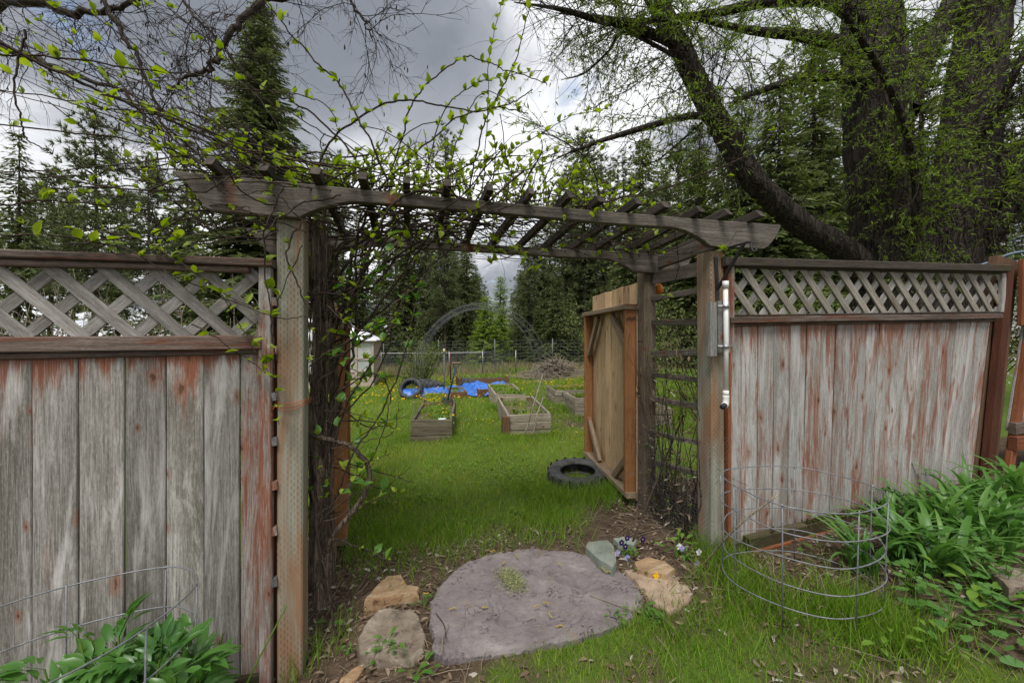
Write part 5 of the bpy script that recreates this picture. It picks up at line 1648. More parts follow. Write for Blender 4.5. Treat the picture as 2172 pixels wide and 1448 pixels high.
# ------------------------------------------------------------------ the climbing vine on the pergola
VLEAF = [leaf_tpl([(.12, .20), (.38, .36), (.68, .25)], .35, .35), leaf_tpl([(.12, .18), (.38, .31), (.70, .22)], .6, .15), leaf_tpl([(.14, .22), (.40, .38), (.68, .24)], .15, .6), leaf_tpl([(.15, .14), (.42, .24), (.72, .16)], .9, .1)]
def vine():
    r = np.random.default_rng(60)
    o = thing('climbing_vine', (-.34, 2.3, -.15), 'climbing vine with young bright green leaves sprawling over the pergola and left post', 'vine')
    trunks = MB(); stems = MB(); fine = MB()
    nodes = []            # (position, direction, size, low)
    def path(P, n=None, wig=.012):
        S = spline(P, n or 8 * len(P))
        k = np.cumsum(r.normal(0, wig, S.shape), 0)
        k = k - np.linspace(0, 1, len(S))[:, None] * k[-1]
        return S + k * .5
    def leafy(S, step, size, lo=0, hi=1, prob=1.0, low=False):
        seg = np.linalg.norm(np.diff(S, axis=0), axis=1); cum = np.r_[0, np.cumsum(seg)]; L = cum[-1]
        d = L * lo + r.uniform(0, step)
        k = 0
        while d < L * hi:
            i = min(np.searchsorted(cum, d) - 1, len(S) - 2); i = max(i, 0)
            f = (d - cum[i]) / max(seg[i], 1e-6)
            p = S[i] * (1 - f) + S[i + 1] * f; t = nrm(S[i + 1] - S[i])
            if r.random() < prob:
                for sg in (1, -1):
                    if r.random() < .86:
                        ax_ = nrm(np.cross(t, r.normal(0, 1, 3)))
                        dd = nrm(ax_ * sg * .8 + V(0, 0, .75) + t * .4 + r.normal(0, .25, 3))
                        nodes.append((p, dd, size * 1.14 * r.uniform(.45, 1.3), low))
                        for q_ in range(int(r.integers(0, 3))):
                            nodes.append((p + dd * .004, nrm(dd + r.normal(0, .5, 3)), size * r.uniform(.3, .8), low))
            d += step * r.uniform(.6, 1.5); k += 1
    def stem(P, r0, r1, bld, n=None, wig=.012, lf=None, sides=5):
        S = path(P, n, wig)
        tube(bld, S, np.linspace(r0, r1, len(S)), sides)
        if lf: leafy(S, **lf)
        return S
    A = lambda px, py, Y: tuple(atY(px, py, Y))
    # twisted trunks by the left post
    for (x0, y0, x1, y1, Y0, Y1, rad) in ((676, 1290, 668, 480, 2.2, 2.2, .026), (690, 1270, 676, 470, 2.32, 2.3, .034), (664, 1250, 690, 500, 2.3, 2.42, .028), (700, 1230, 700, 520, 2.45, 2.5, .03), (672, 1230, 700, 640, 2.36, 2.30, .024)):
        pts = [A(x0, y0, Y0)]
        for k in np.linspace(0, 1, 7)[1:-1]:
            pts.append(A(x0 + (x1 - x0) * k + r.normal(0, 7), y0 + (y1 - y0) * k, Y0 + (Y1 - Y0) * k + r.normal(0, .025)))
        pts.append(A(x1, y1, Y1))
        stem(pts, rad * 1.15, rad * .7, trunks, 46, .007, None, 8)
    # shaggy bark strips and fine threads beside the trunk
    for k in range(130):
        px = r.uniform(652, 700); y0 = r.uniform(560, 1250); h = r.uniform(60, 320); Y = r.uniform(2.13, 2.36)
        stem([A(px, y0, Y), A(px + r.normal(0, 5), y0 - h * .5, Y), A(px + r.normal(0, 9), y0 - h, Y)], .0022, .0012, fine, 9, .006, None, 3)
    # knotted low loop
    stem([A(655, 920, 2.12), A(690, 926, 2.12), A(728, 935, 2.13), A(752, 952, 2.14), A(770, 985, 2.15), A(774, 1015, 2.15), A(762, 1050, 2.15), A(742, 1085, 2.16), A(712, 1125, 2.18), A(692, 1165, 2.2), A(690, 1240, 2.22)], .011, .015, trunks, 60, .006, None, 7)
    stem([A(665, 925, 2.14), A(706, 945, 2.14), A(730, 938, 2.14)], .009, .009, trunks, 14, .004, None, 6)
    for (pts) in ([(660, 1040), (672, 1110), (686, 1200), (706, 1300), (712, 1350)],):
        stem([A(a, b_, 2.08) for a, b_ in pts], .008, .006, stems, 30, .004)
    # leaders from the trunk fanning into the roof
    for k in range(22):
        x0, y0, Y0 = r.uniform(662, 700), r.uniform(560, 960), r.uniform(2.15, 2.5)
        x1, y1, Y1 = 690 + 310 * r.random() ** 1.2, r.uniform(445, 540), r.uniform(2.05, 2.75)
        mid = ((x0 * .62 + x1 * .38) + r.normal(0, 22), (y0 * .5 + y1 * .5) + r.uniform(-70, 70), (Y0 + Y1) / 2 + r.normal(0, .08))
        ext = (x1 + r.uniform(20, 130), y1 - r.uniform(-15, 45), Y1)
        rad = r.uniform(.0035, .0105)
        stem([A(x0, y0, Y0), A(*mid), A(x1, y1, Y1), A(*ext)], rad, rad * .6, stems, 26, .022, None if k % 4 else dict(step=.13, size=.034, lo=.1, prob=.6, low=True))
    # dense mat lying on the rafters
    for k in range(230):
        x = r.uniform(640, 1330); Y = r.uniform(1.98, 2.75)
        y = float(np.interp(x, [640, 1000, 1400], [430, 470, 500])) + (Y - 2.35) * 30
        p = V(*A(x, y, Y)); p[2] = 2.04 + abs(r.normal(0, .04)) if r.random() < .75 else r.uniform(1.93, 2.04)
        d = V(r.choice([-1, 1]) * r.uniform(.5, 1), r.normal(0, .35), r.normal(.03, .12))
        S = grow_line(p, d, r.uniform(.35, 1.1), 12, .16, .0, r)
        S[:, 2] = np.clip(S[:, 2], 1.92, 2.3); 
        rad = r.uniform(.0018, .0055)
        tube(stems, S, np.linspace(rad, rad * .5, len(S)), 4)
        if r.random() < .5: leafy(S, .14, .032, .1, 1, .45)
    # upright shoots above the roof
    for k in range(140):
        x = r.uniform(610, 1330); Y = r.uniform(1.98, 2.7)
        y = float(np.interp(x, [610, 1000, 1400], [400, 440, 475]))
        hmax = float(np.interp(x, [600, 760, 1000, 1180, 1330], [60, 150, 170, 150, 60]))
        h = hmax * r.uniform(.25, 1.0); lean = r.uniform(-60, 120)
        p0, p1, p2 = A(x, y, Y), A(x + lean * .45, y - h * .65, Y + r.normal(0, .06)), A(x + lean * 1.1, y - h * r.uniform(.7, 1.05), Y + r.normal(0, .12))
        rad = r.uniform(.0018, .0042)
        stem([p0, p1, p2], rad, rad * .5, stems, 14, .010, dict(step=.07, size=.034, lo=.1, prob=.9), 4)
    # the long arching shoots against the sky
    LF = dict(step=.07, size=.038, lo=.18, prob=.95)
    for pts, rad in (([(655, 470, 2.2), (690, 325, 2.1), (760, 250, 2.05), (850, 215, 2.02), (930, 225, 2.0), (1010, 236, 2.0), (1085, 214, 2.0), (1130, 190, 2.0)], .006),
                     ([(800, 460, 2.2), (832, 365, 2.15), (862, 265, 2.1), (892, 196, 2.1), (930, 160, 2.1), (998, 113, 2.1), (1031, 124, 2.1), (1074, 142, 2.1), (1147, 166, 2.1), (1160, 180, 2.1)], .005),
                     ([(760, 470, 2.15), (815, 395, 2.1), (880, 320, 2.05), (960, 248, 2.0), (1060, 222, 2.0), (1120, 240, 2.0)], .0055),
                     ([(880, 470, 2.3), (940, 250, 2.25), (1000, 180, 2.2), (1060, 160, 2.2), (1150, 150, 2.2)], .004),
                     ([(990, 430, 2.3), (1014, 308, 2.25), (1054, 212, 2.2), (1080, 160, 2.2), (1100, 105, 2.2), (1124, 3, 2.2), (1130, -60, 2.2)], .005),
                     ([(1020, 440, 2.4), (1031, 249, 2.35), (1034, 126, 2.3), (1046, 50, 2.3), (1070, -10, 2.3)], .003),
                     ([(940, 470, 2.4), (960, 350, 2.3), (990, 250, 2.3), (1030, 190, 2.3), (1075, 205, 2.3), (1105, 230, 2.3)], .004),
                     ([(820, 380, 1.95), (770, 290, 1.9), (720, 190, 1.88), (663, 117, 1.86), (600, 45, 1.85), (540, -20, 1.85), (500, -60, 1.85)], .005),
                     ([(1000, 440, 2.2), (1080, 330, 2.2), (1160, 270, 2.2), (1230, 235, 2.2), (1300, 225, 2.2)], .0035),
                     ([(1050, 440, 2.5), (1140, 330, 2.5), (1220, 300, 2.5), (1290, 310, 2.5)], .003),
                     ([(700, 460, 2.1), (760, 390, 2.05), (890, 360, 2.0), (1000, 350, 2.0)], .004),
                     ([(1000, 425, 1.93), (900, 400, 1.92), (830, 440, 1.92), (790, 520, 1.98), (760, 600, 2.05), (700, 730, 2.15)], .0075),
                     ([(1110, 360, 1.95), (1010, 450, 1.92), (960, 480, 1.94), (880, 500, 2.0), (770, 560, 2.1)], .006)):
        stem([A(*q) for q in pts], rad, rad * .45, stems, 9 * len(pts), .006, LF)
    # the fan of long shoots reaching out to the left
    for k in range(68):
        x0, y0, Y0 = r.uniform(400, 800), r.uniform(330, 520), r.uniform(1.9, 2.5)
        if k < 54:
            x1 = r.uniform(-120, 380); y1 = r.uniform(-60, 440)
        else:
            x1 = r.uniform(150, 420); y1 = r.uniform(300, 540)
        Y1 = Y0 + r.uniform(-.35, .35)
        sagx, sagy = (x0 + x1) / 2, (y0 + y1) / 2 + r.uniform(-45, 30)
        rad = r.uniform(.002, .0048)
        stem([A(x0, y0, Y0), A(x0 * .75 + x1 * .25, y0 * .75 + y1 * .25 - r.uniform(-10, 30), Y0), A(sagx, sagy, (Y0 + Y1) / 2), A(x1, y1, Y1)], rad, rad * .5, stems, 26, .012, dict(step=.15, size=.031, lo=.12, prob=.8), 4)
    for pts, rad in (([(-40, 110, 1.9), (60, 118, 1.9), (180, 130, 1.9), (300, 150, 1.95), (420, 155, 2), (500, 185, 2), (600, 195, 2), (690, 225, 2), (715, 270, 2.05)], .004),
                     ([(0, 90, 1.8), (130, 160, 1.85), (250, 220, 1.9), (360, 265, 1.95), (470, 310, 2.0), (600, 345, 2.0), (760, 360, 2.0), (900, 400, 2.1)], .0065),
                     ([(50, 60, 1.8), (22, 140, 1.8), (30, 230, 1.8), (50, 280, 1.85), (110, 320, 1.9)], .004),
                     ([(0, 430, 1.85), (120, 424, 1.9), (260, 440, 1.92), (340, 470, 1.95), (430, 540, 1.96)], .004),
                     ([(0, 500, 1.9), (130, 500, 1.92), (260, 525, 1.94), (400, 590, 1.95), (520, 650, 1.96), (600, 675, 1.95), (660, 672, 2.0)], .0035),
                     ([(140, 520, 1.93), (280, 505, 1.93), (370, 560, 1.93), (470, 630, 1.93), (570, 790, 1.94)], .0032),
                     ([(405, 690, 1.92), (470, 720, 1.92), (530, 765, 1.93), (585, 805, 1.95)], .003),
                     ([(180, 480, 1.95), (330, 520, 1.95), (480, 620, 1.95), (560, 660, 1.95)], .0035)):
        stem([A(*q) for q in pts], rad, rad * .5, stems, 9 * len(pts), .005, dict(step=.085, size=.042, lo=.05, prob=.9))
    # shoots hanging over and beside the left post and the lower right side of the trunk
    for k in range(46):
        x0, y0, Y0 = r.uniform(650, 720), r.uniform(560, 1180), r.uniform(2.0, 2.3)
        L = r.uniform(50, 190); up = r.uniform(-130, 60)
        x1 = x0 + L * (1 if r.random() < .72 else -.6); y1 = y0 + up
        rad = r.uniform(.002, .005)
        stem([A(x0, y0, Y0), A((x0 + x1) / 2, (y0 + y1) / 2 + r.uniform(-20, 40), Y0 - .04), A(x1, y1, Y0 - r.uniform(-.1, .15))], rad, rad * .5, stems, 14, .012, dict(step=.09, size=.046, lo=.25, prob=.75, low=True), 4)
    for pts, rad in (([(700, 1080, 2.15), (740, 960, 2.1), (800, 870, 2.05), (850, 760, 2.0), (880, 650, 2.0), (900, 560, 2.1)], .0055),
                     ([(690, 980, 2.15), (730, 870, 2.1), (790, 760, 2.05), (850, 640, 2.1), (890, 520, 2.2)], .006),
                     ([(720, 830, 2.1), (790, 790, 2.05), (818, 820, 2.0), (815, 870, 2.0), (790, 960, 2.0), (760, 1010, 2.05)], .0042),
                     ([(700, 760, 2.1), (760, 730, 2.05), (800, 700, 2.0), (840, 640, 2.0), (905, 590, 2.0), (910, 540, 2.0)], .005),
                     ([(705, 950, 2.1), (770, 930, 2.05), (830, 910, 2.0), (850, 850, 2.0)], .003),
                     ([(640, 470, 1.95), (612, 540, 1.94), (650, 620, 1.95), (660, 700, 1.95), (652, 800, 1.96)], .0045),
                     ([(600, 400, 1.9), (560, 480, 1.9), (556, 560, 1.91), (570, 680, 1.92), (590, 770, 1.93)], .004),
                     ([(640, 520, 1.93), (600, 600, 1.93), (580, 690, 1.93), (592, 900, 1.94)], .0026),
                     ([(1560, 490, 1.9), (1540, 540, 1.9), (1525, 600, 1.9)], .0015),
                     ([(1430, 480, 2.1), (1440, 560, 2.2), (1420, 620, 2.3), (1395, 640, 2.4)], .003),
                     ([(1200, 400, 1.9), (1250, 440, 1.9), (1290, 500, 1.9), (1330, 560, 1.95), (1370, 600, 2.0)], .003),
                     ([(1190, 430, 1.92), (1200, 500, 1.92), (1205, 525, 1.92)], .002),
                     ([(1100, 520, 2.4), (1110, 560, 2.4), (1130, 590, 2.4)], .002),
                     ([(1045, 480, 2.3), (1062, 560, 2.3), (1070, 600, 2.3)], .0015)):
        stem([A(*q) for q in pts], rad, rad * .55, stems, 9 * len(pts), .006, dict(step=.10, size=.042, lo=.15, prob=.7, low=pts[0][1] > 600))
    for k in range(16):   # dangling ends under the right half of the roof
        x = r.uniform(1020, 1420); Y = r.uniform(2.0, 2.5)
        stem([A(x, 480, Y), A(x + r.normal(0, 25), 520, Y), A(x + r.normal(0, 50), 520 + r.uniform(20, 60), Y)], .0022, .001, stems, 10, .008, dict(step=.08, size=.04, lo=.3, prob=.7), 3)
    tk = obj('trunk', trunks.mesh('trunk', M_VINEBARK), o)
    obj('stems', stems.mesh('stems', M_VINESTEM), o)
    tag(obj('bark_fibres', fine.mesh('bark_fibres', M_VINEBARK), o), kind='stuff')
    # leaves: the 300 that show largest are parts of their own
    P = np.array([n_[0] for n_ in nodes]); D = np.array([n_[1] for n_ in nodes]); S = np.array([n_[2] for n_ in nodes]); lowf = np.array([n_[3] for n_ in nodes])
    rel = P - CAM
    depth = rel[:, 0] * math.sin(TH) + rel[:, 1] * math.cos(TH)
    uu = (rel[:, 0] * math.cos(TH) - rel[:, 1] * math.sin(TH)) / np.maximum(depth, .1)
    vv = rel[:, 2] / np.maximum(depth, .1)
    inview = (np.abs(uu) < 1.27) & (vv < .84) & (vv > -.86) & (depth > .3)
    show = np.where(inview, S / np.maximum(depth, .1), 0)
    order = np.argsort(-show)
    big = order[:300]; rest = order[300:]
    B3 = basis(D, r.uniform(-.9, .9, len(D)))
    meshes = {}
    for i in big:
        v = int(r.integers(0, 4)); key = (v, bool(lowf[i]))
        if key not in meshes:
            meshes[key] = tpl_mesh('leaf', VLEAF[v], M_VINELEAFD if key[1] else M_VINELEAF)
        M = Matrix.Identity(4)
        for a in range(3):
            for c in range(3):
                M[a][c] = float(B3[i][a, c] * S[i])
            M[a][3] = float(P[i][a])
        obj('leaf', meshes[key], o, M)
    b = MB()
    vsel = r.integers(0, 4, len(rest))
    for v in range(4):
        ii = rest[vsel == v]
        scatter(b, VLEAF[v][0], VLEAF[v][1], P[ii], B3[ii], S[ii])
    tag(obj('small_leaves', b.mesh('small_leaves', M_VINELEAF2), o), kind='stuff')
    print('vine leaves', len(nodes))
vine()

# dead climber and chicken wire on the right side
def right_tangle():
    r = np.random.default_rng(70)
    o = thing('dead_climber', gp_(1.8, 2.4), 'tangle of dead brown climber stems between the two right posts', 'climber')
    b = MB()
    for k in range(75):
        y = r.uniform(2.12, 2.72); x = 1.80 + r.normal(0, .04)
        g = float(gz(x, y))
        L = r.uniform(.5, 1.8) if k % 3 else r.uniform(.3, .8)
        S = grow_line(V(x, y, g), V(r.normal(0, .12), r.normal(0, .25), 1), L, 12, .09, .002, r)
        S[:, 1] = np.clip(S[:, 1], 2.08, 2.75); S[:, 0] = np.clip(S[:, 0], 1.72, 1.9)
        tube(b, S, np.linspace(.004, .0012, 13), 3)
        if k % 2 == 0:
            i = r.integers(3, 11); Q = grow_line(S[i], r.normal(0, 1, 3) * (.4, 1, .6), .3, 6, .2, 0, r); tube(b, Q, .0014, 3)
    obj('stems', b.mesh('stems', M_VINESTEM), o)
    n = 900
    P = np.c_[1.80 + r.normal(0, .05, n), r.uniform(2.1, 2.75, n), r.random(n) ** 2 * 1.3]
    P[:, 2] += gz(P[:, 0], P[:, 1])
    b = MB(); tv, tf = leaf_tpl([(.3, .1), (.7, .1)], .3, .3)
    scatter(b, tv, tf, P[:650], rand_rot(650), r.uniform(.03, .06, 650))
    tag(obj('dead_leaves', b.mesh('dead_leaves', M_LITTER), o), kind='stuff')
    b = MB()
    scatter(b, *leaf_tpl([(.35, .25), (.7, .2)], .3, .4), P[650:], rand_rot(n - 650), r.uniform(.015, .035, n - 650))
    tag(obj('young_leaves', b.mesh('young_leaves', M_WEED), o), kind='stuff')
    # leaning dead cane
    tag(tube_obj('dead_cane', spline([on_ground(1335, 1165), atT(1400, 1000, 2.8), atT(1450, 880, 2.9)], 14), .007, M_VINESTEM, None, 6), 'long dark cane leaning beside the brown back post', 'cane')
    tag(tube_obj('long_stick', spline([on_ground(1485, 1205), atT(1560, 1120, 2.05), atT(1650, 1048, 1.95)], 10), [.004] * 4 + [.005] * 6, M_STICK, None, 6), 'long straight stick leaning into the right wire ring', 'stick')
    # chicken wire
    cw = thing('chicken_wire', gp_(1.78, 2.05), 'chicken wire wrapped round the foot of the right front post', 'wire netting')
    b = MB(); s_ = .026
    path_ = [V(1.70, 2.75), V(1.715, 2.42), V(1.735, 2.10), V(1.735, 1.985), V(1.86, 1.985), V(1.875, 2.06)]
    cum = np.r_[0, np.cumsum([np.linalg.norm(path_[i + 1] - path_[i]) for i in range(len(path_) - 1)])]
    def Q(u, h):
        x = np.interp(u, cum, [p[0] for p in path_]); y = np.interp(u, cum, [p[1] for p in path_])
        return V(x + .012 * math.sin(u * 23 + h * 9), y + .01 * math.sin(h * 17 + u * 5), float(gz(x, y)) - .02 + h)
    nu = int(cum[-1] / (s_ * .866)); nh = int(.50 / (s_ * .5))
    for i in range(nu):
        for j in range(0, nh):
            u = i * s_ * .866
            h = j * s_ * .5 * 1.5 if False else j * s_ * .75 * 1
            # zigzag strands that touch: hexagons
            ph = 1 if (j + i) % 2 else 0
            if ph == 0:
                tube(b, [Q(u, h), Q(u + s_ * .866, h + s_ * .25)], .0006, 3)
            else:
                tube(b, [Q(u, h + s_ * .25), Q(u + s_ * .866, h)], .0006, 3)
            if ph == 0 and j % 2 == 0 or ph == 1 and j % 2 == 1:
                pass
            if (i + j) % 2 == 1:
                tube(b, [Q(u, h + s_ * .25), Q(u, h + s_ * .75)], .0006, 3)
    obj('netting', b.mesh('netting', M_WIRE), cw)
right_tangle()

# ------------------------------------------------------------------ flagstones
def stone(label, px_outline, zs, thick, m, seed, amp=.012, tilt=None, rings=9, sub=5, terr=.0, angular=True):
    """a slab from its outline as measured in the photograph, lying at height zs (number or function of place)"""
    pts = np.array([atZ(a, b_, zs)[:2] for a, b_ in px_outline])
    if angular:
        q_ = np.r_[pts, pts[:1]]; P = np.concatenate([q_[i] + (q_[i + 1] - q_[i]) * np.linspace(0, 1, sub, endpoint=False)[:, None] for i in range(len(pts))])
    else:
        P = spline(np.c_[pts, np.zeros(len(pts))], sub * len(pts), True)[:-1, :2]
    r = np.random.default_rng(seed)
    c = P.mean(0); n = len(P)
    P = P + (P - c) * (r.normal(0, .016 if angular else .006, (n, 1)))
    b = MB(); VV = []
    zc = float(zs)
    def hz(q):
        h = amp * (fbm(q[:, 0] * 5 + seed, q[:, 1] * 5, seed) - .47) * 2
        if not terr:
            h = h + .012 * (np.round(fbm(q[:, 0] * 9, q[:, 1] * 14 + seed, seed + 3) * 8) / 4 - .9)
        if terr:
            s_ = fbm(q[:, 0] * 3.1 + seed * 3, q[:, 1] * 4.3, seed + 9)
            h = h + terr * (np.round(s_ * 9) / 4.5 - .94) + .008 + .0035 * (fbm(q[:, 0] * 30, q[:, 1] * 30, seed + 5) - .47)
        if tilt is not None:
            h = h + (q[:, 0] - c[0]) * tilt[0] + (q[:, 1] - c[1]) * tilt[1]
        return h
    fr = [1.0 - (k / rings) ** 1.0 for k in range(rings)]
    h0 = hz(P)
    # skirt, chamfer, rings
    VV.append(np.c_[P + (P - c) * .015, zc + h0 - thick]); VV.append(np.c_[P + (P - c) * .012, zc + h0 - .014 + r.normal(0, .003, n)]); 
    for k, s_ in enumerate(fr):
        q = c + (P - c) * (s_ - (.012 if k == 0 else 0))
        VV.append(np.c_[q, zc + hz(q) - (.004 if k == 0 else 0)])
    VV.append(np.array([[c[0], c[1], zc + hz(c[None])[0]]]))
    rows = len(VV) - 1
    f = []
    for k in range(rows - 1):
        for i in range(n):
            j = (i + 1) % n
            f.append((k * n + i, k * n + j, (k + 1) * n + j, (k + 1) * n + i))
    t = [((rows - 1) * n + i, (rows - 1) * n + (i + 1) % n, rows * n) for i in range(n)]
    b.add2(np.concatenate(VV), [np.array(f), np.array(t)])
    me = b.mesh('flagstone', m); me.set_sharp_from_angle(angle=R(32))
    o = obj('flagstone', me)
    tag(o, label, 'stone')
    return o
SLAB = [(917, 1290), (922, 1262), (945, 1232), (985, 1200), (1040, 1180), (1090, 1168), (1130, 1162), (1175, 1172), (1235, 1178), (1285, 1195), (1330, 1222), (1356, 1252), (1360, 1280), (1335, 1310), (1290, 1335), (1220, 1358), (1120, 1374), (1020, 1382), (955, 1387), (922, 1375), (925, 1345), (916, 1315)]
stone('large round purple-grey slate slab lying in the gateway', SLAB, .0, .10, M_FLAG, 3, .010, None, 60, 14, .030, False)
stone('orange sandstone slab left of the purple slate', [(772, 1275), (790, 1248), (822, 1218), (850, 1216), (864, 1238), (888, 1246), (886, 1262), (850, 1264), (815, 1268), (785, 1273)], -.015, .09, M_ORST, 4, .012, None, 22, 8)
stone('mottled brown and grey stone before the orange slab', [(762, 1378), (760, 1355), (778, 1318), (802, 1294), (828, 1289), (872, 1290), (888, 1305), (902, 1345), (898, 1376), (878, 1400), (830, 1402), (790, 1392)], -.025, .10, M_BRST, 5, .014, None, 24, 8)
stone('thin orange stone lying at the bottom picture edge', [(712, 1462), (722, 1440), (745, 1420), (765, 1408), (772, 1418), (758, 1440), (735, 1462), (722, 1470)], -.07, .05, M_ORST, 6, .008)
stone('grey-green slate block beside the pansies', [(1242, 1158), (1247, 1147), (1290, 1145), (1302, 1158), (1308, 1190), (1300, 1203), (1272, 1186)], .06, .10, M_GRST, 7, .004, None, 6, 4)
stone('grey-green slate chip behind the dark pansies', [(1300, 1140), (1325, 1136), (1350, 1142), (1345, 1152), (1312, 1150)], .05, .06, M_GRST, 8, .004, None, 4, 4)
stone('long pinkish orange stone right of the purple slate', [(1322, 1205), (1360, 1205), (1420, 1222), (1462, 1240), (1470, 1265), (1440, 1285), (1420, 1295), (1388, 1275), (1352, 1238)], .025, .09, M_PINKST, 9, .010, None, 22, 8)
stone('crumbly cream stone below the pansies', [(1346, 1190), (1375, 1182), (1410, 1190), (1432, 1205), (1415, 1218), (1375, 1214), (1352, 1204)], .055, .06, M_ORST, 10, .022, None, 6, 4)
stone('red-brown stone half buried among the columbine leaves', [(1950, 1290), (1975, 1270), (2020, 1268), (2050, 1280), (2040, 1305), (1990, 1318)], .13, .06, M_PINKST, 11, .02, None, 5, 4)
stone('flat brown stone at the right among the leaves', [(2095, 1205), (2130, 1192), (2180, 1205), (2185, 1240), (2140, 1248)], .24, .06, M_BRST, 12, .02, None, 5, 4)

# ------------------------------------------------------------------ lawn
def blocked(x, y):
    m = np.zeros(len(x), bool)
    sp_ = np.array([atZ(a, c, 0.0)[:2] for a, c in SLAB]); sp_ = sp_.mean(0) + (sp_ - sp_.mean(0)) * .97
    for i in range(len(sp_)):
        (xa, ya), (xb, yb) = sp_[i], sp_[(i + 1) % len(sp_)]
        m ^= ((ya > y) != (yb > y)) & (x < (xb - xa) * (y - ya) / (yb - ya + 1e-12) + xa)
    for cx, cy, a, hw, hl in ((.42, 6.3, R(-8), .29, .79), (.56, 8.1, R(-8), .28, .92), (1.82, 6.37, R(-8), .34, .9), (2.11, 8.7, R(-7), .33, .95)):
        dx, dy = x - cx, y - cy
        u = dx * math.cos(a) + dy * math.sin(a); v = -dx * math.sin(a) + dy * math.cos(a)
        m |= (np.abs(u) < hw) & (np.abs(v) < hl)
    for x0, x1, y0, y1 in ((3.1, 4.2, 7.85, 8.8), (3.0, 4.1, 6.6, 7.4), (3.0, 4.1, 5.5, 6.1), (.9, 2.2, 9.7, 11.2), (-4.7, -1, 13.5, 17.3), (1.5, 3.1, 12.2, 13.4)):
        m |= (x > x0) & (x < x1) & (y > y0) & (y < y1)
    return m
def lawn_zone(name, x0, x1, y0, y1, n, h, w, mat_, lean=.35, wedge=True, power=1.0):
    x = rng.uniform(x0, x1, n); y = y0 + (y1 - y0) * rng.random(n) ** power
    dep = x * math.sin(TH) + y * math.cos(TH); u = (x * math.cos(TH) - y * math.sin(TH)) / np.maximum(dep, .05)
    ok = (np.abs(u) < 1.42) & (dep > .3)
    t, d = cover(x, y)
    ok &= (rng.random(n) < t) & (rng.random(n) > .75 * d) & ~blocked(x, y)
    x, y = x[ok], y[ok]; n = len(x)
    cl = fbm(x * 2.3, y * 2.3, 81) * 1.1 + .5 * fbm(x * 9, y * 9, 82)
    hh = rng.uniform(h[0], h[1], n) * np.clip(.35 + 1.1 * (cl - .35), .35, 1.8)
    b = MB()
    blades(b, x, y, gz(x, y) - .006, hh, rng.uniform(w[0], w[1], n), lean)
    o = obj(name, b.mesh(name, mat_)); return o
tag(lawn_zone('lawn_grass', -1.6, 5, 2.35, 6.2, 95000, (.035, .085), (.0028, .0050), M_GRASS), 'short green lawn grass between the gateway and the raised beds', 'grass', kind='stuff')
tag(lawn_zone('front_grass', .0, 2.6, .7, 1.95, 34000, (.022, .06), (.0024, .0042), M_GRASS), 'patchy green grass in front of the slate slab', 'grass', kind='stuff')
tag(lawn_zone('far_lawn_grass', -6, 9, 6.2, 16.5, 90000, (.05, .11), (.007, .014), M_GRASS, .4, True, 1.0), 'lawn grass around the raised beds and beyond them', 'grass', kind='stuff')
tag(lawn_zone('dead_grass', -.6, 4, .7, 5.5, 16000, (.02, .06), (.0018, .0034), M_DRYGRASS, .9), 'dead straw lying through the green lawn', 'grass', kind='stuff')
def dry_meadow():
    n = 34000
    x = rng.uniform(-12, 20, n); y = rng.uniform(14, 30, n)
    t, d = cover(x, y); ok = (rng.random(n) < d) & ~blocked(x, y); x, y = x[ok], y[ok]; n = len(x)
    b = MB(); blades(b, x, y, gz(x, y) - .01, rng.uniform(.12, .38, n), rng.uniform(.015, .03, n), .35)
    tag(obj('dry_meadow', b.mesh('dry_meadow', M_DRYGRASS)), 'dry tan meadow grass before the forest', 'grass', kind='stuff')
dry_meadow()
def long_grass():
    b = MB()
    spots = [(px, py, sp_, nn, hh) for px, py, sp_, nn, hh in ((1520, 1180, .06, 420, .17), (1560, 1230, .10, 700, .15), (1620, 1290, .12, 700, .14), (1780, 1310, .12, 900, .15), (1850, 1330, .10, 700, .16), (1900, 1345, .12, 500, .13), (1180, 1060, .12, 420, .16), (1260, 1060, .12, 520, .17), (1300, 1050, .08, 320, .17), (1170, 1100, .12, 420, .12), (1120, 1040, .15, 420, .12), (1000, 1150, .22, 800, .12), (860, 1140, .2, 800, .13), (780, 1160, .14, 500, .13), (1150, 1130, .15, 500, .13), (970, 1372, .03, 60, .12), (625, 1440, .05, 50, .2), (690, 1390, .06, 60, .2), (1440, 1395, .22, 700, .07), (1560, 1420, .25, 700, .075), (1700, 1420, .2, 300, .07), (1330, 1330, .1, 200, .08), (1290, 1390, .15, 400, .07), (1480, 1340, .12, 400, .1),
              (870, 930, .15, 300, .12), (960, 935, .1, 200, .12), (1070, 930, .1, 260, .12), (1110, 935, .15, 300, .10), (1170, 925, .12, 240, .12), (1050, 870, .1, 260, .2), (1190, 870, .2, 400, .2), (1240, 895, .2, 400, .14), (1010, 780, .5, 400, .3), (1100, 790, .5, 500, .3), (920, 790, .6, 500, .3), (1060, 840, .15, 200, .18), (990, 838, .2, 300, .2))]
    for px, py, sp_, nn, hh in spots:
        c = on_ground(px, py)
        x = c[0] + rng.normal(0, sp_, nn); y = c[1] + rng.normal(0, sp_, nn)
        far_ = max(1, c[1] / 4)
        ok = ~blocked(x, y); x, y = x[ok], y[ok]; k = len(x)
        blades(b, x, y, gz(x, y) - .01, rng.uniform(.4, 1.1, k) * hh, rng.uniform(.003, .0052, k) * far_, .38)
    tag(obj('long_grass', b.mesh('long_grass', M_GRASSDK)), 'longer dark grass in tufts along posts, beds and the wire ring', 'grass', kind='stuff')
long_grass()
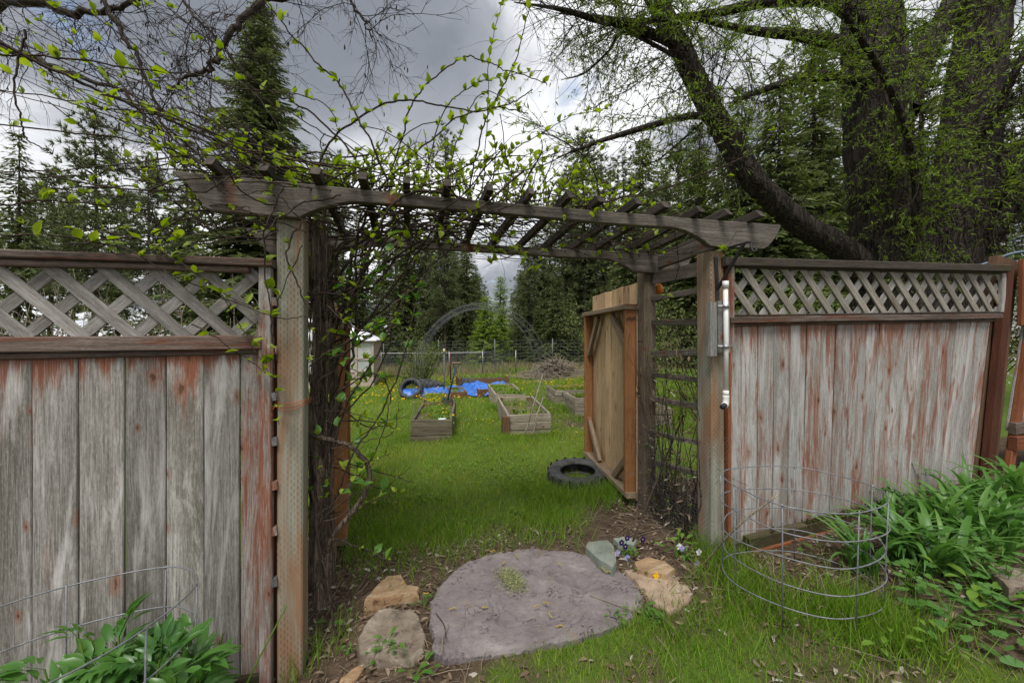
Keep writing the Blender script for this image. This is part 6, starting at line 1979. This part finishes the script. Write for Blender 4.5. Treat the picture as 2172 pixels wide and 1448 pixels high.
def clover():
    n = 9000
    x = rng.uniform(-1, 4, n); y = rng.uniform(2.4, 6, n)
    t, d = cover(x, y); ok = (rng.random(n) < t) & (fbm(x * 1.9, y * 1.9, 91) > .47) & ~blocked(x, y)
    x, y = x[ok], y[ok]; n = len(x)
    D = np.c_[rng.normal(0, 1, n), rng.normal(0, 1, n), rng.uniform(-.1, .5, n)]
    b = MB(); scatter(b, *leaf_tpl([(.35, .3), (.7, .32)], .2, .3), np.c_[x, y, gz(x, y) + rng.uniform(.015, .05, n)], basis(D), rng.uniform(.015, .035, n))
    tag(obj('lawn_weeds', b.mesh('lawn_weeds', M_WEED)), 'small broad-leaved weeds among the lawn grass', 'weeds', kind='stuff')
clover()
# dandelions in the lawn, the nearer ones one by one
def dandelions():
    b = MB(); b.add2(FLOWER[0] * (.016, .016, .016), FLOWER[1]); head = b.mesh('flower_head', M_YELLOW)
    st = MB(); tube(st, [(0, 0, 0), (.002, 0, .5), (0, 0, 1)], .003, 3); stalk = st.mesh('stalk', M_WEED)
    pts = []
    while len(pts) < 100:
        px, py = 760 + 485 * random.random() ** .7, 835 + 110 * random.random() ** 2.4
        if vnoise(px * .03, py * .06, 5) < .35: continue
        p = on_ground(px, py)
        if blocked(np.array([p[0]]), np.array([p[1]]))[0]: continue
        pts.append(p)
    for p in pts:
        o = thing('dandelion', tuple(p), 'yellow dandelion flower in the lawn around the raised beds', 'dandelion', 'dandelions in the lawn')
        h = random.uniform(.05, .11)
        obj('stalk', stalk, o, Matrix.Translation(Vector(p)) @ Matrix.Diagonal((1, 1, h, 1)))
        obj('flower_head', head, o, Matrix.Translation(Vector(p) + Vector((0, 0, h))) @ Matrix.Rotation(random.uniform(-.4, .4), 4, 'X') @ Matrix.Rotation(random.uniform(-.4, .4), 4, 'Y'))
    n = 900
    x = rng.uniform(-2, 6, n); y = rng.uniform(9, 15.5, n)
    ok = (fbm(x * .6, y * .6, 95) > .44) & ~blocked(x, y); x, y = x[ok], y[ok]; n = len(x)
    b = MB(); M = basis(np.c_[rng.normal(0, .3, n), np.ones(n), rng.normal(0, .3, n)])
    scatter(b, FLOWER[0], FLOWER[1], np.c_[x, y, gz(x, y) + rng.uniform(.06, .13, n)], M, np.full(n, .028))
    tag(obj('far_dandelions', b.mesh('far_dandelions', M_YELLOW)), 'drift of yellow dandelions in the far lawn', 'dandelions', kind='stuff')
dandelions()

# ------------------------------------------------------------------ litter on the bare soil
def litter():
    n = 15000
    x = rng.uniform(-.8, 4.6, n); y = rng.uniform(.8, 3.3, n)
    t, d = cover(x, y)
    ok = (rng.random(n) > t * 1.2) & ~blocked(x, y) & (fbm(x * 3, y * 3, 99) > .33)
    x, y = x[ok], y[ok]; n = len(x)
    b = MB()
    D = np.c_[rng.normal(0, 1, n), rng.normal(0, 1, n), rng.normal(0, .25, n)]
    scatter(b, *leaf_tpl([(.3, .16), (.7, .15)], .5, .4), np.c_[x, y, gz(x, y) + rng.uniform(.003, .018, n)], basis(D, rng.normal(0, .6, n)), rng.uniform(.012, .05, n))
    tag(obj('leaf_litter', b.mesh('leaf_litter', M_LITTER)), 'brown dead leaves scattered over the bare soil', 'leaf litter', kind='stuff')
    b = MB(); n = 2600
    x = rng.uniform(-.8, 4.6, n); y = rng.uniform(.8, 3.2, n)
    t, d = cover(x, y); ok = (rng.random(n) > t) & ~blocked(x, y); x, y = x[ok], y[ok]
    for a, c in zip(x, y):
        L = random.uniform(.04, .20); an = random.uniform(0, 6.28)
        p = V(a, c, float(gz(a, c)) + random.uniform(.004, .014)); e_ = p + V(math.cos(an) * L, math.sin(an) * L, 0); e_[2] = float(gz(e_[0], e_[1])) + random.uniform(.004, .03)
        tube(b, [p, (p + e_) / 2 + rng.normal(0, .006, 3), e_], random.uniform(.0008, .0022), 3)
    tag(obj('dead_twigs', b.mesh('dead_twigs', M_STRAW)), 'thin dead twigs and straw strewn over the bare soil', 'twigs', kind='stuff')
    # mulch chips in the trodden patch by the far beds
    n = 2200
    x = rng.normal(3.0, .7, n); y = rng.normal(6.0, .45, n)
    ok = ~blocked(x, y); x, y = x[ok], y[ok]; n = len(x)
    b = MB(); D = np.c_[rng.normal(0, 1, n), rng.normal(0, 1, n), rng.normal(0, .2, n)]
    scatter(b, *leaf_tpl([(.3, .2), (.7, .2)], .4, .2), np.c_[x, y, gz(x, y) + .01], basis(D), rng.uniform(.02, .06, n))
    tag(obj('mulch', b.mesh('mulch', M_STRAW)), 'pale mulch on the path by the right raised beds', 'mulch', kind='stuff')
    # dried clippings on the slab
    n = 1500
    c1, c2 = atZ(1072, 1212, .02), atZ(1096, 1245, .02)
    s_ = rng.random(n)[:, None]
    P = c1 + (c2 - c1) * s_ + np.c_[rng.normal(0, .028, n), rng.normal(0, .03, n), np.zeros(n)]
    P[:, 2] = .018 + np.abs(rng.normal(0, .006, n))
    b = MB(); D = np.c_[rng.normal(0, 1, n), rng.normal(0, 1, n), rng.normal(.1, .3, n)]
    scatter(b, *leaf_tpl([(.5, .14)], .2, .2), P, basis(D), rng.uniform(.008, .02, n))
    tag(obj('dried_clippings', b.mesh('dried_clippings', M_CLIP)), 'small heap of dried green clippings on the purple slab', 'clippings', kind='stuff')
litter()
def catkins():
    spots = [(1098, 1180), (1188, 1196), (1280, 1206), (1289, 1214), (1138, 1287), (1158, 1280), (1168, 1304), (1186, 1330), (1069, 1195), (855, 1237), (903, 1258), (1028, 1288), (960, 1292), (1045, 1170)]
    for a, c in spots:
        p = atZ(a, c, .022 if a > 915 else .02)
        an = random.uniform(0, 6.28); L = .017
        pts = [p + V(math.cos(an) * L * u, math.sin(an) * L * u, .004 + .004 * math.sin(u * 3)) + V(-math.sin(an), math.cos(an), 0) * .006 * (1 - u * u) for u in (-1, -.5, 0, .5, 1)]
        tag(tube_obj('catkin', spline(pts, 9), [.0012] + [.0031] * 7 + [.0012], M_CATKIN, None, 6), 'curled yellow catkin lying on the stones of the gateway', 'catkin', 'fallen catkins')
    for pts, lab in (([(1250, 1262), (1300, 1279), (1340, 1294)], 'pale straw lying across the right side of the purple slab'), ([(925, 1300), (942, 1325), (946, 1352)], 'thin dark twig lying on the left edge of the purple slab'), ([(938, 1380), (940, 1350), (952, 1325)], 'pale straw lying on the left front of the purple slab')):
        tag(tube_obj('dry_straw', spline([atZ(a, c, .024) for a, c in pts], 10), .0022, M_STRAW if 'pale' in lab else M_VINESTEM, None, 5), lab, 'straw')
catkins()

# ------------------------------------------------------------------ wire plant rings
def ring(label, pts, ztops, leg_idx, zfoot, rad=.0028, n=60, legdz=.0):
    c = np.mean(np.array(pts), 0)
    o = thing('plant_ring', (c[0], c[1], zfoot), label, 'plant support')
    base = np.array(pts)
    for k, z in enumerate(ztops):
        sh = 1 - .012 * k
        P = np.array([((p[0] - c[0]) * sh + c[0], (p[1] - c[1]) * sh + c[1], z + (p[0] - c[0]) * legdz) for p in base])
        S = spline(P + rng.normal(0, .005, P.shape), n, True)
        tube_obj('hoop', S, rad, M_WIRE, o, 6, False)
    S = spline(np.c_[base, np.zeros(len(base))], 240, True)
    for u in leg_idx:
        q = S[int(u * 239)]
        f = V(q[0] + (q[0] - c[0]) * .0, q[1] + (q[1] - c[1]) * .0, 0)
        g = float(gz(f[0], f[1]))
        zt_ = ztops[0] + (q[0] - c[0]) * legdz
        tube_obj('leg', [V(q[0], q[1], zt_ + .004), V(c[0] + (q[0] - c[0]) * .975, c[1] + (q[1] - c[1]) * .975, (zt_ + g) / 2), V(c[0] + (q[0] - c[0]) * .96, c[1] + (q[1] - c[1]) * .96, g - .03)], rad * 1.05, M_WIRE, o, 6)
    return o
ring('galvanised wire ring round the peony at the lower left', [(-.93, 1.88), (-.76, 1.74), (-.78, 1.52), (-.90, 1.33), (-1.16, 1.20), (-1.42, 1.33), (-1.48, 1.58), (-1.26, 1.80)], [.45, .29, .12, -.04], [.0, .14, .27, .42, .62, .76, .90], -.22)
ring('galvanised wire ring of five hoops standing before the right fence', [(1.55, 1.62), (1.62, 1.78), (1.80, 1.86), (2.12, 1.78), (2.26, 1.52), (2.10, 1.31), (1.80, 1.27), (1.60, 1.40)], [.62, .50, .38, .265, .15], [.0, .12, .25, .38, .53, .63, .73, .88], .06)

# ------------------------------------------------------------------ leafy plants
def mat4(B3, s, p):
    M = Matrix.Identity(4)
    for a in range(3):
        for c in range(3):
            M[a][c] = float(B3[a, c] * s)
        M[a][3] = float(p[a])
    return M
def dead_stalks():
    o = thing('dead_stalks', gp_(1.85, 1.55), 'dead reddish stalks and straw inside the right wire ring', 'stalks')
    b = MB(); c = MB()
    for k in range(46):
        p = V(1.85 + random.gauss(0, .13), 1.56 + random.gauss(0, .1), 0); p[2] = float(gz(p[0], p[1]))
        S = grow_line(p, V(random.gauss(0, .5), random.gauss(0, .4), random.uniform(.2, 1)), random.uniform(.08, .26), 6, .2, .08, rng)
        S[:, 2] = np.maximum(S[:, 2], p[2] + .004)
        tube_obj('stalk', S, np.linspace(.0028, .0015, 7), M_DARKRED if k % 3 == 0 else M_STRAW, o, 4, False)
dead_stalks()
def peony():
    r = np.random.default_rng(80)
    o = thing('peony', (-1.0, 1.62, -.22), 'leafy dark green peony inside the lower left wire ring', 'plant')
    # a divided leaf of narrow leaflets
    tv, tf = leaf_tpl([(.25, .12), (.55, .15), (.8, .08)], .35, .45)
    def compound(k):
        b = MB()
        rr = np.random.default_rng(k)
        for (ang, off, s) in ((0, .45, .62), (.55, .36, .52), (-.55, .36, .52), (1.05, .22, .42), (-1.05, .22, .42), (.3, .5, .42), (-.3, .5, .42)):
            a = ang + rr.normal(0, .1); D = np.array([[math.sin(a), math.cos(a), rr.normal(0, .12)]])
            scatter(b, tv, tf, np.array([[math.sin(ang) * off * .45, off * .75, .0]]), basis(D, np.array([rr.normal(0, .3)])), np.array([s]))
        tube(b, [(0, 0, 0), (0, .25, .01), (0, .5, 0)], .012, 3)
        return b.mesh('leaf', M_PEONY)
    ms = [compound(k) for k in range(4)]
    st = MB()
    spots = [(120, 1440), (200, 1440), (290, 1430), (360, 1420), (430, 1425), (480, 1440), (340, 1460), (250, 1470), (420, 1470), (160, 1470), (380, 1390), (300, 1400)]
    for k in range(40):
        a = r.uniform(0, 6.28); rr = math.sqrt(r.random()) * .26
        base = V(-.93 + rr * .9 * math.cos(a), 1.66 + rr * .6 * math.sin(a), -.22)
        d = V((base[0] + .93) * .8 + r.normal(-.03, .1), (base[1] - 1.70) * 1.1 + r.normal(0, .1), 1)
        S = grow_line(base, d, r.uniform(.30, .54), 8, .05, .015, r)
        tube(st, S, np.linspace(.005, .003, 9), 5)
        for j in range(5):
            i = r.integers(3, 9)
            dd = nrm(r.normal(0, 1, 3) * (1, 1, .2) + V(0, 0, .55))
            if S[min(i, 8)][0] / S[min(i, 8)][1] > -.42: continue
            B3 = basis(dd[None], r.normal(0, .3, 1))[0]
            obj('leaf', ms[int(r.integers(0, 4))], o, mat4(B3, r.uniform(.13, .22), S[min(i, 8)]))
    obj('stems', st.mesh('stems', M_WEED), o)
peony()
def strap(k):
    """an arching strap leaf along +Y rising in Z"""
    rr = np.random.default_rng(k)
    n = 8; s = np.linspace(0, 1, n)
    th0 = rr.uniform(1.15, 1.45); bend = rr.uniform(.9, 2.6)
    a = th0 - bend * s ** 1.5
    y = np.r_[0, np.cumsum(np.cos(a[:-1]) / (n - 1))]; z = np.r_[0, np.cumsum(np.sin(a[:-1]) / (n - 1))]
    w = .032 * np.array([.7, .9, 1, 1, .95, .8, .5, .03])
    v = []; f = []
    tw_ = rr.normal(0, .02)
    for i in range(n):
        v += [(-w[i] + tw_ * s[i], y[i], z[i] + w[i] * .45), (tw_ * s[i], y[i], z[i]), (w[i] + tw_ * s[i], y[i], z[i] + w[i] * .45)]
    for i in range(n - 1):
        q = 3 * i
        f += [(q, q + 1, q + 4, q + 3), (q + 1, q + 2, q + 5, q + 4)]
    b = MB(); b.add(v, f)
    return b.mesh('leaf', M_LILY)
STRAPS = [strap(k) for k in range(12)]
def lily(px, py, n, L, label):
    p = on_ground(px, py)
    o = thing('daylily', tuple(p), label, 'plant')
    for k in range(int(n * 1.4)):
        a = random.uniform(0, 6.28)
        q = Vector(p) + Vector((random.gauss(0, .035), random.gauss(0, .03), -.01))
        s = L * random.uniform(.6, 1.2)
        M = Matrix.Translation(q) @ Matrix.Rotation(a, 4, 'Z') @ Matrix.Rotation(random.uniform(-.25, .1), 4, 'X') @ Matrix.Diagonal((s * random.uniform(.9, 1.25), s, s, 1))
        obj('leaf', random.choice(STRAPS), o, M)
lily(1838, 1215, 24, .36, 'clump of arching daylily leaves inside the right side of the wire ring')
lily(1915, 1190, 24, .38, 'daylily clump just right of the wire ring, against the fence')
lily(1985, 1215, 30, .42, 'largest daylily clump, with broad leaves arching to the right')
lily(1960, 1110, 20, .34, 'daylily clump at the foot of the right fence, behind the largest one')
lily(2045, 1085, 22, .38, 'daylily clump before the dark red fence stile')
lily(2120, 1110, 24, .42, 'daylily clump before the brown end post')
lily(2165, 1060, 22, .42, 'daylily clump cut by the right picture edge')
lily(2110, 1190, 14, .36, 'daylily clump leaning over the lower right leaves')
lily(1900, 1120, 18, .32, 'daylily clump close against the mossy foot of the right fence')
lily(2010, 1135, 24, .38, 'daylily clump between the largest clump and the fence')
lily(2080, 1150, 22, .38, 'daylily clump right of the largest one, before the brown end post clump')
lily(2150, 1150, 20, .38, 'daylily clump at the right edge below the brown post')
lily(1500, 1160, 10, .16, 'small strappy seedling at the foot of the right post')
def lobed():
    v = [(0, 0, 0)]; f = []
    for li, a0 in enumerate((0, .95, -.95)):
        c = len(v)
        v.append((math.sin(a0) * .25, math.cos(a0) * .25, .03))
        ang = np.linspace(-.62, .62, 7)
        rad = np.array([.55, .78, .68, .82, .68, .78, .55])
        for a, q in zip(ang, rad):
            v.append((math.sin(a0) * .25 + math.sin(a0 + a * 1.25) * q * .62, math.cos(a0) * .25 + math.cos(a0 + a * 1.25) * q * .62, .05 - .10 * abs(a)))
        for i in range(6):
            f.append((c, c + 1 + i + 1, c + 1 + i))
        f.append((0, c + 1 + 6, c)); f.append((0, c, c + 1))
    b = MB(); b.add(v, f)
    return b.mesh('leaf', M_COLUMB)
LOB = lobed()
def columbine(px, py, n, spread, label, size=.05):
    p = on_ground(px, py)
    o = thing('columbine', tuple(p), label, 'plant')
    st = MB()
    for k in range(n):
        q = p + V(random.gauss(0, spread), random.gauss(0, spread * .8), 0)
        q[2] = float(gz(q[0], q[1])) + random.uniform(.04, .17) * (1.1 - .5 * min(1, np.linalg.norm((q - p)[:2]) / (2 * spread)))
        tube(st, [p + rng.normal(0, .01, 3), (p + q) / 2 + V(0, 0, .03), q], .0016, 3)
        M = Matrix.Translation(Vector(q)) @ Matrix.Rotation(random.uniform(0, 6.28), 4, 'Z') @ Matrix.Rotation(random.gauss(.1, .3), 4, 'X') @ Matrix.Scale(size * random.uniform(.6, 1.25), 4)
        obj('leaf', LOB, o, M)
    obj('stems', st.mesh('stems', M_WEED), o)
columbine(1955, 1130, 34, .12, 'columbine between the daylily clumps by the fence')
columbine(2050, 1190, 34, .13, 'columbine right of the largest daylily clump')
columbine(2010, 1330, 34, .11, 'columbine nearest the grass at the lower right')
columbine(1930, 1260, 22, .10, 'columbine just below the largest daylily clump')
columbine(2130, 1270, 30, .12, 'columbine at the right below the daylilies')
columbine(2080, 1235, 30, .13, 'columbine in the middle of the right bank, above the brown stone')
columbine(2110, 1350, 20, .10, 'columbine low at the right picture edge')
def weed(px, py, n, size, label, m=None, nm='weed'):
    p = on_ground(px, py)
    o = thing(nm, tuple(p), label, 'weed')
    me = tpl_mesh('leaf', leaf_tpl([(.25, .16), (.55, .26), (.82, .2)], .3, .4), m or M_VINELEAFD)
    st = MB()
    for k in range(n):
        a = random.uniform(0, 6.28); rr = random.uniform(.01, .07) * size / .03
        q = p + V(math.cos(a) * rr, math.sin(a) * rr, random.uniform(.015, .08) * size / .035)
        tube(st, [p, (p + q) / 2 + V(0, 0, .01), q], .0013, 3)
        B3 = basis(np.array([[math.cos(a), math.sin(a), random.uniform(.1, .7)]]))[0]
        obj('leaf', me, o, mat4(B3, size * random.uniform(.6, 1.2), q))
    obj('stems', st.mesh('stems', M_WEED), o)
weed(815, 1392, 22, .032, 'leafy weed growing over the front of the mottled stone')
weed(900, 1290, 9, .024, 'small weed between the mottled stone and the slab')
weed(745, 1385, 8, .028, 'small weed left of the mottled stone')
weed(880, 1440, 12, .038, 'broad-leaved weed at the bottom picture edge')
weed(715, 1330, 7, .04, 'vine seedling beside the leaf litter, left of the mottled stone')
weed(1300, 1320, 16, .024, 'low weed at the right front edge of the slab')
weed(1370, 1320, 14, .022, 'low weed before the pinkish stone')
weed(1740, 1190, 9, .05, 'young leafy shoot inside the right wire ring')
weed(2080, 1290, 16, .07, 'dandelion rosette among the columbines', M_WEED)
weed(1890, 1420, 5, .06, 'single dock seedling in the lower right grass', M_WEED)
weed(2000, 1400, 14, .04, 'low weed in the lower right corner', M_WEED)
weed(1440, 1170, 16, .045, 'dandelion leaves behind the white pansies', M_WEED)
def pansy(px, py, heads, label):
    p = on_ground(px, py)
    o = thing('pansy', tuple(p), label, 'flower')
    petal = leaf_tpl([(.3, .34), (.7, .42)], .1, .25)
    me = {}
    lm = tpl_mesh('leaf', leaf_tpl([(.3, .15), (.65, .18)], .3, .4), M_VINELEAFD)
    st = MB()
    for k in range(26):
        a = random.uniform(0, 6.28); q = p + V(random.gauss(0, .035), random.gauss(0, .03), random.uniform(.0, .05))
        B3 = basis(np.array([[math.cos(a), math.sin(a), random.uniform(.3, 1)]]))[0]
        obj('leaf', lm, o, mat4(B3, random.uniform(.025, .045), q))
    for (hx, hy, t_, m) in heads:
        c = atT(hx, hy, t_)
        tube(st, [p, (p + c) / 2 + V(0, .01, .01), c + V(0, .004, 0)], .0014, 3)
        if m.name not in me:
            me[m.name] = tpl_mesh('petal', petal, m)
        for k in range(5):
            a = k * 6.283 / 5 + .3
            d = V(math.cos(a), -.25, math.sin(a))
            B3 = basis(d[None], None, V(0, -1, .2))[0]
            obj('petal', me[m.name], o, mat4(B3, .021, c))
        tube_obj('flower_eye', [c + V(0, -.002, 0), c + V(0, -.006, 0)], [.004, .002], M_YELLOW, o, 6)
    obj('stems', st.mesh('stems', M_WEED), o)
tt = 2.45
pansy(1330, 1180, [(1318, 1150, tt, M_VIOLET), (1326, 1158, tt, M_VIOLET), (1330, 1140, tt, M_VIOLET), (1309, 1172, tt - .02, M_LILAC), (1330, 1182, tt - .03, M_LILAC), (1363, 1143, tt + .1, M_VIOLET), (1300, 1178, tt - .05, M_YELLOW)], 'dark violet and lilac pansies by the grey-green slate')
pansy(1450, 1185, [(1440, 1158, 2.4, M_WHITEP), (1482, 1170, 2.35, M_WHITEP), (1478, 1196, 2.3, M_LILAC), (1446, 1162, 2.4, M_LILAC)], 'white pansies at the foot of the right post')
pansy(1390, 1225, [(1392, 1220, 2.2, M_YELLOW)], 'single yellow pansy on the pinkish stone')
pansy(1384, 1315, [(1385, 1306, 1.98, M_YELLOW)], 'single yellow pansy in the grass before the pinkish stone')
